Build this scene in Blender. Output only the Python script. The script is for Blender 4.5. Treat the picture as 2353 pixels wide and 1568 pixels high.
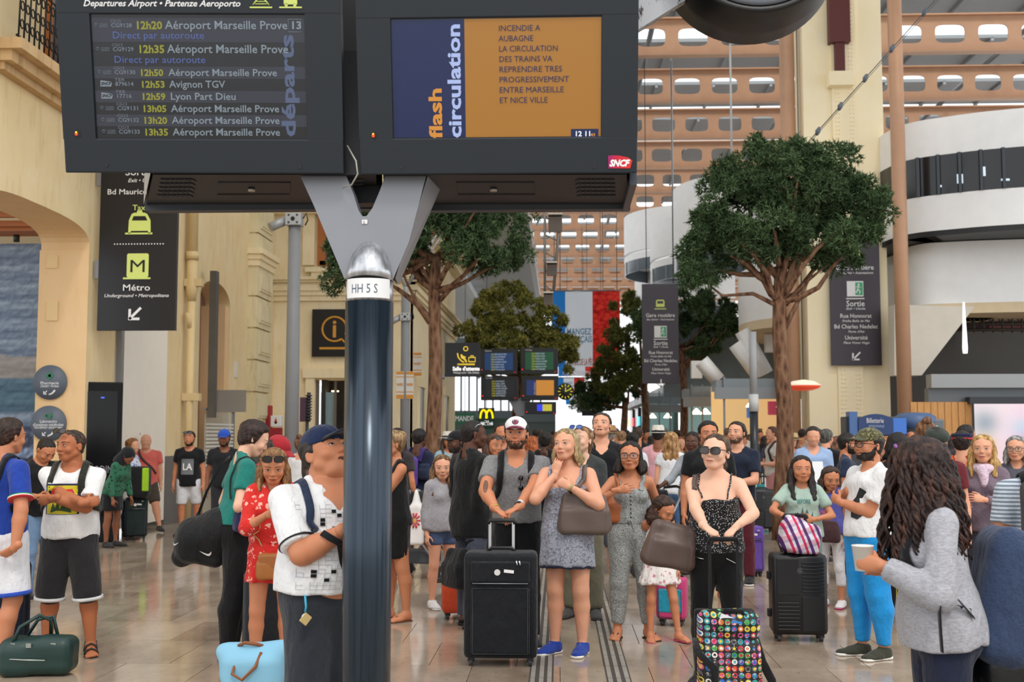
import bpy, bmesh, math, random
import numpy as np
from mathutils import Vector, Matrix, Euler
for _o in list(bpy.data.objects): bpy.data.objects.remove(_o, do_unlink=True)
SC = bpy.context.scene
COL = SC.collection
# ---------------------------------------------------------------- camera
FPX = 2700.0; CAMZ = 1.63; PITCH = math.radians(4.57); YAW = math.radians(2.30)
cam_data = bpy.data.cameras.new('camera'); cam = bpy.data.objects.new('camera', cam_data); COL.objects.link(cam)
cam_data.sensor_width = 36.0; cam_data.lens = 36.0*FPX/2353.0; cam_data.clip_start = .1; cam_data.clip_end = 600
cam.location = (0, 0, CAMZ); cam.rotation_euler = (math.pi/2+PITCH, 0, YAW)
cam_data.dof.use_dof = True; cam_data.dof.focus_distance = 7.4; cam_data.dof.aperture_fstop = 4.0
SC.camera = cam
# ---------------------------------------------------------------- world, sun, lamps, exposure
W = bpy.data.worlds.new('sky'); SC.world = W; W.use_nodes = True
_n = W.node_tree.nodes; _l = W.node_tree.links; _n.clear()
_out = _n.new('ShaderNodeOutputWorld'); _bg = _n.new('ShaderNodeBackground')
_bg.inputs[0].default_value = (.97, .985, 1.0, 1); _bg.inputs[1].default_value = 1.5
_l.new(_bg.outputs[0], _out.inputs[0])
def area_light(name, loc, rot, sx, sy, energy, col=(1, 1, 1)):
 d = bpy.data.lights.new(name, 'AREA'); d.shape = 'RECTANGLE'; d.size = sx; d.size_y = sy; d.energy = energy; d.color = col
 o = bpy.data.objects.new(name, d); o.location = loc; o.rotation_euler = rot; COL.objects.link(o); return o
_sd = bpy.data.lights.new('sun', 'SUN'); _sd.energy = 1.0; _sd.angle = math.radians(12); _sd.color = (1, .93, .82)
_so = bpy.data.objects.new('sun', _sd); COL.objects.link(_so); _so.rotation_euler = (math.radians(38), math.radians(14), 0)
SC.view_settings.view_transform = 'Standard'; SC.view_settings.look = 'None'
SC.view_settings.gamma = 1; SC.view_settings.use_curve_mapping = False
SC.view_settings.exposure = 0.0
SC.cycles.max_bounces = 6; SC.cycles.diffuse_bounces = 3; SC.cycles.glossy_bounces = 3; SC.cycles.transmission_bounces = 4
SC.cycles.transparent_max_bounces = 12; SC.cycles.caustics_reflective = False; SC.cycles.caustics_refractive = False
# ---------------------------------------------------------------- pixel helpers
_CR = Euler(cam.rotation_euler).to_matrix()
def ray(px, py):
 return _CR @ Vector(((px-1176.5)/FPX, (784-py)/FPX, -1.0))
def at(px, py, Y):
 r = ray(px, py); return Vector((0, 0, CAMZ)) + r*(Y/r.y)
def ground(px, py):
 r = ray(px, py); return Vector((0, 0, CAMZ)) + r*(-CAMZ/r.z)
def xat(px, Y): return at(px, 1000, Y).x
def zat(py, Y, px=1176): return at(px, py, Y).z
# ---------------------------------------------------------------- tags and object helpers
def tag(o, label=None, cat=None, group=None, kind=None):
 if label: o['label'] = label
 if cat: o['category'] = cat
 if group: o['group'] = group
 if kind: o['kind'] = kind
 return o
def empty(name, loc=(0, 0, 0), rz=0, **k):
 o = bpy.data.objects.new(name, None); o.location = loc; o.rotation_euler = (0, 0, rz); o.empty_display_size = .1
 COL.objects.link(o); tag(o, **k); return o
def link(name, me, mat=None, parent=None, **k):
 o = bpy.data.objects.new(name, me); COL.objects.link(o)
 if mat is not None and len(me.materials) == 0:
  for m in (mat if isinstance(mat, (list, tuple)) else [mat]): me.materials.append(m)
 if parent is not None: o.parent = parent
 tag(o, **k); return o
def copy_tree(o, parent=None):
 c = o.copy(); COL.objects.link(c); c.parent = parent
 for ch in list(o.children): copy_tree(ch, c)
 return c
def np_mesh(name, V, F, smooth=True):
 V = np.asarray(V, np.float32); F = np.asarray(F, np.int32)
 me = bpy.data.meshes.new(name); n = F.shape[1]
 me.vertices.add(len(V)); me.vertices.foreach_set('co', V.ravel())
 me.loops.add(F.size); me.loops.foreach_set('vertex_index', F.ravel())
 me.polygons.add(len(F)); me.polygons.foreach_set('loop_start', np.arange(0, F.size, n, dtype=np.int32))
 if smooth: me.polygons.foreach_set('use_smooth', np.ones(len(F), bool))
 me.update(calc_edges=True); return me
class MB:
 """collects boxes, bars, tubes, polygons and builds ONE mesh"""
 def __init__(s): s.v = []; s.f = []; s.sm = []
 def poly(s, pts, faces, smooth=False):
  b = len(s.v); s.v += [tuple(p) for p in pts]
  for f in faces: s.f.append(tuple(b+i for i in f)); s.sm.append(smooth)
  return s
 def box(s, c, d, R=None):
  c = Vector(c); h = Vector(d)*.5; P = []
  for z in (-1, 1):
   for y in (-1, 1):
    for x in (-1, 1):
     p = Vector((x*h.x, y*h.y, z*h.z)); P.append(c+(R@p if R else p))
  return s.poly(P, [(0, 2, 3, 1), (4, 5, 7, 6), (0, 1, 5, 4), (2, 6, 7, 3), (0, 4, 6, 2), (1, 3, 7, 5)])
 def tube(s, pts, r, n=10, cap=True, fx=1.0):
  pts = [Vector(p) for p in pts]; rs = r if isinstance(r, (list, tuple)) else [r]*len(pts)
  b = len(s.v); up = None
  for i, p in enumerate(pts):
   d = (pts[min(i+1, len(pts)-1)]-pts[max(i-1, 0)]).normalized()
   if up is None: up = Vector((0, 0, 1)) if abs(d.z) < .9 else Vector((0, 1, 0))
   x = up.cross(d).normalized(); y = d.cross(x).normalized(); up = y
   for k in range(n):
    a = 2*math.pi*k/n; s.v.append(tuple(p+(x*math.cos(a)+y*math.sin(a)*fx)*rs[i]))
  for i in range(len(pts)-1):
   for k in range(n):
    k2 = (k+1) % n; s.f.append((b+i*n+k, b+i*n+k2, b+(i+1)*n+k2, b+(i+1)*n+k)); s.sm.append(True)
  if cap:
   s.f.append(tuple(b+k for k in reversed(range(n)))); s.sm.append(False)
   e = b+(len(pts)-1)*n; s.f.append(tuple(e+k for k in range(n))); s.sm.append(False)
  return s
 def lathe(s, prof, c=(0, 0, 0), n=24, axis='z'):
  b = len(s.v); c = Vector(c)
  for (r, z) in prof:
   for k in range(n):
    a = 2*math.pi*k/n; x, y = r*math.cos(a), r*math.sin(a)
    p = {'z': (x, y, z), 'y': (x, -z, y), 'x': (z, x, y)}[axis]; s.v.append(tuple(c+Vector(p)))
  for i in range(len(prof)-1):
   for k in range(n):
    k2 = (k+1) % n; s.f.append((b+i*n+k, b+i*n+k2, b+(i+1)*n+k2, b+(i+1)*n+k)); s.sm.append(True)
  if prof[0][0] > 1e-4: s.f.append(tuple(b+k for k in reversed(range(n)))); s.sm.append(False)
  if prof[-1][0] > 1e-4: s.f.append(tuple(b+(len(prof)-1)*n+k for k in range(n))); s.sm.append(False)
  return s
 def prism(s, pts2, o, u, v, n, d):
  """extrude 2D outline (in plane o + x*u + y*v) by d along n"""
  o, u, v, n = map(Vector, (o, u, v, n)); m = len(pts2)
  A = [o+u*x+v*y for x, y in pts2]; B = [p+n*d for p in A]
  return s.poly(A+B, [tuple(range(m)), tuple(reversed(range(m, 2*m)))]+[(i, i+m, (i+1) % m+m, (i+1) % m) for i in range(m)])
 def mesh(s, name):
  me = bpy.data.meshes.new(name); me.from_pydata(s.v, [], s.f)
  me.polygons.foreach_set('use_smooth', s.sm); me.update(); return me
 def build(s, name, mat=None, parent=None, bevel=0, **k):
  me = s.mesh(name)
  if bevel:
   bm = bmesh.new(); bm.from_mesh(me); bmesh.ops.recalc_face_normals(bm, faces=bm.faces)
   bmesh.ops.bevel(bm, geom=[e for e in bm.edges if len(e.link_faces) == 2 and e.calc_face_angle(0) > .5], offset=bevel, segments=2, affect='EDGES', profile=.5)
   bm.to_mesh(me); bm.free()
  else:
   bm = bmesh.new(); bm.from_mesh(me); bmesh.ops.recalc_face_normals(bm, faces=bm.faces); bm.to_mesh(me); bm.free()
  return link(name, me, mat, parent, **k)
# ---------------------------------------------------------------- materials
def lin(c):
 if isinstance(c, str):
  c = c.lstrip('#'); c = [int(c[i:i+2], 16) for i in (0, 2, 4)]
 c = [x/255.0 for x in c[:3]]
 return tuple((x/12.92 if x <= .04045 else ((x+.055)/1.055)**2.4) for x in c)+(1.0,)
class NT:
 def __init__(s, name, rough=.6, metal=0.0, spec=.5):
  s.m = bpy.data.materials.new(name); s.m.use_nodes = True; s.t = s.m.node_tree; s.n = s.t.nodes
  s.b = s.n['Principled BSDF']; s.b.inputs['Roughness'].default_value = rough; s.b.inputs['Metallic'].default_value = metal
  s.b.inputs['Specular IOR Level'].default_value = spec; s.tc = None
 def L(s, a, b): s.t.links.new(a, b)
 def coord(s, kind='Object', scale=(1, 1, 1), rot=(0, 0, 0)):
  if s.tc is None: s.tc = s.n.new('ShaderNodeTexCoord')
  mp = s.n.new('ShaderNodeMapping'); mp.inputs['Scale'].default_value = scale; mp.inputs['Rotation'].default_value = rot
  s.L(s.tc.outputs[kind], mp.inputs['Vector']); return mp.outputs['Vector']
 def noise(s, scale, detail=4, rough=.55, vec=None):
  x = s.n.new('ShaderNodeTexNoise'); x.inputs['Scale'].default_value = scale; x.inputs['Detail'].default_value = detail
  x.inputs['Roughness'].default_value = rough; s.L(vec or s.coord(), x.inputs['Vector']); return x.outputs['Fac']
 def voro(s, scale, out='Distance', feature='F1', vec=None, rnd=1.0):
  x = s.n.new('ShaderNodeTexVoronoi'); x.feature = feature; x.inputs['Scale'].default_value = scale
  x.inputs['Randomness'].default_value = rnd; s.L(vec or s.coord(), x.inputs['Vector']); return x.outputs[out]
 def ramp(s, fac, stops, const=False):
  r = s.n.new('ShaderNodeValToRGB'); e = r.color_ramp.elements
  if const: r.color_ramp.interpolation = 'CONSTANT'
  while len(e) < len(stops): e.new(.5)
  for el, (p, c) in zip(e, stops): el.position = p; el.color = lin(c)
  s.L(fac, r.inputs[0]); return r.outputs[0]
 def mix(s, fac, a, b, mode='MIX'):
  x = s.n.new('ShaderNodeMix'); x.data_type = 'RGBA'; x.blend_type = mode
  for sock, val in ((x.inputs[0], fac), (x.inputs[6], a), (x.inputs[7], b)):
   if hasattr(val, 'links') or isinstance(val, bpy.types.NodeSocket): s.L(val, sock)
   elif isinstance(val, (int, float)): sock.default_value = val
   else: sock.default_value = lin(val)
  return x.outputs[2]
 def math(s, op, a, b=0.0, c=None):
  x = s.n.new('ShaderNodeMath'); x.operation = op
  for i, val in enumerate((a, b, c)):
   if val is None: continue
   if isinstance(val, bpy.types.NodeSocket): s.L(val, x.inputs[i])
   else: x.inputs[i].default_value = val
  return x.outputs[0]
 def sep(s, vec):
  x = s.n.new('ShaderNodeSeparateXYZ'); s.L(vec, x.inputs[0]); return x.outputs
 def color(s, c):
  if isinstance(c, bpy.types.NodeSocket): s.L(c, s.b.inputs['Base Color'])
  else: s.b.inputs['Base Color'].default_value = lin(c)
  return s
 def bump(s, h, strength=.3, dist=.01):
  x = s.n.new('ShaderNodeBump'); x.inputs['Strength'].default_value = strength; x.inputs['Distance'].default_value = dist
  s.L(h, x.inputs['Height']); s.L(x.outputs[0], s.b.inputs['Normal']); return s
_MC = {}
def mat(col, rough=.6, metal=0.0, name=None, bump=None, spec=.5, emit=None, var=0.0, vscale=3.0, alpha=None):
 key = (str(col), rough, metal, str(bump), spec, str(emit), var, vscale, alpha)
 if key in _MC: return _MC[key]
 t = NT(name or 'paint', rough, metal, spec)
 if var:
  c = lin(col); n = t.noise(vscale, 5)
  t.L(t.mix(n, tuple(max(0, x*(1-var)) for x in (rgb(col))), tuple(min(255, x*(1+var)) for x in rgb(col))), t.b.inputs['Base Color'])
 else: t.color(col)
 if bump: t.bump(t.noise(bump[0], 3), bump[1], .005)
 if emit:
  t.b.inputs['Emission Color'].default_value = lin(col); t.b.inputs['Emission Strength'].default_value = emit
 if alpha is not None: t.b.inputs['Alpha'].default_value = alpha
 _MC[key] = t.m; return t.m
def rgb(c):
 if isinstance(c, str):
  c = c.lstrip('#'); return tuple(int(c[i:i+2], 16) for i in (0, 2, 4))
 return tuple(c[:3])
def glass(name='glass', col='ffffff', alpha=.18, rough=.03):
 t = NT(name, rough); t.color(col); t.b.inputs['Alpha'].default_value = alpha; return t.m
def vcol_mat(name, rough=.6, attr='Col', emit=0):
 t = NT(name, rough); a = t.n.new('ShaderNodeAttribute'); a.attribute_name = attr; t.L(a.outputs['Color'], t.b.inputs['Base Color'])
 if emit: t.L(a.outputs['Color'], t.b.inputs['Emission Color']); t.b.inputs['Emission Strength'].default_value = emit
 return t.m
def set_vcol(me, colors):
 """colors: (nverts,3) linear"""
 c = np.ones((len(me.vertices), 4), np.float32); c[:, :3] = colors
 a = me.color_attributes.new('Col', 'FLOAT_COLOR', 'POINT'); a.data.foreach_set('color', c.ravel())
# ---------------------------------------------------------------- text
def text_mesh(body, size=1.0, align='LEFT', italic=False, bold=0.0, spacing=1.0):
 cu = bpy.data.curves.new('t', 'FONT'); cu.body = body; cu.size = size; cu.align_x = align; cu.resolution_u = 2
 cu.space_character = spacing; cu.shear = .3 if italic else 0; cu.offset = bold*size
 o = bpy.data.objects.new('t', cu); COL.objects.link(o)
 me = bpy.data.meshes.new_from_object(o); bpy.data.objects.remove(o); bpy.data.curves.remove(cu)
 V = np.empty(len(me.vertices)*3, np.float32); me.vertices.foreach_get('co', V)
 F = [tuple(p.vertices) for p in me.polygons]; bpy.data.meshes.remove(me)
 return V.reshape(-1, 3)[:, :2], F
def text_on(name, body, o, u, v, size, matl, parent, align='LEFT', italic=False, bold=0.0, width=None, spacing=1.0, proj=None):
 """flat lettering in plane o + x*u + y*v"""
 V, F = text_mesh(body, size, align, italic, bold, spacing)
 if width and len(V):
  w = V[:, 0].max()-V[:, 0].min()
  V = V*np.array([width/w, 1.0])
 o, u, v = map(lambda q: np.array(q, np.float32), (o, u, v))
 P = o+V[:, :1]*u+V[:, 1:2]*v
 if proj is not None: P = proj(P)
 me = bpy.data.meshes.new(name); me.from_pydata(P.tolist(), [], F); me.update()
 return link(name, me, matl, parent)
# ================================================================ smooth solid modelling (signed distance + surface nets)
A3 = lambda p: np.array(p, np.float32)
def unit(v):
 v = A3(v); return v/max(1e-9, float(np.linalg.norm(v)))
class S:
 def __init__(s): s.p = []; s.post = []
 def _add(s, kind, lo, hi, k, op, data): s.p.append((kind, A3(lo), A3(hi), k, op, data)); return s
 def cone(s, a, b, ra, rb, k=.03, flat=None, f=1.0, capa=False, capb=False, op='u'):
  a = A3(a); b = A3(b); r = max(ra, rb)
  return s._add(0, np.minimum(a, b)-r, np.maximum(a, b)+r, k, op, (a, b, ra, rb, None if flat is None else unit(flat), f, capa, capb))
 def chain(s, pts, rs, k=.03, **kw):
  for i in range(len(pts)-1): s.cone(pts[i], pts[i+1], rs[i], rs[i+1], k, **kw)
  return s
 def ell(s, c, r, R=None, k=.03, op='u'):
  c = A3(c); r = A3(r if hasattr(r, '__len__') else (r, r, r)); m = float(r.max()) if R is not None else r
  return s._add(1, c-m, c+m, k, op, (c, r, None if R is None else A3(R)))
 def box(s, c, h, rnd=.01, R=None, k=.005, op='u'):
  c = A3(c); h = A3(h); m = float(np.linalg.norm(h)) if R is not None else h
  return s._add(2, c-m, c+m, k, op, (c, h-rnd, rnd, None if R is None else A3(R)))
 def cut(s, p, n): s.post.append((A3(p), unit(n))); return s
 def bounds(s):
  u = [q for q in s.p if q[4] == 'u']
  return np.min([q[1] for q in u], 0), np.max([q[2] for q in u], 0)
 def ev(s, P, margin=.06):
  D = np.full(len(P), 1.0, np.float32)
  for kind, lo, hi, k, op, d in s.p:
   m = k+margin
   idx = np.nonzero(((P > lo-m) & (P < hi+m)).all(1))[0]
   if len(idx) == 0: continue
   Q = P[idx]
   if kind == 0:
    a, b, ra, rb, fl, f, ca, cb = d
    ab = b-a; L2 = max(1e-12, float(ab@ab)); pa = Q-a; t0 = (pa@ab)/L2; t = np.clip(t0, 0, 1)
    q = pa-t[:, None]*ab; q2 = (q*q).sum(1)
    if fl is not None: q2 = q2+(f*f-1)*(q@fl)**2
    v = np.sqrt(q2)-(ra+(rb-ra)*t)
    L = math.sqrt(L2)
    if ca: v = np.maximum(v, -t0*L)
    if cb: v = np.maximum(v, (t0-1)*L)
   elif kind == 1:
    c, r, R = d; q = Q-c
    if R is not None: q = q@R
    q = q/r; l = np.sqrt((q*q).sum(1))+1e-9; g = np.sqrt(((q/r)**2).sum(1))+1e-9
    v = l*(l-1)/g
   else:
    c, h, rnd, R = d; q = Q-c
    if R is not None: q = q@R
    q = np.abs(q)-h; v = np.sqrt((np.maximum(q, 0)**2).sum(1))+np.minimum(q.max(1), 0)-rnd
   c0 = D[idx]
   if op == 'u':
    h_ = np.clip(.5+.5*(c0-v)/k, 0, 1); D[idx] = c0*(1-h_)+v*h_-k*h_*(1-h_)
   elif op == 's':
    v = -v; h_ = np.clip(.5-.5*(c0-v)/k, 0, 1); D[idx] = c0*(1-h_)+v*h_+k*h_*(1-h_)
  for p, n in s.post: D = np.maximum(D, (P-p)@n)
  return D
def wob(P, fr, seed=0):
 """cheap smooth noise in -1..1"""
 r = np.random.RandomState(seed+7); o = np.zeros(len(P), np.float32)
 for i in range(4):
  w = r.normal(size=3).astype(np.float32); w *= fr*(1+.6*i)/np.linalg.norm(w)
  o += np.sin(P@w+r.rand()*6.28)*(.5/(1+.45*i))
 return o
_C8 = np.array([(0, 0, 0), (1, 0, 0), (0, 1, 0), (1, 1, 0), (0, 0, 1), (1, 0, 1), (0, 1, 1), (1, 1, 1)])
_E12 = [(0, 1), (2, 3), (4, 5), (6, 7), (0, 2), (1, 3), (4, 6), (5, 7), (0, 4), (1, 5), (2, 6), (3, 7)]
def nets(fn, lo, hi, h):
 """isosurface of fn in the box lo..hi at cell size h -> verts, quads"""
 lo = A3(lo)-2.1*h; n = np.ceil((A3(hi)+2.1*h-lo)/h).astype(int)+1
 n = np.maximum(n, 5); C = 4
 nc = (n+C-1)//C+1
 gc = np.stack(np.meshgrid(*[np.arange(q) for q in nc], indexing='ij'), -1).reshape(-1, 3)
 dc = fn((lo+gc*h*C).astype(np.float32)).reshape(nc)
 N = nc*C
 near = np.abs(dc) < h*C*1.75
 D = np.repeat(np.repeat(np.repeat(np.where(dc > 0, 1, -1).astype(np.float32), C, 0), C, 1), C, 2)
 # cell-centred spread: block around each coarse point
 M = np.repeat(np.repeat(np.repeat(near, C, 0), C, 1), C, 2)
 off = C//2
 D = np.roll(D, (-off,)*3, (0, 1, 2)); M = np.roll(M, (-off,)*3, (0, 1, 2))
 M[-off:] = False; M[:, -off:] = False; M[:, :, -off:] = False
 D[-off:] = 1; D[:, -off:] = 1; D[:, :, -off:] = 1
 # samples shifted: index i corresponds to position i (coarse point c covers c*C-2 .. c*C+1)
 idx = np.argwhere(M); D[M] = fn((lo+idx*h).astype(np.float32))
 inn = D < 0
 m = inn[:-1, :-1, :-1].astype(np.int8)
 for c in _C8[1:]: m = m+inn[c[0]:inn.shape[0]-1+c[0], c[1]:inn.shape[1]-1+c[1], c[2]:inn.shape[2]-1+c[2]]
 cells = np.argwhere((m > 0) & (m < 8))
 if len(cells) == 0: return np.zeros((0, 3), np.float32), np.zeros((0, 4), np.int32)
 val = np.stack([D[cells[:, 0]+c[0], cells[:, 1]+c[1], cells[:, 2]+c[2]] for c in _C8], 1)
 acc = np.zeros((len(cells), 3), np.float32); cnt = np.zeros(len(cells), np.float32)
 for a, b in _E12:
  va, vb = val[:, a], val[:, b]; x = (va < 0) != (vb < 0)
  t = np.where(x, va/np.where(x, va-vb, 1), 0)[:, None]
  acc += np.where(x[:, None], _C8[a]+t*(_C8[b]-_C8[a]), 0); cnt += x
 V = lo+(cells+acc/cnt[:, None])*h
 ids = np.full(m.shape, -1, np.int32); ids[cells[:, 0], cells[:, 1], cells[:, 2]] = np.arange(len(cells))
 Q = []
 for ax in range(3):
  sl0 = [slice(None)]*3; sl1 = [slice(None)]*3; sl0[ax] = slice(0, -1); sl1[ax] = slice(1, None)
  a, b = inn[tuple(sl0)], inn[tuple(sl1)]; e = np.argwhere(a != b)
  u, v = (ax+1) % 3, (ax+2) % 3
  e = e[(e[:, u] > 0) & (e[:, v] > 0)]
  ok = (e[:, u] < m.shape[u]) & (e[:, v] < m.shape[v]) & (e[:, ax] < m.shape[ax]); e = e[ok]
  q = []
  for du, dv in ((1, 1), (0, 1), (0, 0), (1, 0)):
   t = e.copy(); t[:, u] -= du; t[:, v] -= dv; q.append(ids[t[:, 0], t[:, 1], t[:, 2]])
  q = np.stack(q, 1); fl = ~a[e[:, 0], e[:, 1], e[:, 2]]; q[fl] = q[fl][:, ::-1]
  Q.append(q[(q >= 0).all(1)])
 return V.astype(np.float32), np.concatenate(Q).astype(np.int32)
def smesh(sd, h, fn=None, lo=None, hi=None):
 l, u = sd.bounds()
 if lo is not None: l = np.maximum(l, A3(lo))
 if hi is not None: u = np.minimum(u, A3(hi))
 mg = 8*h
 return nets(fn or (lambda P: sd.ev(P, mg)), l, u, h)
def join_vf(parts):
 V = []; F = []; b = 0
 for v, f in parts:
  if len(v) == 0: continue
  V.append(v); F.append(f+b); b += len(v)
 return np.concatenate(V), np.concatenate(F)
def solid(name, sd, h, matl, parent=None, fn=None, wobble=None, M=None, **k):
 """one mesh object from an SDF; wobble=(amp,freq)"""
 if wobble and fn is None:
  mg = 8*h; fn = lambda P: sd.ev(P, mg)+wobble[0]*wob(P*A3((1, 1, .6)), wobble[1], len(name))
 v, f = smesh(sd, h, fn)
 if M is not None: v = v@np.array(M.to_3x3(), np.float32).T+np.array(M.translation, np.float32)
 return link(name, np_mesh(name, v, f), matl, parent, **k)
def project(ev, P, d, n=45, off=.001, step=.02):
 d = unit(d); t = np.zeros(len(P), np.float32); P = A3(P)
 for _ in range(n):
  v = ev(P+t[:, None]*d); t += np.clip(v, -step, step)*.85
 return P+(t-off)[:, None]*d
# ================================================================ people
def rotm(yaw=0, pitch=0, roll=0):
 """yaw about z (deg, + turns the face to +x), pitch + looks up, roll + tilts the crown to +x"""
 return np.array(Matrix.Rotation(math.radians(yaw), 3, 'Z') @ Matrix.Rotation(math.radians(-pitch), 3, 'X') @ Matrix.Rotation(math.radians(roll), 3, 'Y'), np.float32)
def ik(a, t, l1, l2, pole):
 a, t = A3(a), A3(t); d = t-a; L = float(np.linalg.norm(d)); L = min(L, (l1+l2)*.995); u = unit(d); L = max(L, abs(l1-l2)*1.05)
 x = (l1*l1-l2*l2+L*L)/(2*L); h = math.sqrt(max(0, l1*l1-x*x)); p = A3(pole); p = unit(p-u*float(p@u))
 return a+u*x+p*h, a+u*L
SKINS = dict(pale='eac0a6', fair='dfa98b', tan='c98a66', tanned='b8754f', olive='c69272', brown='8a5a40', dark='5b3a2b')
_SK = {}
def skin_mat(c):
 c = SKINS.get(c, c)
 if c not in _SK:
  t = NT('skin', .5); n = t.noise(9, 4); r = rgb(c)
  t.L(t.mix(n, tuple(x*.92 for x in r), (min(255, r[0]*1.06), r[1]*.99, r[2]*.97)), t.b.inputs['Base Color'])
  t.b.inputs['Subsurface Weight'].default_value = .12; t.b.inputs['Subsurface Radius'].default_value = (.02, .008, .005)
  t.b.inputs['Specular IOR Level'].default_value = .35
  t.bump(t.noise(160, 2), .08, .002); _SK[c] = t.m
 return _SK[c]
_FB = {}
def cloth(c, pat=None, rough=.85, c2=None, sc=1.0, c3=None):
 key = (str(c), pat, rough, str(c2), sc, str(c3))
 if key in _FB: return _FB[key]
 t = NT('fabric', rough, 0, .25); r = rgb(c)
 if pat is None:
  col = t.mix(t.noise(7, 5), tuple(x*.90 for x in r), tuple(min(255, x*1.06) for x in r))
 elif pat == 'floral':
  v = t.voro(19*sc); n = t.noise(52*sc, 3)
  f = t.math('LESS_THAN', t.math('ADD', v, t.math('MULTIPLY', n, 1.3)), .92)
  col = t.mix(f, c, c2)
 elif pat == 'specks':
  v = t.voro(75*sc); f = t.math('LESS_THAN', t.math('ADD', v, t.math('MULTIPLY', t.noise(60*sc, 2), .5)), .56); col = t.mix(f, c, c2)
 elif pat == 'paisley':
  v = t.voro(42*sc, feature='DISTANCE_TO_EDGE'); n = t.noise(48*sc, 3)
  f = t.ramp(t.math('ADD', v, t.math('MULTIPLY', n, .5)), [(.25, c2), (.36, c)]); col = f
 elif pat == 'zig':
  w = t.n.new('ShaderNodeTexWave'); w.wave_type = 'BANDS'; w.bands_direction = 'Z'; w.inputs['Scale'].default_value = 26*sc; w.inputs['Distortion'].default_value = 9; w.inputs['Detail'].default_value = 2; w.inputs['Detail Scale'].default_value = 6
  t.L(t.coord(), w.inputs['Vector']); col = t.mix(t.math('GREATER_THAN', w.outputs['Fac'], .5), c, c2)
 elif pat == 'heather':
  n = t.noise(50*sc, 4, .7, t.coord(scale=(1, 1, 3.2))); col = t.ramp(n, [(.38, c), (.62, c2)])
 elif pat == 'stripes':
  z = t.sep(t.coord())[2]; m = t.math('GREATER_THAN', t.math('FRACT', t.math('MULTIPLY', z, 38*sc)), .5); col = t.mix(m, c, c2)
 elif pat == 'plaid':
  x = t.sep(t.coord(rot=(0, .35, .2))); a = t.math('GREATER_THAN', t.math('FRACT', t.math('MULTIPLY', x[0], 11*sc)), .62); b = t.math('GREATER_THAN', t.math('FRACT', t.math('MULTIPLY', x[2], 11*sc)), .62)
  col = t.mix(b, t.mix(a, c, c2), t.mix(a, c3, c2))
 elif pat == 'camo':
  a = t.math('GREATER_THAN', t.noise(22*sc, 2), .5); b = t.math('GREATER_THAN', t.noise(30*sc, 2, .5, t.coord(scale=(1.1, .9, 1.3))), .56)
  col = t.mix(b, t.mix(a, c, c2), c3)
 elif pat == 'spots':
  v = t.voro(20*sc); cc = t.voro(20*sc, 'Color'); f = t.math('LESS_THAN', v, .42); col = t.mix(f, c, t.ramp(t.sep(cc)[0], [(0, c2), (.5, c3), (.99, c2)], True))
 t.L(col, t.b.inputs['Base Color']) if isinstance(col, bpy.types.NodeSocket) else t.color(col)
 t.b.inputs['Sheen Weight'].default_value = .15
 t.bump(t.math('ADD', t.noise(11, 3, .6, t.coord(scale=(1, 1, .55))), t.math('MULTIPLY', t.noise(260, 2), .06)), .8, .035)
 _FB[key] = t.m; return t.m
_HM = {}
def hair_mat(c, c2=None):
 key = (str(c), str(c2))
 if key in _HM: return _HM[key]
 t = NT('hair', .48, 0, .4); r = rgb(c); n = t.noise(34, 5, .7, t.coord(scale=(1, 1, .28)))
 b = rgb(c2) if c2 else tuple(min(255, x*1.45+8) for x in r)
 t.L(t.ramp(n, [(.35, tuple(x*.6 for x in r)), (.5, c), (.68, b)]), t.b.inputs['Base Color']); t.bump(n, .7, .02)
 _HM[key] = t.m; return t.m
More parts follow.
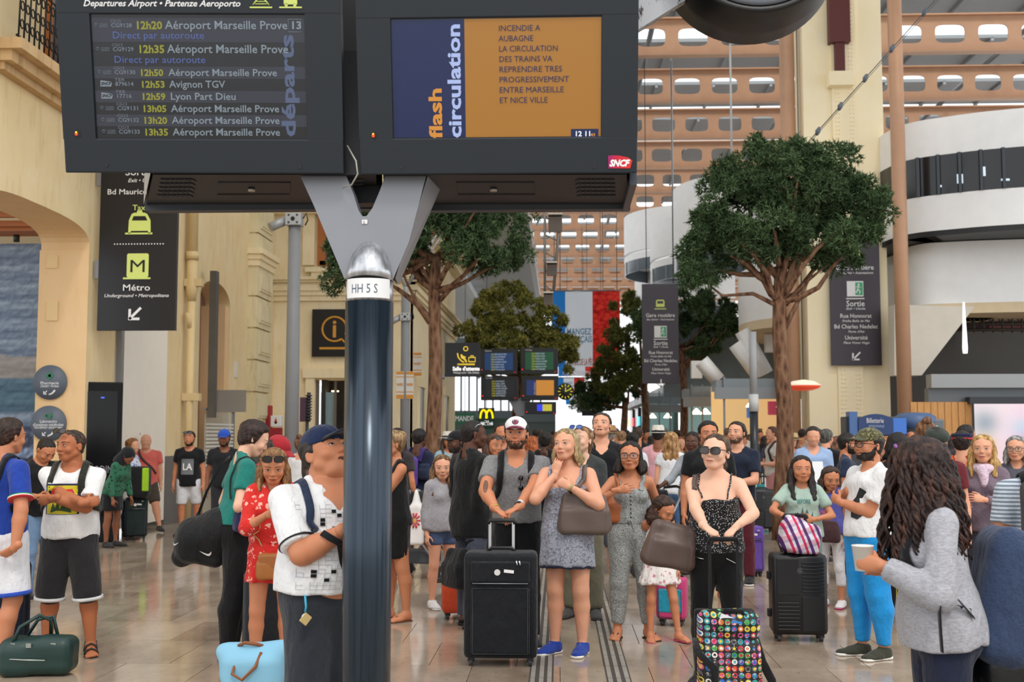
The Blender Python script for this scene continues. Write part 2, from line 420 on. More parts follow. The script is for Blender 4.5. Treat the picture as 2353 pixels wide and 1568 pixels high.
class Human:
 def __init__(s, px, ps, H, label, face=0, sex='m', fat=1.0, skin='fair', lean=0, side=0, twist=0, head=(0, 0, 0),
     arms=None, legs=None, hcol='2a1c14', hair='short', group=None, lod=None, x=None, Y=None, eyes=True, mouth=0, hh=None, name='person', feet='bare', chest=1.0, arm_f=1.0, hip=0, blank=False, cheek=1.0):
  s.H = H; s.f = sex != 'm'; s.fat = fat; s.ps = ps; s.Y = Y or FPX/ps; s.x = xat(px, s.Y) if x is None else x
  s.face = face; s.root = empty(name, (s.x, s.Y, 0), math.radians(face), label=label, cat='person', group=group)
  s.skin = skin_mat(skin); s.skin_hex = SKINS.get(skin, skin); s.hh = hh or .240*(H/1.72)**.35
  lod = lod if lod is not None else (0 if ps >= 430 else 1 if ps >= 270 else 2 if ps >= 185 else 3)
  s.lod = lod; s.hb = (.014, .018, .025, .036)[lod]; s.hd = (.020, .030, .041, .062)[lod]; s.hn = (.0048, .0056, .0070, .0110)[lod]; s.hc = (.011, .0155, .021, .031)[lod]
  R = rotm(twist, -lean, side); pv = A3((0, 0, .53*H)); s.R = R
  s.T = lambda p: (R@(A3(p)-pv))+pv
  f = s.f; h = H; ff = fat
  w = 1+(ff-1)*1.35
  s.hipw, s.waw, s.chw = ((.100, .076, .086) if f else (.093, .083, .095))
  s.hipd, s.wad, s.chd = ((.070, .055, .060) if f else (.066, .060, .068))
  if sex == 'c': s.hipw, s.waw, s.chw, s.hipd, s.wad, s.chd = .088, .078, .082, .062, .058, .056
  s.hipw *= h*ff; s.waw *= h*w; s.chw *= h*(1+(ff-1)*.8)*chest; s.hipd *= h*ff; s.wad *= h*w; s.chd *= h*(1+(ff-1)*.9)
  s.shx = (.096 if f else .108)*h*(1+(ff-1)*.5)*chest
  if sex == 'c': s.shx = .095*h
  af = (1+(ff-1)*.8)*arm_f; s.ar = [(.0245 if f else .029)*h*af, (.021 if f else .0245)*h*af, (.0215 if f else .0255)*h*af, (.0145 if f else .0165)*h*(1+(ff-1)*.3)]
  lf = 1+(ff-1)*.7; s.lr = [(.054 if f else .052)*h*lf, .035*h*lf, .0345*h*lf, (.0205)*h]
  if sex == 'c': s.lr = [.046*h, .031*h, .030*h, .021*h]
  s.l1, s.l2, s.hl = .172*h, .146*h, .104*h
  arms = arms or {}; legs = legs or {}
  s.A = {}
  for sd, sg in (('R', -1), ('L', 1)):
   sh = s.T((sg*s.shx, .004*h, .798*h)); a = arms.get(sd, 'down')
   hd = None; pn = None; curl = .35;
   if isinstance(a, dict): hd = a.get('hd'); pn = a.get('pn'); curl = a.get('curl', .35); pole = a.get('pole', (sg*.4, 1, -.4)); t = A3(a['t'])
   elif a == 'down': t = sh+A3((sg*.035*h, -.02*h, -.312*h)); pole = (sg*.2, 1, 0)
   elif a == 'bent': t = sh+A3((-sg*.02*h, -.16*h, -.17*h)); pole = (sg*.3, .6, -1)
   elif a == 'back': t = sh+A3((sg*.02*h, .08*h, -.29*h)); pole = (sg*.2, 1, 0)
   elb, wr = ik(sh, t, s.l1, s.l2, pole)
   s.A[sd] = dict(sh=sh, el=elb, wr=wr, hd=unit(hd if hd is not None else wr-elb), pn=unit(pn if pn is not None else (-sg, 0, 0.01)), curl=curl, sg=sg)
  s.G = {}
  hz = .515*h; tl = .236*h; sl = .24*h; zs = []
  for sd, sg in (('R', -1), ('L', 1)):
   g = legs.get(sd, {}); td = unit(g.get('th', (sg*.05, -.03, -1))); sdir = unit(g.get('sh', (sg*.02, .05, -1)))
   hp = A3((sg*.049*h*(1.05 if f else 1), 0, hz)); kn = hp+td*tl; an = kn+sdir*sl
   s.G[sd] = dict(hp=hp, kn=kn, an=an, yaw=g.get('yaw', sg*12), pitch=g.get('pitch', 0), sg=sg); zs.append(an[2])
  s.dz = .042*h-min(zs)
  dz = A3((0, 0, s.dz))
  T0 = s.T; s.T = lambda p: T0(p)+dz
  for d in s.A.values():
   for k in ('sh', 'el', 'wr'): d[k] = d[k]+dz
  for d in s.G.values():
   for k in ('hp', 'kn', 'an'): d[k] = d[k]+dz
  s.up = R@A3((0, 0, 1)); s.neck = s.T((0, .012*h, .822*h))
  s.HR = R@rotm(*head) if lean == 0 else rotm(*head)@np.eye(3, dtype=np.float32)
  s.piv = s.T((0, -.004*h+.0, h-.88*s.hh)); s.pu = A3((0, .07, -.38))
  s.HM = Matrix.Translation(Vector(s.piv)) @ Matrix([list(map(float, r)) for r in s.HR]).to_4x4() @ Matrix.Scale(s.hh, 4) @ Matrix.Translation(-Vector(s.pu))
  s.sexc = sex == 'c'; s.blank = blank; s.cheek = cheek; s.feet = feet; s.mouth = mouth
  s.body()
  if eyes and lod < 3 and not blank: s.face_parts(hcol)
  s.hcol = hcol
  if hair: s.do_hair(hair, hcol)
 def P(s, x, y, z):           # point of the torso, fractions of the height
  return s.T((x*s.H, y*s.H, z*s.H))
 def tors(s, sd, i=0.0, k=.05, loose=0.0, sh=True, clav=True, bust=True, low=True):
  h = s.H; T = s.T; y = s.R@A3((0, 1, 0))
  hip, wa, ch = s.hipw+i, s.waw+i, s.chw+i
  if loose: wa = max(wa, (ch*.96 if not s.f else ch*.97))*(1+.0*loose)+loose; hip = max(hip, wa*.98)+.010
  hd, wd, cd = s.hipd+i, s.wad+i, s.chd+i
  if loose: wd = max(wd, cd*.95)+loose*.6
  if low: sd.cone(T((0, .004*h, .552*h)), T((0, 0, .632*h)), hip, wa, k, y, hip/hd)
  sd.cone(T((0, 0, .632*h)), T((0, 0, .735*h)), wa, ch*.97, k, y, (wa+ch)/(wd+cd))
  if s.fat > 1.12: sd.ell(T((0, -.035*h*s.fat, .63*h)), (s.waw*.86+i, s.wad*.95+i, .11*h), s.R, .05)
  if s.f and bust and not s.sexc:
   for g in (-1, 1): sd.ell(T((g*.043*h, -s.chd*.62, .728*h)), (.042*h*s.fat+i*.5, .040*h*s.fat+i*.6, .040*h*s.fat+i*.5), s.R, .035)
  elif not s.sexc and not s.f:
   for g in (-1, 1): sd.ell(T((g*.045*h, -s.chd*.52, .755*h)), (.05*h+i*.5, .03*h+i*.8, .038*h), s.R, .04)
  if clav:
   for g in (-1, 1):
    sd.cone(T((g*.02*h, .006*h, .797*h)), T((g*(s.shx-.018*h), .004*h, .794*h)), .031*h+i, .026*h+i, .04)
    sd.cone(T((g*.010*h, .016*h, .855*h)), T((g*.075*h, .010*h, .812*h)), .020*h+i*.6, .018*h+i*.9, .04)
  if low:
   for g in (-1, 1): sd.ell(T((g*.042*h, .030*h, .515*h)), (.050*h+i, .046*h+i*1.2, .050*h+i), s.R, .04)
 def arm(s, sd, side, i=0.0, upto=2.0, frm=0.0, flare=0.0, k=.035):
  a = s.A[side]; r = s.ar; sh, el, wr = a['sh'], a['el'], a['wr']
  if frm == 0:
   e = min(1, upto); q = sh+(el-sh)*e
   sd.cone(sh, q, r[0]+i*.8, (r[0]+(r[1]-r[0])*e)+i+flare, k, capb=(upto < 1))
  if upto > 1:
   m = el+(wr-el)*.28; e = upto-1
   if e > .28:
    q = el+(wr-el)*e; sd.cone(el, m, r[1]+i, r[2]+i, .015); sd.cone(m, q, r[2]+i, r[2]+(r[3]-r[2])*(e-.28)/.72+i+flare, .015, capb=upto < 2 or i > 0)
   else: sd.cone(el, el+(wr-el)*e, r[1]+i, r[2]+i, .015, capb=True)
 def leg(s, sd, side, i=0.0, upto=2.0, flare=0.0, k=.03, ik_=0.0):
  g = s.G[side]; r = s.lr; hp, kn, an = g['hp'], g['kn'], g['an']
  e = min(1, upto); q = hp+(kn-hp)*e
  sd.cone(hp, q, r[0]+i, r[0]+(r[1]-r[0])*e+i+flare*e, k, capb=upto < 1)
  if upto > 1:
   bk = rotm(0)@A3((0, .010*s.H, 0)); m = kn+(an-kn)*.30+bk; e = upto-1
   if e > .3:
    q = m+(an-m)*((e-.3)/.7); re = r[2]+(r[3]-r[2])*((e-.3)/.7)+i+ik_*(e)+flare
    sd.cone(kn, m, r[1]+i, r[2]+i, .02); sd.cone(m, q, r[2]+i, re, .02, capb=(upto < 2 or i > 0))
   else: sd.cone(kn, kn+(m-kn)*(e/.3), r[1]+i, r[2]+i, .02, capb=True)
 def head_sdf(s):
  sd = S(); ck = s.cheek
  sd.ell((0, .05, .15), (.355, .43, .35), k=.05)
  sd.ell((0, -.10, -.06), (.295*ck, .315, .40), k=.10)
  sd.ell((0, -.235, -.365), ((.12 if s.f else .15)*ck, .145, .125), k=.10)
  for g in (-1, 1):
   sd.cone((g*.24*ck, .0, -.22), (g*.09, -.24, -.40), (.075 if s.f else .095), .075, .08)
   sd.ell((g*.19*ck, -.27, -.13), (.105*ck, .10, .10), k=.07)
  sd.cone((-.17, -.34, .085), (.17, -.34, .085), .055, .055, .07)
  for g in (-1, 1): sd.ell((g*.15, -.46, .0), (.085, .085, .048), k=.05, op='s')
  for g in (-1, 1): sd.ell((g*.15, -.338, -.005), (.072, .06, .05), k=.02)
  nw = .85 if s.f else 1.05
  sd.cone((0, -.385, .04), (0, -.462, -.125), .030*nw, .043*nw, .045)
  for g in (-1, 1): sd.ell((g*.045, -.425, -.15), (.038*nw, .04, .032), k=.03)
  sd.ell((0, -.375, -.262), (.115, .055, .034), k=.035); sd.ell((0, -.37, -.305), (.095, .055, .034), k=.03)
  sd.cone((-.09, -.455, -.284), (.09, -.455, -.284), .012, .012, .02, op='s')
  if s.mouth: sd.ell((0, -.43, -.295), (.055, .07, .012+.03*s.mouth), k=.015, op='s')
  for g in (-1, 1):
   R = rotm(g*-22); sd.ell((g*.365, .045, -.035), (.028, .085, .125), R, .02)
   sd.ell((g*.385, .02, -.03), (.015, .045, .07), R, .02, 's')
  inv = s.HM.inverted(); nb = Vector(s.neck); a = np.array(inv@nb, np.float32)
  nr = (.205 if s.f else .255)*(1+(s.fat-1)*.7)*(.88 if s.sexc else 1)
  sd.cone((0, .10, -.18), a, nr*.95, nr*1.08, .07); s.nr = nr
  if s.fat > 1.15: sd.ell((0, -.15, -.44), (.24, .2, .12), k=.1)
  return sd
 def hand_mesh(s, side):
  a = s.A[side]; D = a['hd']; N = a['pn']; N = unit(N-D*float(N@D)); Wd = np.cross(D, N)*a['sg']    # toward the little finger
  hl = s.hl; q = hl/.182; sd = S(); wr = a['wr']; r3 = s.ar[3]; fat = 1+(s.fat-1)*.4
  fl = {'m': 1.0}.get('m' if not s.f else 'f', .88)
  th = -Wd
  B = lambda d, w, n: wr+D*(d*q)+Wd*(w*q)+N*(n*q)
  sd.cone(wr-D*.03, wr+D*.01, r3*1.02, r3*.95, .01)
  sd.cone(B(.02, 0, 0), B(.075, .002, 0), .030*q*fat, .037*q*fat, .012, N, 2.3)
  sd.cone(B(.025, -.018, .008), B(.055, -.028, .010), .014*q, .012*q, .012)
  c = a['curl']; spread = .05
  for j, (off, L) in enumerate(zip((-.030, -.010, .010, .029), (.070, .079, .073, .057))):
   p = B(.084-(j == 3)*.008, off, 0); ang = c*.7; sp = (j-1.5)*spread
   rr = (.0092, .0094, .0088, .0078)[j]*q*fl*fat
   p0 = p-D*.018*q
   for u, seg in enumerate((.46, .30, .24)):
    dv = unit(D*math.cos(ang)+N*math.sin(ang)+Wd*sp*.6); p2 = p0+dv*(L*seg*q+(.018*q if u == 0 else 0))
    sd.cone(p0, p2, rr, rr*.92, .0035 if u else .005); p0 = p2; rr *= .92; ang += c*(1.15, .8, 0)[u]
  p0 = B(.028, -.022, .010); dv = unit(D*.55-Wd*.75+N*(.35+.3*c)); p1 = p0+dv*.036*q
  sd.cone(p0, p1, .0135*q*fl, .0115*q*fl, .006); dv = unit(D*.85-Wd*.30+N*(.2+.55*c)); p2 = p1+dv*.030*q; sd.cone(p1, p2, .0112*q*fl, .0105*q*fl, .004)
  dv = unit(D*.95+N*(.15+.6*c)); sd.cone(p2, p2+dv*.022*q, .0105*q*fl, .009*q*fl, .004)
  a['tip'] = B(.10, 0, .02); a['grip'] = B(.085, 0, .025)
  return smesh(sd, s.hn)
 def foot(s, sd, side, i=0.0):
  g = s.G[side]; an = g['an']; h = s.H; Rf = rotm(g['yaw'], g['pitch']); F = lambda x, y, z: an+Rf@A3((x*h, y*h, z*h))
  sd.cone(F(0, .012, -.022), F(0, -.055, -.026), .021*h+i, .020*h+i, .02)
  sd.cone(F(0, .0, -.01), F(.0, -.06, -.028), .024*h+i, .018*h+i, .02)
  sd.cone(F(g['sg']*.006, -.045, -.028), F(g['sg']*.004, -.085, -.032), .026*h+i, .024*h+i, .02, Rf@A3((0, 0, 1)), 1.9)
  return F
 def toes(s, side):
  sd = S(); F = s.foot(sd, side); g = s.G[side]; sg = g['sg']; h = s.H
  for j in range(5):
   x = -sg*(.022-.011*j) + sg*.004; y = -.100-(.012, .014, .010, .004, -.004)[j]
   r = (.0095, .0068, .0066, .0064, .0066)[j]*h
   sd.cone(F(x*.9, -.088, -.033), F(x, y, -.035), r, r*.95, .005)
  sd.cone(F(0, 0, .03), F(0, 0, 0), s.lr[3], s.lr[3]*1.05, .02)
  return smesh(sd, .0075 if s.lod < 2 else .010)
 def body(s):
  h = s.H; sd = S(); s.tors(sd, -.004)
  for k_ in 'RL': s.arm(sd, k_); s.leg(sd, k_); s.foot(sd, k_) if s.feet != 'toes' else None
  sd.cone(s.neck, s.T((0, .0, .86*h)), s.hh*(.205 if s.f else .255)*(1+(s.fat-1)*.7)*1.05, s.hh*(.20 if s.f else .25)*(1+(s.fat-1)*.7), .03)
  sd.cut(s.T((0, 0, .868*h)), s.up)
  s.bsd = sd
  parts = [smesh(sd, s.hb)]
  hd = s.head_sdf(); s.hsd = hd; mg = 8*s.hd
  v, f = smesh(hd, s.hd); Mh = np.array(s.HM, np.float32); v = v@Mh[:3, :3].T+Mh[:3, 3]
  parts.append((v, f))
  for k_ in 'RL':
   parts.append(s.hand_mesh(k_))
   if s.feet == 'toes': parts.append(s.toes(k_))
  v, f = join_vf(parts)
  s.bodyo = link('body', np_mesh('body', v, f), s.skin, s.root)
 # ---- decals on the head, in head units
 def hproj(s, pts, off=.006, y0=-.75):
  P = np.array([(x, y0, z) for x, z in pts], np.float32)
  P = project(lambda q: s.hsd.ev(q, .3), P, (0, 1, 0), 60, off, .03)
  Mh = np.array(s.HM, np.float32); return P@Mh[:3, :3].T+Mh[:3, 3]
 def hdecal(s, name, strips, mats, parent=None):
  """strips: (list of rows of (x,z), material index, offset)"""
  V = []; F = []; MI = []; b = 0
  for rows, mi, off in strips:
   n = len(rows[0]); P = s.hproj([p for r in rows for p in r], off); V.append(P)
   for i in range(len(rows)-1):
    for j in range(n-1): F.append((b+i*n+j, b+i*n+j+1, b+(i+1)*n+j+1, b+(i+1)*n+j)); MI.append(mi)
   b += len(P)
  me = np_mesh(name, np.concatenate(V), np.array(F)); me.polygons.foreach_set('material_index', np.array(MI, np.int32))
  return link(name, me, mats, parent or s.root)
 def face_parts(s, hcol, brow=None):
  wh = mat('b9aca4', .3); ir = mat('2b1a12', .25); dk = mat('1a1210', .5); r = rgb(s.skin_hex)
  lp = mat((min(255, r[0]*.86), r[1]*.60, r[2]*.60), .45) if s.f else mat((r[0]*.80, r[1]*.66, r[2]*.64), .5)
  ml = mat((r[0]*.30, r[1]*.18, r[2]*.17), .6); br = mat(brow or tuple(x*.8 for x in rgb(hcol)), .7)
  u = np.linspace(-1, 1, 9)
  for g in (-1, 1):
   cx = g*.152; w = .064; up = .030*(1-u**2*.85)-.003; lo = -.015*(1-u**2)-.004
   row = lambda z: [(cx+w*a, b) for a, b in zip(u, z)]
   ia = np.linspace(0, 2*np.pi, 9); ic = [(cx+g*-.004+.029*math.cos(a), .008+.022*math.sin(a)) for a in ia]; cc = [(cx-g*.004, .008)]*9
   s.hdecal('eye', [([row(lo), row((lo+up)/2), row(up)], 0, .006), ([row(up-.002), row(up+.012)], 2, .009), ([ic, cc], 1, .011)], [wh, ir, dk])
   ub = np.linspace(0, 1, 8); zb = .085+.030*np.sin(ub*2.2)-.012*ub; th = (.030 if not s.f else .020)*(1-.55*ub)
   s.hdecal('eyebrow', [([[(g*(.065+.20*a), z) for a, z in zip(ub, zb)], [(g*(.065+.20*a), z+t) for a, z, t in zip(ub, zb, th)]], 0, .010)], [br])
  ul = np.linspace(-1, 1, 11); w = .105; mid = -.284+.006*ul**2; top = mid+.030*(1-ul**2)**.7*(1-.25*np.exp(-(ul*6)**2)); bot = mid-.036*(1-ul**2)**.8
  R = lambda z: [(w*a, b) for a, b in zip(ul, z)]
  s.hdecal('lips', [([R(bot), R(mid-.003)], 0, .006), ([R(mid+.003), R(top)], 0, .006), ([R(mid-.005-.02*s.mouth), R(mid+.005+.006*s.mouth)], 1, .008)], [lp, ml])
 def beard(s, col='241812', thick=.010, lo=-.16, name='beard'):
  ev = s.hsd.ev
  def fn(P):
   x, y, z = P[:, 0], P[:, 1], P[:, 2]
   g = np.interp(y, [-.5, -.3, -.14, .0], [-.222, -.235, -.19, .02]).astype(np.float32)
   keep = z-g; keep = np.maximum(keep, (y-.04)); keep = np.maximum(keep, -.50-z+.15*y)
   m = .30-np.sqrt((x/.105)**2+((z+.288)/.036)**2)*.30; m = np.where(y < -.25, m*.12, -1)
   return np.maximum(np.maximum(ev(P, .3)-thick-.004*wob(P, 60), keep), m)
  v, f = nets(fn, (-.42, -.6, -.62), (.42, .1, .12), s.hd*.75); s._hobj(name, v, f, hair_mat(col))
 def _hobj(s, name, v, f, m, parent=None):
  if len(v) == 0: return None
  Mh = np.array(s.HM, np.float32); v = v@Mh[:3, :3].T+Mh[:3, 3]; return link(name, np_mesh(name, v, f), m, parent or s.root)
 def hsolid(s, name, sd, m, h=None, wobble=None, parent=None, fn=None):
  h = h or s.hd; mg = 8*h
  fn0 = fn or ((lambda P: sd.ev(P, mg)+wobble[0]*wob(P, wobble[1])) if wobble else (lambda P: sd.ev(P, mg)))
  v, f = smesh(sd, h, fn0); return s._hobj(name, v, f, m, parent)
 def do_hair(s, st, col):
  kw = {}
  if isinstance(st, tuple): st, kw = st
  c2 = kw.get('c2'); m = hair_mat(col, c2); th = kw.get('th', .05); h = s.hd*.9
  if st == 'none': return
  sk = S(); sk.ell((0, .05, .15), (.355, .43, .35), k=.05); sk.ell((0, .06, -.10), (.30, .36, .34), k=.1)
  def cap(P, th_, front=.25, side=.0, nape=-.36, amp=.012, fr=16):
   x, y, z = P[:, 0], P[:, 1], P[:, 2]
   g = np.interp(y, [-.46, -.30, -.16, -.04, .05, .14, .34], [front, front-.01, front-.07, side-.02, side+.01, nape*.55, nape]).astype(np.float32)
   g = g+np.where(y < -.1, .055*np.exp(-(x/.10)**2)+.02*np.sin(x*31), 0)*(1 if s.f else .4)
   t = th_*(.55+.45*np.clip((z+.3)*1.8, 0, 1))*np.clip(.22+(z-g)*5.5, .22, 1)+.007*np.sin(34*np.arctan2(x, z+.25)+3*y)
   return np.maximum(sk.ev(P, .35)-t-amp*wob(P, fr), (g-z)*.75)
  if st in ('buzz', 'short', 'shortf'):
   t = {'buzz': .012, 'short': th, 'shortf': .085}[st]; amp = {'buzz': .003, 'short': .012, 'shortf': .022}[st]
   side = {'buzz': .0, 'short': -.03, 'shortf': -.22}[st]
   v, f = nets(lambda P: cap(P, t, kw.get('front', .36), side, kw.get('nape', -.34), amp, kw.get('fr', 18)), (-.55, -.6, -.55), (.55, .65, .75), h)
   s._hobj('hair', v, f, m); return
  # long styles: cap plus falling locks
  L = kw.get('len', 1.0); wv = kw.get('wave', .03); full = kw.get('full', 1.0); pull = kw.get('pull', 0)
  sd = S(); Ri = s.HR.T; dn = Ri@A3((0, 0, -1)); bkv = Ri@A3((0, 1, 0))     # true down in head space
  def fall(x, y, z, L_, r, rx, fwd=0.0):
   p0 = A3((x, y, z)); p1 = p0+A3((x*.18, .02, -.22)); p2 = p1+dn*L_*.5+A3((x*.12, -fwd*.4, 0)); p3 = p2+dn*L_*.5+A3((0, -fwd, 0))
   sd.chain([p0, p1, p2, p3], [r*.8, r, r*full, r*.55*full], .06)
  if st in ('long', 'bob', 'curly'):
   for g in (-1, 1):
    if kw.get('sides', 1):
     fall(g*.30, .03, .08, L*.9, .10, 0, kw.get('fwd', .2)); fall(g*.31, .14, .02, L, .14, 0)
    fall(g*.20, .30, .0, L, .18, 0)
   fall(0, .36, .0, L*1.02, .19, 0)
  elif st == 'pony':
   p0 = A3((0, .42, .10)); q = p0+A3((0, .14, .02)); sd.chain([p0, q, q+dn*L*.5+A3((0, .02, 0)), q+dn*L], [.09, .10, .11*full, .03], .05)
  elif st == 'bun':
   sd.ell((0, .40, kw.get('bz', .42)), (.19, .17, .17), k=.05)
  front = kw.get('front', .35)
  def fn(P):
   c = cap(P, kw.get('capth', .06), front, kw.get('side', -.02), kw.get('nape', -.34), .010, 18)
   w_ = wv*wob(P*A3((1, 1, .5)), kw.get('fr', 14), 3)+.3*wv*wob(P, 42, 5)+.010*np.sin(38*np.arctan2(P[:, 0], P[:, 1]+.2)+4*P[:, 2])
   d2 = sd.ev(P, .5)+w_
   # keep hair off the face
   x, y, z = P[:, 0], P[:, 1], P[:, 2]
   fc = .36-np.sqrt((x*1.08)**2+((z+.08)*.86)**2); fc = np.where(y < -.06, fc, -1)
   d2 = np.maximum(d2, fc)
   h_ = np.clip(.5+.5*(d2-c)/.05, 0, 1); return d2*(1-h_)+c*h_-.05*h_*(1-h_)
  lo, hi = sd.bounds(); v, f = nets(fn, np.minimum(lo, (-.55, -.6, -.5))-.05, np.maximum(hi, (.55, .65, .75))+.05, h*1.15)
  s._hobj('hair', v, f, m)
  if kw.get('locks'):
   rs = np.random.RandomState(5); mb = MB()
   for _ in range(kw['locks']):
    a = rs.uniform(-.2, 3.34) if rs.rand() < .85 else rs.uniform(3.3, 6); zz = rs.uniform(-.25, .38); rr_ = math.sqrt(max(.05, 1-(zz/.62)**2)); p = A3((.44*rr_*math.cos(a), .06+.50*rr_*math.sin(a), zz+.05)); ph = rs.rand()*6; k = rs.uniform(.75, 1.0)*L; pts = []; out = unit(A3((p[0], p[1]-.06, 0)))
    for q in np.linspace(0, 1, 22): pts.append(tuple(p+out*(.10*q+.16*math.sin(q*1.9))+dn*(q*k+(zz+.25)*q)+A3((.045*math.cos(ph+q*k*17), .045*math.sin(ph+q*k*17), 0))))
    mb.tube(pts, [.045*(1-.55*j/21) for j in range(22)], 6)
   me = mb.mesh('curls'); me.transform(s.HM); link('curls', me, m, s.root, kind='stuff')
 # ---- head wear
 def cap(s, col, brim=None, back=False, front=None, logo=None, m=None):
  sg = 1 if back else -1; mm = m or cloth(col); mb = cloth(brim) if brim else mm
  sd = S(); sd.ell((0, .045, .20), (.395, .475, .38), k=.03)
  sd.cut((0, 0, .165), (0, .18*-sg*1.0, -1))
  o = s.hsolid('cap_crown', sd, mm)
  b = S(); R = rotm(0, 14*-sg if not back else 0)
  b.ell((0, sg*.46, .155), (.285, .36, .10), k=.02)
  top = lambda P: (P[:, 2]-(.205-.9*(P[:, 0]**2)-.20*(-sg*-1)*0+.12*(sg*P[:, 1]*-1)+.03))
  def fn(P):
   zc = .225-1.15*P[:, 0]**2-.22*np.clip(sg*P[:, 1]-.35, 0, 1); q = np.sqrt((P[:, 0]/.29)**2+((sg*P[:, 1]-.40)/.36)**2)-1
   return np.maximum(np.maximum(np.abs(P[:, 2]-zc)-.022, q*.25), .30-sg*P[:, 1])
  v, f = nets(fn, (-.34, -.85 if sg < 0 else .2, -.1), (.34, -.2 if sg < 0 else .85, .32), s.hd*.7); s._hobj('cap_brim', v, f, mb)
  s._hobj('cap_button', *nets(lambda P: np.sqrt(((P-A3((0, .045, .585)))**2).sum(1))-.03, (-.05, 0, .5), (.05, .1, .65), .015), mb)
  s.capsd = sd
  if front:
   fp = S(); fp.ell((0, .045, .20), (.402, .482, .387), k=.03); fp.cut((0, 0, .17), (0, .18, -1)); fp.cut((0, -.08, 0), (0, 1, 0)); fp.cut((.27, 0, 0), (1, 0, -.3)); fp.cut((-.27, 0, 0), (-1, 0, -.3))
   s.hsolid('cap_front_panel', fp, cloth(front))
  if logo:
   a = np.linspace(0, 2*np.pi, 17)
   for rr, cc, of in logo:
    P = np.array([(rr*math.cos(t)*1.1, -.9, .36+rr*math.sin(t)) for t in a]+[(0, -.9, .36)], np.float32)
    P = project(lambda q: sd.ev(q, .3), P, (0, 1, 0), 60, .012+of, .03); F = np.array([(i, i+1, 17) for i in range(16)])
    s._hobj('badge', P, F, mat(cc, .6))
 def strawhat(s, col, band, brim=.72, tall=.36):
  R = rotm(0, 6); mb = MB();
  prof = [(.40, .14), (.43, .20), (.40, .30), (.36, .30+tall*.6), (.30, .32+tall*.75), (.0, .30+tall*.7)]
  mb.lathe([(brim, .13), (brim, .16), (.42, .17)]+prof[1:], n=28)
  me = mb.mesh('h');
  def put(name, m_, mt):
   m_.transform(s.HM @ Matrix.Translation((0, .03, .02)) @ Matrix.Scale(1.13, 4, (0, 1, 0))); link(name, m_, mt, s.root)
  put('hat', me, cloth(col, 'heather', .8, tuple(x*.82 for x in rgb(col)), .5))
  b2 = MB(); b2.lathe([(.437, .18), (.442, .19), (.415, .29), (.405, .29)], n=28); put('hat_band', b2.mesh('b'), cloth(band))
 def glasses(s, kind='sun', col='101010', lens='1c120e', up=0.0, tilt=0, lw=.125, lh=.085, lcol=None):
  """kind: sun / clear; up: raises them onto the crown"""
  Mx = s.HM @ Matrix.Translation((0, 0, up)) @ Matrix.Translation((0, .05, .1)) @ Matrix.Rotation(math.radians(-tilt), 4, 'X') @ Matrix.Translation((0, -.05, -.1))
  fr = MB(); ln = MB(); Y0 = -.485; n = 20
  for g in (-1, 1):
   c = (g*.165, -.01); pts = []
   for k in range(n+1):
    a = 2*math.pi*k/n; ex = .75; x = math.copysign(abs(math.cos(a))**ex, math.cos(a))*lw; z = math.copysign(abs(math.sin(a))**ex, math.sin(a))*lh
    pts.append((c[0]+x, Y0+.35*(abs(c[0]+x)-.165)*.35, c[1]+z))
   fr.tube(pts, .011, 6, cap=False); ln.poly(pts[:-1], [tuple(range(n))])
   fr.tube([(g*.285, Y0+.05, .03), (g*.37, -.36, .04), (g*.385, .0, .03), (g*.375, .10, -.04)], [.014, .012, .011, .010], 6)
  fr.tube([(-.05, Y0, .01), (0, Y0-.012, .025), (.05, Y0, .01)], .011, 6)
  nm = 'sunglasses' if kind == 'sun' else 'glasses'
  me = fr.mesh(nm); me.transform(Mx); o = link(nm, me, mat(col, .3), s.root)
  m2 = ln.mesh('lens'); m2.transform(Mx); link('lens', m2, mat(lens, .06, spec=.8) if kind == 'sun' else glass('lens', 'cdd6d8', .07, .12), o)
 # ---- clothes
 def top(s, col, pat=None, sleeve=.55, hem=.50, i=.012, loose=.008, neck=.0, v=0, name='shirt', m=None, flare=.012, fold=.0035, c2=None, sc=1.0, c3=None, thick_neck=.010, low=True, scoop=.0, cuff=None, bust=True):
  h = s.H; sd = S(); s.tors(sd, i, .05, loose, low=low, bust=bust)
  if low and hem < .56:
   hw = max(s.hipw, (s.waw if s.f and not loose else max(s.waw, s.chw*.93)))+i+loose+.008; sd.cone(s.P(0, 0, .56), s.P(0, 0, hem-.03), hw, hw*1.01, .04, s.R@A3((0, 1, 0)), hw/(max(s.hipd, s.wad*.97)+i+loose*.6+.016), capb=True)
  for k_ in 'RL':
   if sleeve > 0: s.arm(sd, k_, i, sleeve, flare=flare if sleeve < 1 else 0, k=.025)
  nb = s.neck; nd = unit(s.piv-nb)
  R_ = s.hh*s.nr*1.05+thick_neck+neck*h
  sd.cone(nb-nd*.02, nb+nd*.25, R_, R_*1.0, .012, op='s')
  sd.ell(s.P(0, -.07, .828), ((.036+scoop*.6+neck)*h, .07*h, (.020+scoop*1.2)*h), s.R, .012, 's')
  if v:
   for q in np.linspace(0, 1, 6): sd.ell(s.P(0, -.075-.02*q, .815-v*q), ((.036*(1-q)+.004)*h, .07*h, .016*h), s.R, .008, 's')
  hp = s.P(0, 0, hem); sd.cut(hp, -s.up)
  s.tsd = S(); s.tors(s.tsd, i, .05, loose, low=low, bust=bust)
  s.csd = sd; s.cmat = m or cloth(col, pat, .85, c2, sc, c3)
  o = solid(name, sd, s.hc, s.cmat, s.root, wobble=(fold*1.3, 26)); s.topo = o; return o
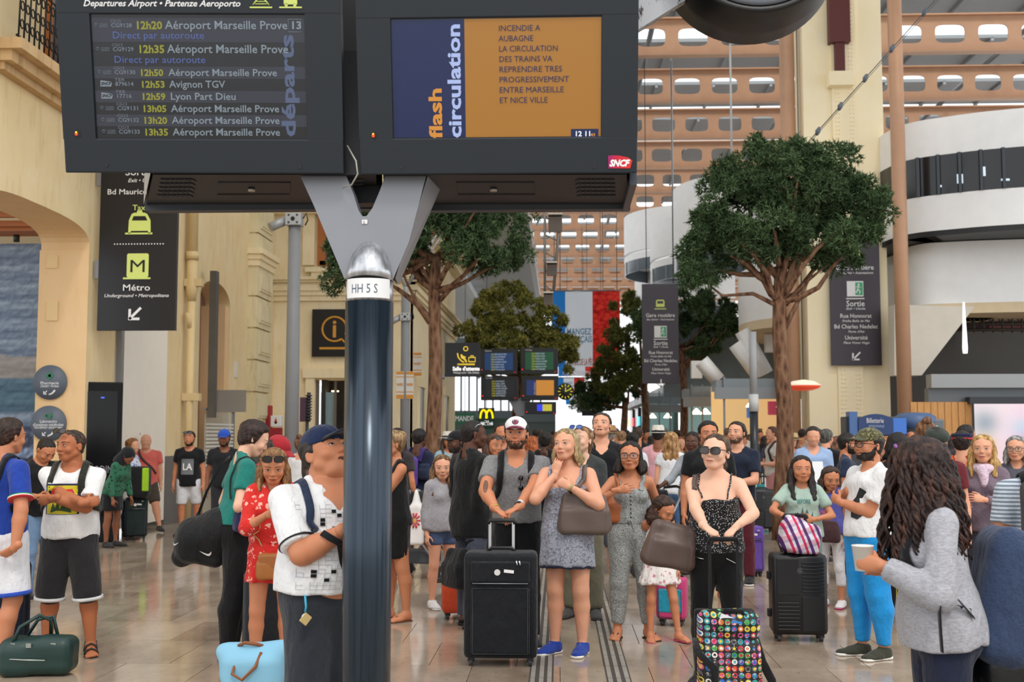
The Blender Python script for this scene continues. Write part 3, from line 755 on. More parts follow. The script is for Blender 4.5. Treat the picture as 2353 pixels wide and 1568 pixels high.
 def tank(s, col, pat=None, hem=.5, i=.010, loose=.004, c2=None, sc=1.0, strap=.012, topz=.765, name='top', sx=.055, m=None, cols=None, fold=.003, back=.78):
  h = s.H; sd = S(); s.tors(sd, i, .05, loose, clav=False)
  sd.cut(s.P(0, -.05, topz), s.R@A3((0, -.35, 1))); sd.cut(s.P(0, 0, hem), -s.up)
  # arm holes
  for g in (-1, 1): sd.ell(s.P(g*(s.shx/h+.01), 0, .80), (.034*h, .07*h, .062*h), s.R, .015, 's')
  s.csd = sd; s.cmat = m or cloth(col, pat, .85, c2, sc)
  o = solid(name, sd, s.hc, s.cmat, s.root, wobble=(fold, 26)); s.topo = o
  for g in (-1, 1):
   pts = [s.P(g*sx*.9, -.075, topz-.005), s.P(g*sx*1.05, -.05, .80), s.P(g*sx*1.1, -.0, .835), s.P(g*sx, .04, .81), s.P(g*sx*.9, .06, topz)]
   s.strap('shoulder_strap', pts, strap*h, s.cmat, o, ev=s.bev, off=.006)
  return o
 def bev(s, P): return s.bsd.ev(P, .08)
 def tev(s, P): return s.tsd.ev(P, .08) if hasattr(s, 'tsd') else s.bev(P)
 def cev(s, P): return np.minimum(s.bsd.ev(P, .08), s.csd.ev(P, .08)) if hasattr(s, 'csd') else s.bev(P)
 def trousers(s, col, pat=None, upto=1.97, i=.014, waist=.60, flare=.0, name='trousers', c2=None, sc=1.0, taper=.012, m=None, fold=.004):
  h = s.H; sd = S(); T = s.T
  z0 = .515*h+s.dz
  y = A3((0, 1, 0)); hip = s.hipw+i*.8; hd = s.hipd+i*.8
  sd.cone(A3((0, .004*h, .552*h+s.dz)), A3((0, 0, .60*h+s.dz)), hip, (s.waw+hip)*.5, .04, y, hip/hd)
  for g in (-1, 1): sd.ell(A3((g*.042*h, .036*h, .515*h+s.dz)), (.050*h+i*.7, .048*h+i*.7, .050*h+i*.7), None, .04)
  for k_ in 'RL': s.leg(sd, k_, i, upto, flare=flare, ik_=taper)
  sd.cut((0, 0, waist*h+s.dz), (0, 0, 1)); s.psd = sd; s.pmat = m or cloth(col, pat, .85, c2, sc)
  return solid(name, sd, s.hc, s.pmat, s.root, wobble=(fold, 22))
 def skirt(s, col, top=.60, hem=.36, r=.13, pat=None, c2=None, sc=1.0, name='skirt', m=None, nf=9, amp=.008, fl=1.35, wr=None, y=0):
  h = s.H; sd = S(); z = lambda q: q*h+s.dz
  w = (wr or s.waw+.012); sd.cone((0, y, z(hem)), (0, 0, z(min(top, .545))), r*h, s.hipw+.014, .03, (0, 1, 0), fl)
  sd.cone((0, 0, z(min(top, .545))), (0, 0, z(top)), s.hipw+.014, w, .03, (0, 1, 0), fl, capb=True)
  def fn(P):
   a = np.arctan2(P[:, 1], P[:, 0]); k = np.clip((z(top)-P[:, 2])/(z(top)-z(hem)), 0, 1)
   return np.maximum(sd.ev(P, .1)+amp*k*np.sin(a*nf+2*np.sin(a*2.3)), z(hem)+.004*np.sin(a*5)-P[:, 2])
  if top < .5: sd = S(); sd.cone((0, y, z(hem)), (0, 0, z(top)), r*h, r*h, .03, (0, 1, 0), fl, capa=True, capb=True)
  s.psd = sd; return solid(name, sd, s.hc*(.6 if top < .5 else 1), m or cloth(col, pat, .85, c2, sc), s.root, fn=fn)
 def shoes(s, kind='sneaker', col='222222', sole='e8e8e8', lace=None, side=None):
  h = s.H
  for k_ in ('RL' if side is None else side):
   g = s.G[k_]; Rf = rotm(g['yaw'], g['pitch']); an = g['an']; F = lambda x, y, z: an+Rf@A3((x*h, y*h, z*h)); sg = g['sg']
   up = Rf@A3((0, 0, 1))
   if kind in ('sneaker', 'loafer', 'boot'):
    sd = S(); i = .007
    s.foot(sd, k_, i)
    if kind != 'loafer': sd.cone(F(0, .006, .006 if kind == 'sneaker' else .04), F(0, .0, -.02), .027*h, .028*h, .02, capa=True)
    sd.cone(F(0, -.05, -.026), F(sg*.003, -.098, -.031), .029*h, .026*h, .02, up, 1.5)
    sd.cut(F(0, 0, -.034), -up);
    if kind == 'loafer': sd.cut(F(0, .0, -.006), Rf@A3((0, .35, 1)))
    o = solid('shoe', sd, .008 if s.lod < 2 else .013, cloth(col), s.root)
    so = S(); so.cone(F(0, .014, -.035), F(0, -.03, -.035), .027*h, .024*h, .01, up, 1.0); so.cone(F(0, -.03, -.035), F(sg*.003, -.095, -.035), .024*h, .030*h, .01)
    so.cut(F(0, 0, -.0285), up); so.cut(F(0, 0, -.0415), -up)
    solid('sole', so, .007 if s.lod < 2 else .012, mat(sole, .6), o)
    if s.lod < 2 and lace:
     mb = MB()
     for q in range(4):
      y = -.030-.012*q; z = .004-.007*q; mb.tube([F(-.014, y, z-.006), F(0, y-.004, z+.003), F(.014, y, z-.006)], .0026, 5)
     mb.build('laces', mat(lace, .8), o)
   else:
    so = MB(); out = [(-.022, .028), (-.028, .0), (-.022, -.03), (-.031, -.075), (-.024, -.112), (0, -.122), (.024, -.112), (.031, -.078), (.023, -.03), (.027, .0), (.021, .028), (0, .034)]
    so.prism([(x*h, y*h) for x, y in out], F(0, 0, -.044), Rf@A3((1, 0, 0)), Rf@A3((0, 1, 0)), up, .010)
    o = so.build('sandal', mat(sole if sole != 'e8e8e8' else col, .7), s.root)
    mb = MB(); c = mat(col, .6)
    if kind == 'flipflop':
     for q in (-1, 1): mb.tube([F(0, -.088, -.030), F(q*.012, -.065, -.008), F(q*.026, -.030, -.034)], .0045*h/1.6, 6)
    else:
     for (y, zt, w) in ((-.075, -.006, .029), (-.040, .010, .026), (.004, .022, .027)):
      mb.tube([F(-w, y, -.032), F(-w*.8, y, zt-.010), F(0, y, zt), F(w*.8, y, zt-.010), F(w, y, -.032)], .0075, 6, fx=1)
    mb.build('sandal_strap', c, o)
 def strap(s, name, pts, width, m, parent=None, ev=None, off=.008, th=.004, n=22):
  P = np.array([list(map(float, p)) for p in pts], np.float32)
  # resample (Catmull-Rom)
  Q = []
  for i in range(len(P)-1):
   a, b, c, d = P[max(i-1, 0)], P[i], P[i+1], P[min(i+2, len(P)-1)]
   for t in np.linspace(0, 1, max(3, n//(len(P)-1)), endpoint=False): Q.append(.5*((2*b)+(-a+c)*t+(2*a-5*b+4*c-d)*t*t+(-a+3*b-3*c+d)*t**3))
  Q.append(P[-1]); Q = np.array(Q, np.float32); N = np.tile(A3((0, -1, .001)), (len(Q), 1))
  if ev is not None:
   for _ in range(4):
    e = .006; g = np.stack([(ev(Q+A3(v))-ev(Q-A3(v)))/(2*e) for v in ((e, 0, 0), (0, e, 0), (0, 0, e))], 1); L = np.linalg.norm(g, axis=1, keepdims=True)+1e-6; g = g/L
    d = ev(Q); Q = Q-np.clip(d-off, -.05, .05)[:, None]*g
   N = g
  T_ = np.gradient(Q, axis=0); T_ /= np.linalg.norm(T_, axis=1, keepdims=True)+1e-9
  Sx = np.cross(T_, N); Sx /= np.linalg.norm(Sx, axis=1, keepdims=True)+1e-9
  V = np.concatenate([Q-Sx*width/2, Q+Sx*width/2, Q+Sx*width/2+N*th, Q-Sx*width/2+N*th]); m_ = len(Q)
  F = [(a*m_+i, a*m_+i+1, b*m_+i+1, b*m_+i) for a, b in ((0, 1), (1, 2), (2, 3), (3, 0)) for i in range(m_-1)]
  me = np_mesh(name, V, np.array(F), smooth=False); return link(name, me, m, parent if parent is not None else s.root)
 def print_on(s, name, x0, x1, z0, z1, polys, parent=None, off=.004, back=False, yaw=0):
  """polys: list of (outline [(u,v) 0..1], material, extra offset); projected on the shirt front"""
  mats = []; V = []; F = []; MI = []; sg = 1 if back else -1
  for outl, m_, ex in polys:
   if m_ not in mats: mats.append(m_)
   b = sum(len(v) for v in V); n = len(outl)
   if n == 4 and ex == 'grid':
    g = 9; uu = np.linspace(0, 1, g); (ax, ay), (bx, by), (cx, cy), (dx, dy) = outl
    pts = [((ax*(1-u)+bx*u)*(1-w)+(dx*(1-u)+cx*u)*w, (ay*(1-u)+by*u)*(1-w)+(dy*(1-u)+cy*u)*w) for w in uu for u in uu]
    fs = [(b+j*g+i, b+j*g+i+1, b+(j+1)*g+i+1, b+(j+1)*g+i) for j in range(g-1) for i in range(g-1)]; o_ = off
   else: pts = outl; fs = [tuple(range(b, b+n))]; o_ = off+(ex if isinstance(ex, float) else .002)
   P = np.array([s.P(x0+(x1-x0)*u, sg*.22, z0+(z1-z0)*w) for u, w in pts], np.float32)
   P = project(lambda q: s.csd.ev(q, .12)+.0046*wob(q*A3((1, 1, .6)), 26, len(s.topo.name.split('.')[0])), P, -sg*(s.R@A3((0, 1, 0))), 60, o_, .02)
   V.append(P); F += fs; MI += [mats.index(m_)]*len(fs)
  me = bpy.data.meshes.new(name); me.from_pydata(np.concatenate(V).tolist(), [], F); me.polygons.foreach_set('material_index', MI); me.update()
  return link(name, me, mats, parent or s.topo)
 def print_text(s, body, x, z, size, m_, align='CENTER', bold=.02, off=.007, width=None, back=False):
  pr = lambda P: project(lambda q: s.csd.ev(q, .12)+.0046*wob(q*A3((1, 1, .6)), 26, len(s.topo.name.split('.')[0])), P, s.R@A3((0, 1, 0)), 60, off, .02)
  o = s.P(x, -.22, z); return text_on('lettering', body, o, s.R@A3((1, 0, 0)), s.R@A3((0, 0, 1)), size, m_, s.topo, align, bold=bold, width=width, proj=pr)
 def world(s, p):
  return s.root.matrix_basis @ Vector(list(map(float, p)))
# ================================================================ materials of the place
def m_stone(name, c1, c2, dirt=.25, sc=1.0):
 t = NT(name, .85, 0, .2); n = t.noise(1.1*sc, 8, .6); n2 = t.noise(4.5*sc, 6, .65, t.coord(scale=(1.4, 1.4, .30)))
 c = t.ramp(n, [(.3, c1), (.7, c2)]); d = t.ramp(n2, [(.52, (255, 255, 255)), (.72, (188, 168, 140))])
 t.L(t.mix(dirt*2, c, d, 'MULTIPLY'), t.b.inputs['Base Color']); t.bump(t.noise(38, 4), .18, .01); return t.m
STONE = m_stone('ochre_render', 'e8cf9e', 'f0dcb2', .12); STONE2 = m_stone('pale_render', 'f2dfb4', 'f7e9c8', .10)
PEACH = m_stone('peach_render', 'e6c190', 'ebc99c', .06); QUOIN = m_stone('cut_stone', 'dccfa8', 'ebdfbc', .22)
DADO = mat('6f6d6b', .6, name='grey_dado', var=.08); YCOL = m_stone('yellow_steel', 'fdedc4', 'fff3d4', .02)
STEEL = mat('8f9197', .38, .35, name='brushed_steel', bump=(90, .05)); DSTEEL = mat('3a3f45', .4, .3, name='dark_steel')
SIGN = mat('17171c', .32, name='sign_black'); SIGNP = mat('39323c', .4, name='sign_plum'); WHT = mat('e9e9e9', .5); LIME = mat('d3e07a', .5)
SALM = mat('c29778', .5, .1, name='salmon_steel', var=.06); WHITEP = mat('f8f9f8', .55, name='white_paint', var=.03)
BLK = mat('101113', .45, name='black_plastic'); WOOD = None
DARKGL = mat('08090b', .12, name='dark_glass', spec=.3); ORNG = mat('b0662e', .5, name='orange_wood')
def brown_bark():
 t = NT('bark', .95); v = t.voro(14, vec=t.coord(scale=(1, 1, .30))); n = t.noise(20, 6, .7, t.coord(scale=(1, 1, .5)))
 t.L(t.ramp(t.math('ADD', t.math('MULTIPLY', v, .6), t.math('MULTIPLY', n, .6)), [(.3, '2c1c13'), (.5, '684733'), (.8, '86664e')]), t.b.inputs['Base Color']); t.bump(v, .9, .04); return t.m
BARK = brown_bark()
def wires(parent, pts, top):
 for i, (x, y, z) in enumerate(pts): m = MB(); m.tube([(x, y, z), (x, y, top)], .012, 4); m.build('hanging_wire', DSTEEL, parent)
# ---------------------------------------------------------------- floor of travertine slabs
def m_floor():
 t = NT('polished_travertine', .16, 0, .5)
 g = t.n.new('ShaderNodeNewGeometry'); pos = g.outputs['Position']; mp = t.n.new('ShaderNodeMapping'); mp.inputs['Scale'].default_value = (1.1, .55, 1); t.L(pos, mp.inputs['Vector'])
 oi = t.n.new('ShaderNodeObjectInfo'); rnd = t.math('FRACT', t.math('ADD', oi.outputs['Random'], g.outputs['Random Per Island']))
 n1 = t.noise(2.6, 8, .62, mp.outputs[0]); n2 = t.noise(22, 5, .7, mp.outputs[0])
 c = t.ramp(n1, [(.28, '6f6052'), (.43, '9a8876'), (.58, 'bcab98'), (.78, '94806e')])
 c = t.mix(.55, c, t.ramp(rnd, [(0, '8f7d6c'), (.35, 'bcab97'), (.7, 'a89480'), (1, '7d6c5e')]), 'MIX')
 sp = t.ramp(n2, [(.60, (255, 255, 255)), (.72, (150, 128, 108))]); c = t.mix(.6, c, sp, 'MULTIPLY')
 t.color(c); t.L(t.ramp(t.noise(3.5, 4, .6, mp.outputs[0]), [(.3, (72, 72, 72)), (.7, (102, 102, 102))]), t.b.inputs['Roughness'])
 t.bump(n2, .05, .003); return t.m
MFLOOR = m_floor()
fl = MB(); fl.box((2, 48, -.10), (44, 120, .16)); floor = fl.build('floor', mat('8f867a', .5), kind='structure')
random.seed(3); TW, TL = .62, .93; slabs = []
for j in range(60):
 for i in range(-15, 18):
  xx = i*TW+(.31 if j % 2 else 0); yy = 5.2+j*TL
  if xx > -.32-TW/2 and xx < .0+TW/2 and False: continue
  slabs.append((math.hypot(xx*1.1, yy), xx, yy, yy))
vis = [q for q in slabs if abs(q[1]+.05) < q[2]*.455+.5]; vis.sort()
shm = []
for k in range(3):
 m = MB(); m.box((0, 0, -.01), (TW-.004-.001*k, TL-.005, .02)); me = m.mesh('floor_tile'); me.materials.append(MFLOOR); shm.append(me)
for q in vis[:300]:
 link('tile', random.choice(shm), None, floor).location = (q[1], q[2], random.uniform(-.0004, .0004))
m = MB()
near = set((q[1], q[2]) for q in vis[:300])
for q in slabs:
 if (q[1], q[2]) not in near: m.box((q[1], q[2], -.01), (TW-.005, TL-.006, .02))
for i in range(-15, 18):
 for j in range(20): m.box((i*TW, 5.2+60*TL+j*2.4, -.01), (TW-.005, 2.39, .02))
m.build('tile_field', MFLOOR, floor, kind='stuff')
# tactile guide strips
MT = mat('a39e94', .4, .15, name='tactile_strip', var=.10, vscale=6); MT2 = mat('4a443e', .7)
tm = MB(); tm.box((0, 0, .003), (.030, .395, .006)); tme = tm.mesh('strip'); tme.materials.append(MT)
for nm, xs, lb in (('tactile_paving', (-.184, -.126, -.072), 'worn grey metal guide strips running beside the large black suitcase'), ('tactile_paving', (.335, .392, .449), 'grey metal guide strips running under the feet of the woman in the patterned jumpsuit')):
 r = empty(nm, (sum(xs)/3, 6.2, 0)); tag(r, lb, 'floor strip')
 b = MB(); b.box((0, 14, .0012), (.165, 28, .0024)); b.build('strip_bed', MT2, r)
 for x in xs:
  for k in range(66):
   o = link('strip', tme, None, r); o.location = (x-sum(xs)/3, k*.41, .0)
# ---------------------------------------------------------------- left facade
XL = -7.2
def wallbox(m, x0, x1, y0, y1, z0, z1): m.box(((x0+x1)/2, (y0+y1)/2, (z0+z1)/2), (x1-x0, y1-y0, z1-z0))
wl = MB(); th = .75
AY0, AY1, AS, AR = 14.2, 17.6, 4.46, .36       # arch opening
wallbox(wl, XL-th, XL, 9, AY0, 1.24, 10)
n = 18; yc = (AY0+AY1)/2; hw = (AY1-AY0)/2
pts = [(yc+hw*math.copysign(abs(math.cos(math.pi*k/n))**.62, math.cos(math.pi*k/n)), AS+AR*math.sin(math.pi*k/n)**.62) for k in range(n+1)]
wl.prism([(AY1, 10), (AY0, 10)]+[(a, b) for a, b in reversed(pts)], (XL, 0, 0), (0, 1, 0), (0, 0, 1), (-1, 0, 0), th)
wallbox(wl, XL-th, XL, AY1, 18.75, 1.24, 10)
# second opening 18.75 .. 21.2 (white hoarding), lintel above 3.4
wallbox(wl, XL-th, XL, 18.75, 21.25, 4.5, 10); wallbox(wl, XL-th, XL, 21.25, 23.2, 1.24, 10)
BY0, BY1, BS, BR = 23.2, 25.35, 4.42, .42
yc2 = (BY0+BY1)/2; hw2 = (BY1-BY0)/2
pts2 = [(yc2+hw2*math.cos(math.pi*k/n), BS+BR*math.sin(math.pi*k/n)) for k in range(n+1)]
wl.prism([(BY1, 10), (BY0, 10)]+[(a, b) for a, b in reversed(pts2)], (XL, 0, 0), (0, 1, 0), (0, 0, 1), (-1, 0, 0), th)
wallbox(wl, XL-th, XL, BY1, 29.4, 1.24, 10)
wall_left = wl.build('wall_left', STONE, kind='structure')
d = MB()
for a, b in ((9, AY0), (AY1, 18.75), (21.25, 23.2), (BY1, 29.4)): wallbox(d, XL-th, XL+.03, a, b, -.02, 1.24)
d.build('wall_base', DADO, wall_left)
j = MB(); wallbox(j, XL-th-.02, XL+.001, AY1-.012, AY1, 1.24, AS);
for k in range(n):
 (a0, b0), (a1, b1) = pts[k], pts[k+1]; j.poly([(XL+.001, a0, b0-.004), (XL-th, a0, b0-.004), (XL-th, a1, b1-.004), (XL+.001, a1, b1-.004)], [(0, 1, 2, 3)], True)
j.build('arch_lining', PEACH, wall_left)
j = MB(); wallbox(j, XL-th, XL-.02, BY1-.3, BY1-.01, 0, BS); j.build('niche_lining', PEACH, wall_left)
# small bolted plates on the jamb
for py in (602, 715):
 p = at(120, py, AY1-.02); m = MB(); m.box(p, (.17, .02, .30 if py > 700 else .2)); m.build('cover_plate', mat('e6c690', .7), wall_left)
# back room walls
b = MB(); wallbox(b, -12, XL-th, 19.2, 19.3, 0, 9); b.build('wall_recess', mat('d9c7a4', .8), kind='structure')
# harbour photo mural in the arch
def mural(name, o, u, v, w, h, fn, nx, ny, parent=None, rough=.5, **k):
 o, u, v = map(A3, (o, u, v)); U, V_ = np.meshgrid(np.linspace(0, 1, nx), np.linspace(0, 1, ny)); U = U.ravel(); V_ = V_.ravel()
 P = o+U[:, None]*w*u+V_[:, None]*h*v; i = np.arange((nx-1)*(ny-1)); a = (i//(nx-1))*nx+i % (nx-1)
 me = np_mesh(name, P, np.stack([a, a+1, a+nx+1, a+nx], 1), False); c = fn(U.astype(np.float32), V_.astype(np.float32))
 c = np.where(c <= .04045, c/12.92, ((c+.055)/1.055)**2.4); set_vcol(me, c); return link(name, me, VC, parent, **k)
VC = vcol_mat('printed_picture', .45)
def harbour(U, V_):
 P = np.stack([U*6, V_*60, U*0], 1).astype(np.float32); rs = np.random.RandomState(2); n = wob(P, 3, 1)*.5+rs.rand(len(U))*.5
 c = np.tile(np.array([.45, .52, .62]), (len(U), 1)); c += (n[:, None]-.25)*np.array([.25, .25, .22])
 lo = V_ < .30; c[lo] = np.array([.50, .58, .72])+(rs.rand(lo.sum())[:, None]-.5)*.35
 q = (V_ > .48)&(V_ < .60-.05*U); c[q] = np.array([.55, .53, .52])+n[q, None]*.12
 q = (V_ > .35)&(V_ <= .48); c[q] = np.array([.22, .36, .45])+n[q, None]*.15
 q = (V_ > .13+.03*U)&(V_ < .16+.03*U); c[q] = (.12, .15, .22)
 q = (V_ > .19+.03*U)&(V_ < .30); c[q] = np.array([.25, .30, .42])+(rs.rand(q.sum())[:, None]-.5)*.3
 return np.clip(c, 0, 1)
mu = mural('harbour_mural', (-10.6, 18.7, .5), (1, 0, 0), (0, 0, 1), 2.62, 4.25, harbour, 60, 110)
tag(mu, 'large printed photograph of a harbour and sea behind the left arch', 'mural')
m = MB()
for k in range(5): m.box((-9.3, 18.0-.25*k, 4.95+.1*k), (2.6, .1, .09))
m.box((-9.3, 18.3, 4.88), (2.6, .5, .07)); r_ = m.build('timber_canopy', ORNG); tag(r_, 'orange timber slats above the harbour mural', 'canopy')
m = MB(); m.tube([at(38, 540, 18.0), at(38, 556, 18.0)], .05, 8); m.build('spotlight', BLK, r_)
mu2 = mural('poster_strip', (XL-.35, 18.80, .3), (.93, .36, 0), (0, 0, 1), .42, 4.1, harbour, 14, 90); tag(mu2, 'tall narrow harbour poster beside the black display totem', 'poster')
m = MB(); m.box((0, -.006, 0), (.16, .012, .62)); o = m.build('poster_badge', mat('6e7076', .5), mu2); o.location = (XL-.15, 18.86, 3.25); o.rotation_euler = (0, 0, math.atan2(.36, .93))
# white hoarding
hz = empty('white_hoarding', (XL+.0, 20.0, 0)); tag(hz, 'tall plain white hoarding panel in the facade opening right of the totem', 'panel')
m = MB(); m.box((0, 0, 2.3), (.06, 2.4, 4.4)); m.build('panel', mat('f6f0e2', .6, var=.02), hz)
m = MB(); m.box((.05, -1.15, 2.3), (.08, .12, 4.4)); m.build('metal_edge', STEEL, hz)
m = MB(); pa, pb = at(285, 765, 19.9), at(322, 1000, 19.9); m.tube([pa, (pa+pb)/2+Vector((-.02, 0, -.03)), pb], .008, 5); tag(m.build('hanging_cable', BLK), 'thin black cable hanging in front of the white hoarding', 'cable')
# balcony top left
bl = empty('facade_balcony', (XL, 16.5, 6.6)); tag(bl, 'stone balcony ledge with ornate black iron railing above the left arch', 'balcony')
m = MB(); m.box((.15, 0, .0), (.5, 4.4, .14)); m.box((.08, 0, -.14), (.34, 4.3, .14)); m.box((.03, 0, -.26), (.2, 4.2, .10)); m.build('ledge', m_stone('ledge_stone', 'c9a77c', 'd8b98c', .3), bl)
m = MB()
for k in range(30):
 y = -2.15+k*.148; m.tube([(.33, y, .08), (.35, y, 1.0)], .012, 5)
 for q, zz in ((.07, .28), (.07, .52), (.07, .76)):
  m.tube([(.34, y+.05*math.cos(a)+.07, zz+.06*math.sin(a)) for a in np.linspace(0, 6.28, 9)], .010, 4, cap=False)
m.tube([(.35, -2.2, 1.0), (.35, 2.2, 1.0)], .022, 6); m.tube([(.33, -2.2, .1), (.33, 2.2, .1)], .016, 6); m.tube([(.34, -2.2, .88), (.34, 2.2, .88)], .012, 6)
m.build('railing', mat('1c1a18', .5, .4), bl)
wd = empty('window_1', (XL, 16.6, 6.7)); wd['kind'] = 'structure'
m = MB()
for y in (-.75, -.38, 0, .38, .75): m.box((.04, y, 1.2), (.08, .09, 2.4))
m.box((.04, 0, .1), (.08, 1.6, .16)); m.box((.04, 0, 1.25), (.07, 1.6, .08)); m.build('window_frame', ORNG, wd)
m = MB(); m.box((.02, 0, 1.2), (.02, 1.5, 2.3)); m.build('pane', mat('5d6468', .15), wd)
# pilaster of rusticated blocks
pil = empty('quoin_pilaster', (XL, 27.5, 0)); tag(pil, 'rusticated stone corner pilaster of panelled blocks', 'pilaster')
m = MB(); wallbox(m, 0, .14, -.66, .7, 0, 9); m.build('core', STONE, pil)
for k in range(12):
 z = .40+k*.74
 if 5.3 < z < 5.9: pass
 m = MB(); wallbox(m, .0, .22, -.70, .74, z+.02, z+.72); m.box((.225, .02, z+.37), (.05, 1.1, .46)); m.box((.25, .02, z+.37), (.03, .95, .34)); m.build('block', QUOIN if k else DADO, pil)
m = MB(); wallbox(m, 0, .30, -.78, .82, 5.70, 5.82); wallbox(m, 0, .36, -.84, .88, 5.82, 5.95); wallbox(m, 0, .26, -.74, .78, 5.55, 5.70); m.build('capital', STONE2, pil)
# drain pipe
dp = empty('drain_pipe', (XL+.14, 22.2, 0)); tag(dp, 'cream cast iron drain pipe with brackets on the left facade', 'pipe')
m = MB(); m.tube([(0, 0, 0), (0, 0, 4.2)], .075, 12); m.tube([(0, 0, 4.2), (0, 0, 4.45), (0, 0, 4.6), (0, 0, 5.0)], [.085, .12, .10, .10], 12); m.tube([(0, 0, 5.0), (0, 0, 5.15)], .125, 12); m.tube([(0, 0, 5.15), (0, 0, 9.5)], .10, 12); m.tube([(0, .0, 3.6), (-.02, -.14, 3.95)], .05, 8); m.build('pipe', mat('dfc694', .6, var=.06), dp)
for z in (2.35, 4.55):
 m = MB(); m.box((.04, 0, z), (.34, .16, .14)); m.build('bracket', mat('d8c193', .6), dp)
# dark post in front of the niche
po = empty('grey_timber_post', (XL+.25, 23.3, 2.1)); tag(po, 'weathered dark grey post fixed upright in front of the arched niche', 'post')
m = MB(); m.box((0, 0, 1.35), (.13, .2, 2.95)); m.build('post', mat('57534e', .7, var=.15), po)
m = MB(); m.box((.25, .5, .22), (.6, .05, .45)); m.build('panel', mat('8f8880', .5), po)
nb = MB(); wallbox(nb, XL-.62, XL-.55, BY0, BY1, 0, 5.0); tag(nb.build('niche_panel', mat('8b6258', .6, var=.05)), 'dull red brown panel filling the arched niche behind the grey post', 'panel')
# glass entrance with white stripes below the niche
gs = empty('glass_screen', (XL+.12, 24.3, 0)); tag(gs, 'glass entrance screen with white frosted stripes under the niche', 'glass screen')
m = MB(); m.box((0, 0, 1.05), (.03, 2.0, 2.1)); m.build('pane', glass('screen_glass', 'dfe3d8', .35), gs)
for k in range(12):
 m = MB(); m.box((.022, 0, 1.02+.075*k), (.008, 1.96, .036)); m.build('stripe', mat('e8e8e2', .5), gs)
m = MB(); m.box((0, 1.02, 1.08), (.06, .05, 2.16)); m.box((0, 0, 2.14), (.06, 2.1, .05)); m.build('frame', STEEL, gs)
m = MB(); m.box((.02, .5, 2.2), (.1, .5, .08)); m.build('light_fitting', mat('ffffff', .4, emit=1.5), gs)
bx = empty('junction_box', at(535, 850, 25.85)); tag(bx, 'white junction box on the facade left of the stone pilaster', 'box')
m = MB(); m.box((0, 0, 0), (.18, .18, .36)); m.build('cover', mat('e4e0d6', .5), bx, bevel=.01); m = MB(); m.tube([(0, 0, -.18), (0, 0, -1.5)], .02, 6); m.build('conduit', mat('d5cfc0', .5), bx)
ex = MB(); ex.box(at(605, 941, 28.0)+Vector((0.05, 0, 0)), (.02, .22, .12)); tag(ex.build('exit_plate', mat('3f8a6a', .5)), 'small green emergency exit plate low on the stone pilaster', 'sign')
# front-facing wall with information desk door
YF = 29.3; XF = -3.73
wf = MB(); zt = 10; D0, D1, DT = xat(723, YF), xat(795, YF)+.6, zat(872, YF)
wallbox(wf, XL, D0, YF, YF+.5, 1.1, zt); wallbox(wf, D1, XF, YF, YF+.5, 1.1, zt); wallbox(wf, D0, D1, YF, YF+.5, DT, zt)
wallbox(wf, XF-.5, XF, YF, 42, 1.1, 7.4)
wall_front = wf.build('wall_front', STONE2, kind='structure')
m = MB(); wallbox(m, XL, D0, YF-.02, YF+.5, 0, 1.1); wallbox(m, D1, XF, YF-.02, YF+.5, 0, 1.1); wallbox(m, XF-.5, XF+.02, YF, 42, 0, 1.1); m.build('wall_base', DADO, wall_front)
def cornice(z, pr, hh, mt=STONE2, y1=42):
 m = MB()
 for q, (a, b) in enumerate(((pr*.4, 0), (pr*.7, hh*.35), (pr, hh*.65))):
  wallbox(m, XL, XF+a, YF-a, YF, z+b, z+b+hh*.36); wallbox(m, XF, XF+a, YF-a, y1, z+b, z+b+hh*.36)
 return m.build('cornice', mt, wall_front)
cornice(zat(690, YF), .18, .38); cornice(zat(655, YF), .30, .20); cornice(7.2, .8, .7)
m = MB()
for y in (33, 38): wallbox(m, XF, XF+.12, y, y+.5, 5.6, 7.2)
m.build('lesene', STONE2, wall_front)
for y in (31, 34.5, 38):
 m = MB(); wallbox(m, XF-.02, XF+.02, y, y+1.1, 0, 2.9); m.build('doorway', mat('4a453e', .3), wall_front); m = MB(); wallbox(m, XF, XF+.06, y-.2, y, 0, 3.1); wallbox(m, XF, XF+.06, y+1.1, y+1.3, 0, 3.1); wallbox(m, XF, XF+.07, y-.25, y+1.35, 2.9, 3.15); m.build('door_surround', STONE2, wall_front)
w2 = empty('window_2', (xat(735, YF), YF, zat(608, YF))); w2['kind'] = 'structure'
m = MB(); m.box((.45, -.03, -.12), (1.7, .3, .12)); m.box((.45, -.02, -.30), (1.4, .2, .25)); m.box((-.33, -.05, 1.6), (.3, .12, 3.2)); m.build('window_surround', STONE2, w2)
m = MB(); m.box((0, -.03, 1.5), (.22, .1, 3)); m.box((.9, -.03, 1.5), (.2, .1, 3)); m.box((.45, -.03, .05), (1, .1, .12)); m.build('window_frame', ORNG, w2)
m = MB(); m.box((.45, -.005, 1.5), (.8, .03, 3)); m.build('pane', mat('4b5357', .15), w2)
m = MB(); m.box((D0-.12, YF-.04, 1.6), (.22, .1, 3.2)); m.box((D0+.5, YF-.05, DT+.16), (1.6, .14, .24)); m.build('door_surround', STONE2, wall_front)
dr = empty('door_1', ((D0+D1)/2, YF, 0)); dr['kind'] = 'structure'
m = MB(); m.box((0, .9, 1.6), (D1-D0, .1, 3.2)); m.box((-.5, .5, 1.6), (.1, .9, 3.2)); m.build('interior', mat('2c2722', .6), dr)
m = MB(); m.box((-.66, .1, 1.5), (.09, .08, 3)); m.box((-.2, .1, 1.5), (.06, .06, 3)); m.build('door_frame', mat('6b6259', .4), dr)
m = MB(); m.box((-.4, .12, 1.4), (.36, .02, 2.6)); m.build('pane', glass('door_glass', 'b8d8e0', .35), dr)
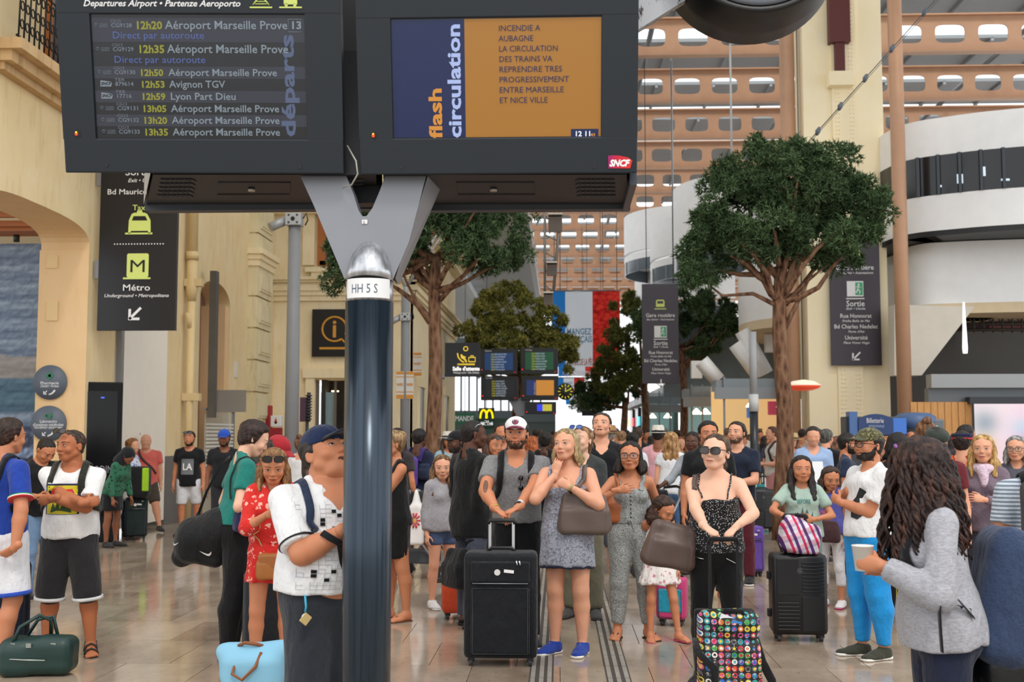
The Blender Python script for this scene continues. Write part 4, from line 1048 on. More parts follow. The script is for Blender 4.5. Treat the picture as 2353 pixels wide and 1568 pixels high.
for px in (735, 762):
 m = MB(); m.box((xat(px, YF)-(D0+D1)/2, .4, 2.9 - (px-735)*.006), (.16, .16, .03)); m.build('lamp', mat('ffe0b0', .5, emit=4), dr)
# ---------------------------------------------------------------- signs
def disc(name, px, py, Y, r, label, lines, icon):
 c = at(px, py, Y); r_ = empty(name, c); tag(r_, label, 'sign')
 m = MB(); m.lathe([(0, -.015), (r, -.015), (r, .015), (0, .015)], n=40, axis='y'); m.build('disc', mat('5c6470', .5), r_)
 u, v = (1, 0, 0), (0, 0, 1)
 for t_, z, w, it in lines: text_on('lettering', t_, (0, -.018, z), u, v, .06, WHT, r_, 'CENTER', italic=it, bold=.004, width=w)
 g = mat('2f7a54', .5); m = MB()
 if icon == 'cross': m.box((0, -.02, .10), (.04, .008, .12)); m.box((0, -.02, .10), (.12, .008, .04))
 else: m.box((-.03, -.02, .12), (.02, .008, .06)); m.box((-.03, -.02, .12), (.06, .008, .02)); m.box((.03, -.02, .13), (.03, .008, .08)); m.box((.02, -.02, .08), (.08, .008, .015)); m.tube([(.04, -.022, .15), (.06, -.022, .12), (.04, -.022, .09)], .008, 5)
 m.build('pictogram', g, r_)
 m = MB(); arrow(m, (-.06, -.02, -.155), 225, .07, .012); m.tube([(-.0, -.02, -.19), (.05, -.02, -.17), (.09, -.02, -.12)], .014, 6); m.build('arrow', WHT, r_)
def arrow(m, c, ang, L, w, th=.008):
 a = math.radians(ang); d = Vector((math.cos(a), 0, math.sin(a))); c = Vector(c); tip = c+d*L*.5; tail = c-d*L*.5
 def bar(p, q):
  e = (q-p); n_ = Vector((-e.z, 0, e.x)).normalized()*w*.5; y = Vector((0, th, 0)); e = e.normalized()*w*.5; p = p-e*.0; q = q+e
  m.poly([p-n_, p+n_, q+n_, q-n_, p-n_+y, p+n_+y, q+n_+y, q-n_+y], [(0, 1, 2, 3), (7, 6, 5, 4), (0, 4, 5, 1), (1, 5, 6, 2), (2, 6, 7, 3), (3, 7, 4, 0)])
 bar(tail, tip)
 for s_ in (-1, 1):
  b = a+math.pi+s_*math.radians(45 if int(ang) % 90 == 0 or True else 0); bar(tip, tip+Vector((math.cos(b), 0, math.sin(b)))*L*.55)
disc('round_sign', 115, 879, AY1-.03, .262, 'round grey wall sign reading Pharmacie with a green cross', [('Pharmacie', -.03, .28, False), ("Chemist's • Farmacia", -.075, .28, True)], 'cross')
disc('round_sign', 112, 974, AY1-.03, .272, 'round grey wall sign reading Laboratoire d\'analyses médicales', [('Laboratoire', .015, .26, False), ("d'analyses médicales", -.035, .47, False), ('Medical laboratory • Laboratorio medico', -.075, .44, True)], 'lab')
def station_sign(name, label, px0, px1, py0, py1, Y, panel, items, ico=True):
 a, b = at(px0, py1, Y), at(px1, py1, Y); w = b.x-a.x; h = at(px0, py0, Y).z-a.z; r_ = empty(name, ((a.x+b.x)/2, Y, a.z)); tag(r_, label, 'sign')
 m = MB(); m.box((0, .04, h/2), (w, .08, h)); m.build('panel', panel, r_, bevel=.006)
 s_ = w/(px1-px0)
 X = lambda px: (px-(px0+px1)/2)*s_; Z = lambda py: (py1-py)*s_
 for it in items:
  if it[0] == 't':
   _, body, px, py, wpx, hpx, italic, mt = it; text_on('lettering', body, (X(px), -.004, Z(py)), (1, 0, 0), (0, 0, 1), hpx*s_*1.37, mt, r_, 'CENTER', italic=italic, bold=.006, width=wpx*s_)
  elif it[0] == 'a': m = MB(); arrow(m, (X(it[1]), -.006, Z(it[2])), it[3], it[4]*s_, it[4]*s_*.16); m.build('arrow', WHT, r_)
  elif it[0] == 'bar': m = MB(); m.box((X((it[1]+it[2])/2), -.004, Z(it[3])), ((it[2]-it[1])*s_, .01, it[4]*s_)); m.build('line', it[5], r_)
  elif it[0] == 'fn': it[1](r_, X, Z, s_)
 return r_
def taxi(r_, X, Z, s_):
 m = MB(); P = lambda pts: [(X(a), Z(b)) for a, b in pts]
 m.prism(P([(290, 508), (296, 493), (302, 490), (326, 490), (332, 493), (340, 508), (341, 538), (335, 538), (335, 532), (295, 532), (295, 538), (289, 538)]), (0, -.001, 0), (1, 0, 0), (0, 0, 1), (0, -1, 0), .008)
 m.prism(P([(308, 490), (309, 485), (320, 485), (321, 490)]), (0, -.001, 0), (1, 0, 0), (0, 0, 1), (0, -1, 0), .008)
 m.build('pictogram', LIME, r_)
 k = MB(); k.prism(P([(297, 508), (301, 498), (328, 498), (333, 508)]), (0, -.010, 0), (1, 0, 0), (0, 0, 1), (0, -1, 0), .002)
 for x in (297, 333): k.lathe([(0, -.003), (3.2*s_, -.003), (3.2*s_, 0)], (X(x), -.008, Z(520)), 12, 'y')
 k.build('pictogram_detail', SIGN, r_)
def metro(r_, X, Z, s_):
 m = MB(); c = [(288, 636), (288, 587), (291, 584), (335, 584), (338, 587), (338, 636), (335, 639), (291, 639)]; m.prism([(X(a), Z(b)) for a, b in c], (0, -.001, 0), (1, 0, 0), (0, 0, 1), (0, -1, 0), .008); m.build('pictogram', LIME, r_)
 text_on('letter', 'M', (X(313), -.012, Z(627)), (1, 0, 0), (0, 0, 1), 30*s_*1.37, SIGN, r_, 'CENTER', bold=0, width=33*s_)
def dots(r_, X, Z, s_):
 for k in range(18):
  m = MB(); m.lathe([(0, -.002), (.011, -.002), (.011, .0)], (X(258+k*6.6), -.001, Z(562)), 8, 'y'); m.build('dot', WHT, r_)
sg = station_sign('direction_sign', 'tall black hanging sign for taxis and Métro with a down left arrow', 222, 402, 300, 760, 17.72, SIGN,
 [('t', 'Sortie', 310, 403, 62, 17, False, WHT), ('t', 'Exit • Uscita', 318, 419, 66, 9, True, WHT), ('t', 'Bd Maurice Bourdet', 320, 447, 164, 13, False, WHT), ('t', 'Taxis', 318, 484, 40, 13, False, LIME), ('fn', taxi), ('bar', 282, 345, 537+1, 4, LIME), ('fn', dots), ('fn', metro), ('bar', 280, 343, 641, 4, LIME),
  ('t', 'Métro', 311, 669, 62, 15, False, WHT), ('t', 'Underground • Metropolitana', 311, 684, 148, 8, True, WHT), ('a', 310, 721, 225, 36)])
for z in (.95, 2.4): m = MB(); m.box((-.63, .04, z), (.10, .06, .28)); m.build('bracket', STEEL, sg)
def busico(cx, cy, k=1.0):
 def f(r_, X, Z, s_):
  m = MB(); P = lambda pts: [(X(cx+a*k), Z(cy+b*k)) for a, b in pts]
  m.prism(P([(-13, 10), (-13, -8), (-10, -12), (10, -12), (13, -8), (13, 10)]), (0, -.001, 0), (1, 0, 0), (0, 0, 1), (0, -1, 0), .008); m.build('pictogram', LIME, r_)
  m = MB(); m.prism(P([(-9, 0), (-9, -8), (9, -8), (9, 0)]), (0, -.010, 0), (1, 0, 0), (0, 0, 1), (0, -1, 0), .002); m.build('pictogram_detail', SIGNP, r_)
  m = MB(); m.box((X(cx), -.004, Z(cy+16*k)), (36*k*s_, .01, 3*k*s_)); m.build('line', LIME, r_)
 return f
def exitico(cx, cy, k=1.0):
 def f(r_, X, Z, s_):
  m = MB(); m.box((X(cx), -.004, Z(cy)), (38*k*s_, .008, 36*k*s_)); m.build('pictogram', WHT, r_)
  m = MB(); m.box((X(cx+9*k), -.010, Z(cy)), (17*k*s_, .006, 30*k*s_)); m.build('pictogram_detail', mat('3fa876', .5), r_)
  m = MB(); q = lambda a, b: (X(cx+a*k), -.014, Z(cy+b*k)); m.lathe([(0, -.003), (2.4*k*s_, -.003), (2.4*k*s_, 0)], q(8, -10), 10, 'y'); m.tube([q(7, -7), q(6, 1), q(11, 6), q(9, 13)], 1.6*k*s_, 5); m.tube([q(6, 1), q(3, 8), q(-2, 11)], 1.6*k*s_, 5); m.tube([q(1, -3), q(7, -6), q(12, -2)], 1.3*k*s_, 5); m.build('running_figure', WHT, r_)
  m = MB(); m.box((X(cx), -.004, Z(cy+23*k)), (42*k*s_, .01, 2.5*k*s_)); m.build('line', WHT, r_)
 return f
def sortie_items(cx, y0, k, arrow_ang):
 Y_ = lambda y: y0+(y-560)*k; t = lambda b, y, w, h, it=False: ('t', b, cx, Y_(y), w*k, h*k, it, WHT)
 return [('fn', busico(cx, Y_(575), k)), ('t', 'Gare routière', cx, Y_(616), 88*k, 12*k, False, WHT), t('Bus station • Autostazione', 626, 84, 6, True), ('fn', exitico(cx, Y_(661), k)), t('Sortie', 702, 42, 14), t('Exit • Uscita', 710, 44, 6, True), t('Rue Honnorat', 729, 72, 10), t('Friche Belle de Mai', 739, 64, 6, True), t('Bd Charles Nedelec', 754, 100, 10), t("Porte d'Aix", 764, 38, 6, True), t('Université', 780, 52, 10), t('Place Victor Hugo', 790, 60, 6, True), ('a', cx, Y_(818), arrow_ang, 24*k)]
station_sign('direction_sign', 'tall plum Sortie sign with down left arrow on the yellow steel column', 1911, 2027, 540, 840, 29.42, SIGNP, sortie_items(1969, 560, 1.0, 225))
station_sign('direction_sign', 'tall plum Gare routière sign with straight down arrow between the right hand trees', 1477, 1561, 653, 882, 35.0, SIGNP, sortie_items(1519, 685, .76, 270))
# information sign
def info(r_, X, Z, s_):
 Y_ = mat('d79a35', .5); m = MB(); c = (768, 757); pts = [(X(c[0]+28*math.cos(a)), -.006, Z(c[1]+28*math.sin(a))) for a in np.linspace(.95, 6.75, 30)]; m.tube(pts, .028, 6); m.tube([pts[0], (X(792), -.006, Z(788))], .028, 6); m.build('ring', Y_, r_)
 text_on('letter', 'i', (X(768), -.008, Z(775)), (1, 0, 0), (0, 0, 1), 44*s_*1.3, Y_, r_, 'CENTER', bold=.02)
 m = MB(); m.box((X(765), -.006, Z(801)), (62*s_, .012, 5*s_)); m.build('line', Y_, r_)
station_sign('information_sign', 'square black sign with orange i symbol behind the pole', 716, 826, 711, 820, YF-.12, SIGN, [('fn', info)])
def wait(r_, X, Z, s_):
 Y_ = mat('f0cf45', .4, emit=.4); m = MB(); q = lambda a, b: (X(a), -.008, Z(b)); w = 1.7*s_
 m.tube([(X(1070+5*math.cos(a)), -.008, Z(802+5*math.sin(a))) for a in np.linspace(0, 6.28, 14)], w*.7, 5, cap=False)
 m.tube([q(1051, 812), q(1053, 822), q(1060, 830), q(1066, 833)], w, 5); m.tube([q(1060, 815), q(1061, 822), q(1068, 826), q(1072, 833)], w*1.4, 5); m.tube([q(1062, 819), q(1070, 822)], w, 5)
 m.tube([q(1077, 832), q(1077, 822), q(1092, 822), q(1092, 832), q(1077, 832)], w*.9, 5); m.tube([q(1081, 822), q(1082, 818), q(1087, 818), q(1088, 822)], w*.7, 5); m.tube([q(1051, 838), q(1091, 838)], w*1.2, 5); m.build('pictogram', Y_, r_)
 text_on('lettering', "Salle d'attente", (X(1071), -.006, Z(852)), (1, 0, 0), (0, 0, 1), 9*s_*1.4, mat('ffffff', .4, emit=.7), r_, 'CENTER', bold=.03, width=62*s_)
 text_on('lettering', 'Waiting room • Sala d\'attesa', (X(1071), -.006, Z(859)), (1, 0, 0), (0, 0, 1), 5*s_*1.4, WHT, r_, 'CENTER', bold=.02, width=60*s_)
ss = station_sign('waiting_room_sign', "square black Salle d'attente sign jutting from the facade", 1022, 1103, 788, 866, 29.2, SIGN, [('fn', wait)])
m = MB(); m.tube([(-.6, .04, .0), (-.45, .04, .0)], .06, 8); m.build('lamp', STEEL, ss)
# display totem
tt = empty('display_totem', (xat(228, 17.9), 17.9, 0), math.radians(20)); tag(tt, 'tall black glass display totem against the ochre wall', 'display')
m = MB(); m.box((0, 0, 1.22), (.66, .30, 2.44)); m.build('housing', mat('15171a', .6, spec=.2), tt, bevel=.02)
m = MB(); m.box((.04, -.155, 1.35), (.44, .012, 1.9)); m.build('screen', DARKGL, tt)
text_on('lettering', 'RODIN', (-.13, -.165, 1.05), (1, 0, 0), (0, 0, 1), .16, mat('8f8a94', .4), tt, width=.33)
m = MB(); m.box((.04, -.164, 2.2), (.05, .004, .02)); m.build('indicator', mat('4060ff', .4, emit=1), tt)
# small devices beside the front wall
p = at(706, 945, 24); dv = empty('information_post', (p.x, p.y, 0)); tag(dv, 'slim dark post with plum panel and ribbed rod left of the board pole', 'post')
m = MB(); m.tube([(0, 0, 0), (0, 0, 2.0)], .035, 8); m.build('post', DSTEEL, dv)
m = MB(); m.box((-.07, 0, 2.15), (.16, .04, .5)); m.build('panel', mat('54344a', .3), dv)
m = MB(); m.tube([(.03, 0, 1.9), (.03, 0, 2.5)], .04, 10)
for k in range(9): m.tube([(.03, 0, 1.94+k*.06), (.03, 0, 1.965+k*.06)], .07, 10)
m.build('ribbed_rod', DSTEEL, dv)
p = at(636, 968, 27.5); fs = empty('fire_call_sign', (p.x, p.y, 0)); tag(fs, 'white square sign with red drop on a red cabinet beside the teal shirt woman', 'sign')
m = MB(); m.box((0, 0, 1.95), (.25, .2, .27)); m.build('panel', mat('f2f2f2', .5), fs, bevel=.02); m = MB(); m.box((0, 0, .9), (.24, .2, 1.8)); m.build('cabinet', mat('a32430', .5), fs)
m = MB(); m.lathe([(0, -.01), (.035, -.01), (.035, 0)], (0, -.1, 1.92), 10, 'y'); m.poly([(-.035, -.106, 1.93), (.035, -.106, 1.93), (0, -.106, 2.04)], [(0, 1, 2)]); m.build('red_drop', mat('d02028', .5), fs)
m = MB(); m.box((at(605, 1000, 27.9)).xyz-Vector((0, 0, .45)), (.36, .3, 2.3)); tag(m.build('red_cabinet', mat('b02430', .5)), 'red cabinet panel at the foot of the stone pilaster', 'cabinet')
# ---------------------------------------------------------------- CCTV pole and far lamp pole
def cctv(parent, z, sx=-1, k=1.0):
 m = MB(); m.box((0, -.02, z), (.30*k, .30*k, .24*k)); m.build('mounting_box', mat('b9bbbd', .4, .4), parent, bevel=.01)
 for a in (-.08, .08):
  for b in (-.07, .07): m = MB(); m.lathe([(0, -.02), (.022*k, -.02), (.022*k, 0)], (a*k, -.165*k-.01, z+b*k), 8, 'y'); m.build('bolt', DSTEEL, parent)
 m = MB(); m.lathe([(0, -.01), (.04*k, -.01), (.04*k, 0)], (0, -.175*k-.01, z), 12, 'y'); m.build('lens_port', BLK, parent)
 m = MB(); m.tube([(sx*.12*k, 0, z+.02), (sx*.42*k, -.2*k, z-.17*k)], .09*k, 14); o = m.build('camera_housing', mat('a9abad', .4, .3), parent)
 m = MB(); m.tube([(.16*k, 0, z+.03), (.22*k, 0, z+.14*k), (.25*k, 0, z), (.2*k, 0, z-.1*k)], .014, 5); m.build('cable_loop', BLK, parent)
p = at(670, 1000, 22); cp = empty('camera_pole', (p.x, p.y, 0)); tag(cp, 'tall light grey pole topped by a security camera left of the display boards', 'pole')
m = MB(); m.tube([(0, 0, 0), (0, 0, 5.6)], [.14, .115], 20); m.build('pole', mat('8d8f93', .55, name='pole_grey', var=.05), cp); cctv(cp, 5.72)
p = at(930, 1000, 26.5); cp = empty('banner_pole', (p.x, p.y, 0)); tag(cp, 'grey pole with forked arms, camera and orange wifi panels right of the board pole', 'pole')
m = MB(); m.tube([(0, 0, 0), (0, 0, 4.8)], [.11, .10], 16); m.build('pole', mat('8d8f93', .55, name='pole_grey', var=.05), cp); cctv(cp, 4.3, -1, .75)
m = MB(); m.tube([(0, 0, 4.75), (.0, 0, 5.0)], .06, 8); m.tube([(0, 0, 4.95), (-.5, 0, 6.2)], .035, 8); m.tube([(0, 0, 4.95), (.8, 0, 6.4)], .035, 8); m.tube([(.1, 0, 5.1), (.9, 0, 6.3)], .02, 8); m.build('fork', mat('a0a2a4', .5), cp)
m = MB(); m.box((.35, 0, 6.35), (1.1, .03, .34)); m.build('red_canopy', mat('a82c28', .5), cp)
def wifi(parent, x, z, w=.17, h=.62):
 m = MB(); m.box((x, -.1, z), (w, .02, h)); m.build('wifi_panel', mat('e9e5dc', .5), parent)
 O = mat('e39a3a', .5); m = MB(); m.box((x, -.112, z+h*.44), (w, .006, h*.1)); m.box((x, -.112, z-h*.42), (w, .006, h*.14)); m.box((x, -.112, z+h*.3), (w, .006, .02)); m.box((x, -.112, z-h*.25), (w, .006, .02)); m.build('orange_bands', O, parent)
 text_on('lettering', 'WIFI', (x, -.118, z-.02), (1, 0, 0), (0, 0, 1), .09, O, parent, 'CENTER', bold=.03, width=w*.85)
wifi(cp, -.10, 2.75); wifi(cp, .12, 2.75)
p = at(960, 838, 30); wp = empty('wifi_sign', p); tag(wp, 'small orange and white wifi sign sticking out from the facade', 'sign'); wifi(wp, 0, 0, .22, .6); m = MB(); m.tube([(-.3, 0, -.05), (0, -.08, 0)], .02, 6); m.build('bracket', STEEL, wp)
# ---------------------------------------------------------------- yellow steel column on the right, salmon pipes, festoon
col = empty('steel_column', (xat(1957, 29.5), 29.6, 0)); tag(col, 'broad cream yellow riveted steel column behind the plum Sortie sign', 'column')
m = MB(); m.box((0, .5, 6.5), (2.0, 1.0, 13)); m.build('shaft', YCOL, col)
m = MB(); m.box((.02, -.03, 6.5), (.62, .08, 13)); m.build('centre_plate', YCOL, col)
m = MB()
for xx in (-.2, -.12, .16, .24):
 for k in range(120): m.box((xx, -.08, .3+k*.105), (.026, .03, .026))
m.build('rivets', YCOL, col, kind='stuff')
m = MB(); m.box((-.1, -.15, 10.6), (.62, .35, .36)); m.build('collar', YCOL, col); m = MB(); m.box((-.1, -.12, 11.15), (.24, .2, .9)); m.box((-.1, -.12, 12.2), (.52, .3, 1.3)); m.build('iron_hanger', mat('5a2320', .5), col)
for px, Y, r, lb, n_ in ((2081, 27.5, .165, 'salmon painted steel pipe column right of the yellow column', 14), (1824, 30.0, .19, 'salmon painted steel pipe column behind the large right tree', 13)):
 m = MB(); m.tube([(0, 0, 0), (0, 0, n_)], r, 20); o = m.build('pipe_column', SALM); o.location = (xat(px, Y), Y, 0); tag(o, lb, 'column')
fc = empty('festoon_cable', (0, 0, 0)); tag(fc, 'slanting cable with small grey lamps crossing the yellow column', 'cable')
a, b = at(1845, 340, 24), at(2185, -40, 24); m = MB(); m.tube([a, b], .010, 5); m.tube([a+Vector((.04, 0, 0)), b+Vector((.06, 0, 0))], .006, 5); m.build('cable', DSTEEL, fc)
for q in (.10, .25, .42, .60, .82, .97):
 c = a.lerp(b, q); m = MB(); m.tube([c-Vector((.03, 0, .08)), c, c+Vector((.04, 0, .08))], [.03, .055, .03], 8); m.build('lamp', mat('566068', .4), fc)
# ---------------------------------------------------------------- roof: castellated beams and deck
def beam_mesh(x0, x1, h=1.12, w=.32, hw=.88, hh_=.56, pitch=1.27):
 m = MB(); n_ = int((x1-x0)/pitch)
 for zz in (0, h): m.box(((x0+x1)/2, 0, zz), (x1-x0, w, .05))
 bm_pts = []
 for k in range(n_):
  c = x0+(k+.5)*pitch; hs = pitch/2; cz = h/2; N = 20
  hole = []; outer = []
  for q in range(N):
   a = 2*math.pi*(q+.5)/N; e = .5
   hole.append((c+hw/2*math.copysign(abs(math.cos(a))**e, math.cos(a)), cz+hh_/2*math.copysign(abs(math.sin(a))**e, math.sin(a))))
   sx, sz = math.cos(a), math.sin(a); f = min(hs/max(abs(sx), 1e-6), (h/2)/max(abs(sz), 1e-6)); outer.append((c+sx*f, cz+sz*f))
  cor = {}
  for y in (-.02, .02): m.poly([(x, y, z) for x, z in hole]+[(x, y, z) for x, z in outer], [(q, (q+1) % N, N+(q+1) % N, N+q) for q in range(N)])
  for q in range(N):
   if (outer[q][0]-c)*(outer[(q+1) % N][0]-c) > 0 and abs(abs(outer[q][0]-c)-abs(outer[(q+1) % N][0]-c)) > 1e-6 and abs(abs(outer[q][1]-cz)-abs(outer[(q+1) % N][1]-cz)) > 1e-6:
    sx = math.copysign(hs, outer[q][0]-c); sz = math.copysign(h/2, outer[q][1]-cz); m.poly([(outer[q][0], -.02, outer[q][1]), (c+sx, -.02, cz+sz), (outer[(q+1) % N][0], -.02, outer[(q+1) % N][1])], [(0, 1, 2)])
  m.poly([(x, -.02, z) for x, z in hole]+[(x, .02, z) for x, z in hole], [(q, (q+1) % N, N+(q+1) % N, N+q) for q in range(N)])
 me = m.mesh('castellated_beam'); me.materials.append(SALM); return me
ZB = 13.0
bme = beam_mesh(-4.2, 24.0); bmw = beam_mesh(-9.28, 24.0)
for k in range(15):
 Y = 34.7+5.0*k; o = link('roof_beam', bmw if k < 4 else bme, None, None, cat='beam', group='salmon castellated roof beams', label='salmon steel roof beam pierced by a row of rounded openings'); o.location = (0.37*(k % 2), Y, ZB)
for k in range(4):
 Y = 14.7+5.0*k
DECK = mat('9aa0a4', .6, name='roof_deck', var=.05)
rf = empty('ceiling', (0, 0, 0)); rf['kind'] = 'structure'
for k in range(19):
 Y = 14.7+5.0*k; m = MB(); m.box((7 if k < 8 else 9, Y+1.6, 15.2), (34 if k < 8 else 30, 3.1, .12))
 for q in range(14): m.box((-5+q*2.2, Y+1.6, 15.1), (.1, 3.1, .12))
 m.build('deck_panel', DECK, rf)
m = MB()
for x in (-3, 3, 9, 15): m.tube([(x, 12, 14.6), (x, 108, 14.6)], .09, 6)
m.build('purlin', mat('7f8488', .5), rf)
m = MB(); wallbox(m, -16, -6, 9, 108, 10, 10.3); m.build('deck_left', DECK, rf)
for k in range(22):
 m = MB(); m.box((-3.4, 36+2.6*k, 8.5-.0*k), (5.0, 1.25, .10), Matrix.Rotation(math.radians(-24), 3, 'X')); m.build('louvre', mat('c3c9cc', .5), rf)
m = MB(); m.box((-3.9, 60, 8.0), (.25, 60, .3)); m.box((-1.0, 60, 8.3), (.2, 60, .3)); m.build('louvre_frame', mat('d5d9db', .5), rf)
for i, (px, Y, n_) in enumerate(((1545, 38, 11), (1682, 32, 10))):
 p = at(px, 400, Y); m = MB(); m.tube([(p.x, Y, 6.5 if i else 7), (p.x, Y, 15)], .03, 6); tag(m.build('hanger_rod', mat('b8bcc0', .5)), 'thin vertical steel hanger rod %s' % ('above the large right tree' if i else 'right of the display boards'), 'rod')
# ---------------------------------------------------------------- right side: curved white galleries
def gallery(name, label, pts, levels, thick=.25):
 """pts: plan polyline; levels: (z0,z1,material)"""
 r_ = empty(name, (pts[0][0], pts[0][1], 0)); tag(r_, label, 'gallery'); ox, oy = pts[0][0], pts[0][1]
 P = [Vector((x-ox, y-oy, 0)) for x, y in pts]; N = []
 for i in range(len(P)):
  t_ = (P[min(i+1, len(P)-1)]-P[max(i-1, 0)]).normalized(); N.append(Vector((-t_.y, t_.x, 0)))
 for nm, z0, z1, mt, th_ in levels:
  m = MB(); n_ = len(P); A = [p+Vector((0, 0, z0)) for p in P]+[p+Vector((0, 0, z1)) for p in P]+[p+q*th_+Vector((0, 0, z1)) for p, q in zip(P, N)]+[p+q*th_+Vector((0, 0, z0)) for p, q in zip(P, N)]
  for a_, b_ in ((0, 1), (1, 2), (2, 3), (3, 0)): m.poly(A[a_*n_:(a_+1)*n_]+A[b_*n_:(b_+1)*n_], [(i, i+1, n_+i+1, n_+i) for i in range(n_-1)], True)
  m.poly([A[0], A[n_], A[2*n_], A[3*n_], A[n_-1], A[2*n_-1], A[3*n_-1], A[4*n_-1]], [(0, 1, 2, 3), (4, 5, 6, 7)]); m.build(nm, mt, r_)
 return r_
arc = lambda cx, cy, r, a0, a1, n_=22: [(cx+r*math.cos(math.radians(a0+(a1-a0)*k/n_)), cy+r*math.sin(math.radians(a0+(a1-a0)*k/n_))) for k in range(n_+1)]
def smooth_path(P, n=6):
 Q = []
 for i in range(len(P)-1):
  a, b, c, d = P[max(i-1, 0)], P[i], P[i+1], P[min(i+2, len(P)-1)]
  for k in range(n):
   t = k/n; Q.append(tuple(.5*((2*b[q])+(-a[q]+c[q])*t+(2*a[q]-5*b[q]+4*c[q]-d[q])*t*t+(-a[q]+3*b[q]-3*c[q]+d[q])*t**3) for q in (0, 1)))
 return Q+[P[-1]]
ga = smooth_path([(10.2, 40), (8.6, 37), (8.15, 34), (8.05, 31.2), (8.3, 28.6), (9.4, 27.6), (10.8, 27.0), (13, 26.4), (16, 26.2)])
G = gallery('curved_gallery', 'large white curved gallery with a ribbon window at the upper right', ga,
 [('parapet', 8.25, 9.15, WHITEP, .9), ('window_band', 7.3, 8.25, mat('1b1e22', .12, name='ribbon_glass'), .5), ('lower_parapet', 6.45, 7.3, WHITEP, .8), ('floor_slab', 6.32, 6.45, BLK, 3.0)])
for k in range(24, 49, 2):
 x, y = ga[k]; m = MB(); m.box((x-ga[0][0], y-ga[0][1], 7.78), (.07, .14, .95)); m.build('mullion', DSTEEL, G)
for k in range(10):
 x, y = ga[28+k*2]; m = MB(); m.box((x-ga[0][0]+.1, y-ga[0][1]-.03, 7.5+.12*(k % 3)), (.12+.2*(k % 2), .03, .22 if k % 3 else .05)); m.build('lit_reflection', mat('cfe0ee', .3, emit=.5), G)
gb = smooth_path([(9.6, 41), (7.2, 39), (5.6, 36), (5.25, 33.6), (5.9, 32.0), (7.4, 31.4), (8.6, 31.2), (8.75, 29.2), (9.6, 28.6), (12, 28.2), (16, 28.0)])
gallery('white_bay', 'wide plain white curved wall below the ribbon window gallery', gb, [('wall', 4.8, 6.3, WHITEP, .8), ('soffit', 4.55, 4.8, mat('dcc8a6', .7, var=.05), 2.2)])
gallery('upper_bay', 'white curved upper wall seen through the crown of the large tree', smooth_path([(10, 41.5), (7.6, 39.4), (6.0, 36.6), (5.7, 34.2), (6.3, 32.6), (7.5, 32.2)]), [('wall', 6.3, 9.0, WHITEP, .3)])
for i, (cx, cy, r, z0, z1, lb) in enumerate(((6.7, 37.6, 3.0, 7.3, 9.5, 'white cylindrical balcony bulging behind the large right tree'), (6.3, 43.5, 2.9, 7.7, 9.4, 'second white round balcony farther down the hall'), (5.9, 50, 3.1, 8.9, 10.9, 'far white curling balcony high above the plum Gare routière sign'), (6.6, 54, 3.1, 7.2, 8.9, 'lower far white round balcony left of the Gare routière sign'))):
 A_ = arc(cx, cy, r, 120, 290, 24); g_ = gallery('round_balcony', lb, A_, [('parapet', z0+.35, z1, WHITEP, .15), ('slab', z0, z0+.25, WHITEP, 2.4), ('rail_glass', z0-.5, z0, mat('59646c', .2), .05)])
 for k in range(4, 25, 3):
  x, y = A_[k]; m = MB(); m.box((x-A_[0][0], y-A_[0][1], z0-.25), (.05, .05, .5)); m.build('post', STEEL, g_)
# slanting white struts
sr = empty('slanting_struts', (6, 34, 0)); tag(sr, 'white slanting struts under the gallery behind the right tree trunk', 'struts')
for (x0, y0, x1, y1) in ((1690, 790, 1745, 865), (1705, 760, 1760, 860), (1612, 830, 1650, 875)):
 a, b = at(x0, y0, 33), at(x1, y1, 33); m = MB(); m.tube([a-Vector((6, 34, 0)), b-Vector((6, 34, 0))], .22, 4); m.build('strut', WHITEP, sr)
for (px, py) in ((1770, 790), (1600, 850)): m = MB(); m.box(at(px, py, 34)-Vector((6, 34, 0)), (.3, .3, .5)); m.build('block', WHITEP, sr)
# sloping white fin wall and dark void on the right
fn_ = MB(); A, B, C_, D_ = at(2055, 700, 28.5), at(2240, 705, 28.5), at(2118, 863, 28.5), at(2055, 863, 28.5)
fn_.prism([(q.x, q.z) for q in (A, B, C_, D_)], (0, 28.5, 0), (1, 0, 0), (0, 0, 1), (0, 1, 0), .5); tag(fn_.build('fin_wall', mat('ddd6c8', .7, var=.05)), 'sloping off white fin wall right of the yellow column', 'wall')
vd = empty('upper_hall', (12, 33, 0)); tag(vd, 'dark red walled upper hall seen through the opening at the right edge', 'hall')
m = MB(); m.box((2, 1.5, 3.6), (10, .2, 3.6)); m.build('back_wall', mat('2a1214', .8), vd)
for px, py, w, h in ((2260, 800, 1.5, .6), (2330, 780, 1.4, .9), (2180, 830, 1.2, .5)):
 p = at(px, py, 33.5)-Vector((12, 33, 0)); m = MB(); m.box(p, (w, .1, h)); m.build('red_panel', mat('5e2428', .7), vd)
m = MB()
for k in range(10):
 a = at(2215+k*22, 715, 30)-Vector((12, 33, 0)); m.tube([a, a-Vector((0, 0, .55))], .03, 4)
 if k < 9: b = at(2215+(k+1)*22, 745, 30)-Vector((12, 33, 0)); m.tube([a, b], .02, 4)
for py in (715, 745, 758): m.tube([at(2205, py, 30)-Vector((12, 33, 0)), at(2460, py, 30)-Vector((12, 33, 0))], .04, 4)
m.build('lattice_truss', mat('4a443c', .6), vd)
p = at(2216, 750, 27); m = MB(); m.lathe([(.0, -.62), (.05, -.62), (.06, -.5), (.04, 0), (.02, .55), (0, .55)], (0, 0, 0), 12); o = m.build('hanging_lamp', mat('ffffff', .4, emit=1.2)); o.location = p; tag(o, 'slender white pendant lamp hanging in the right opening', 'lamp'); wires(o, [(0, 0, .5)], 4.6-p.z)
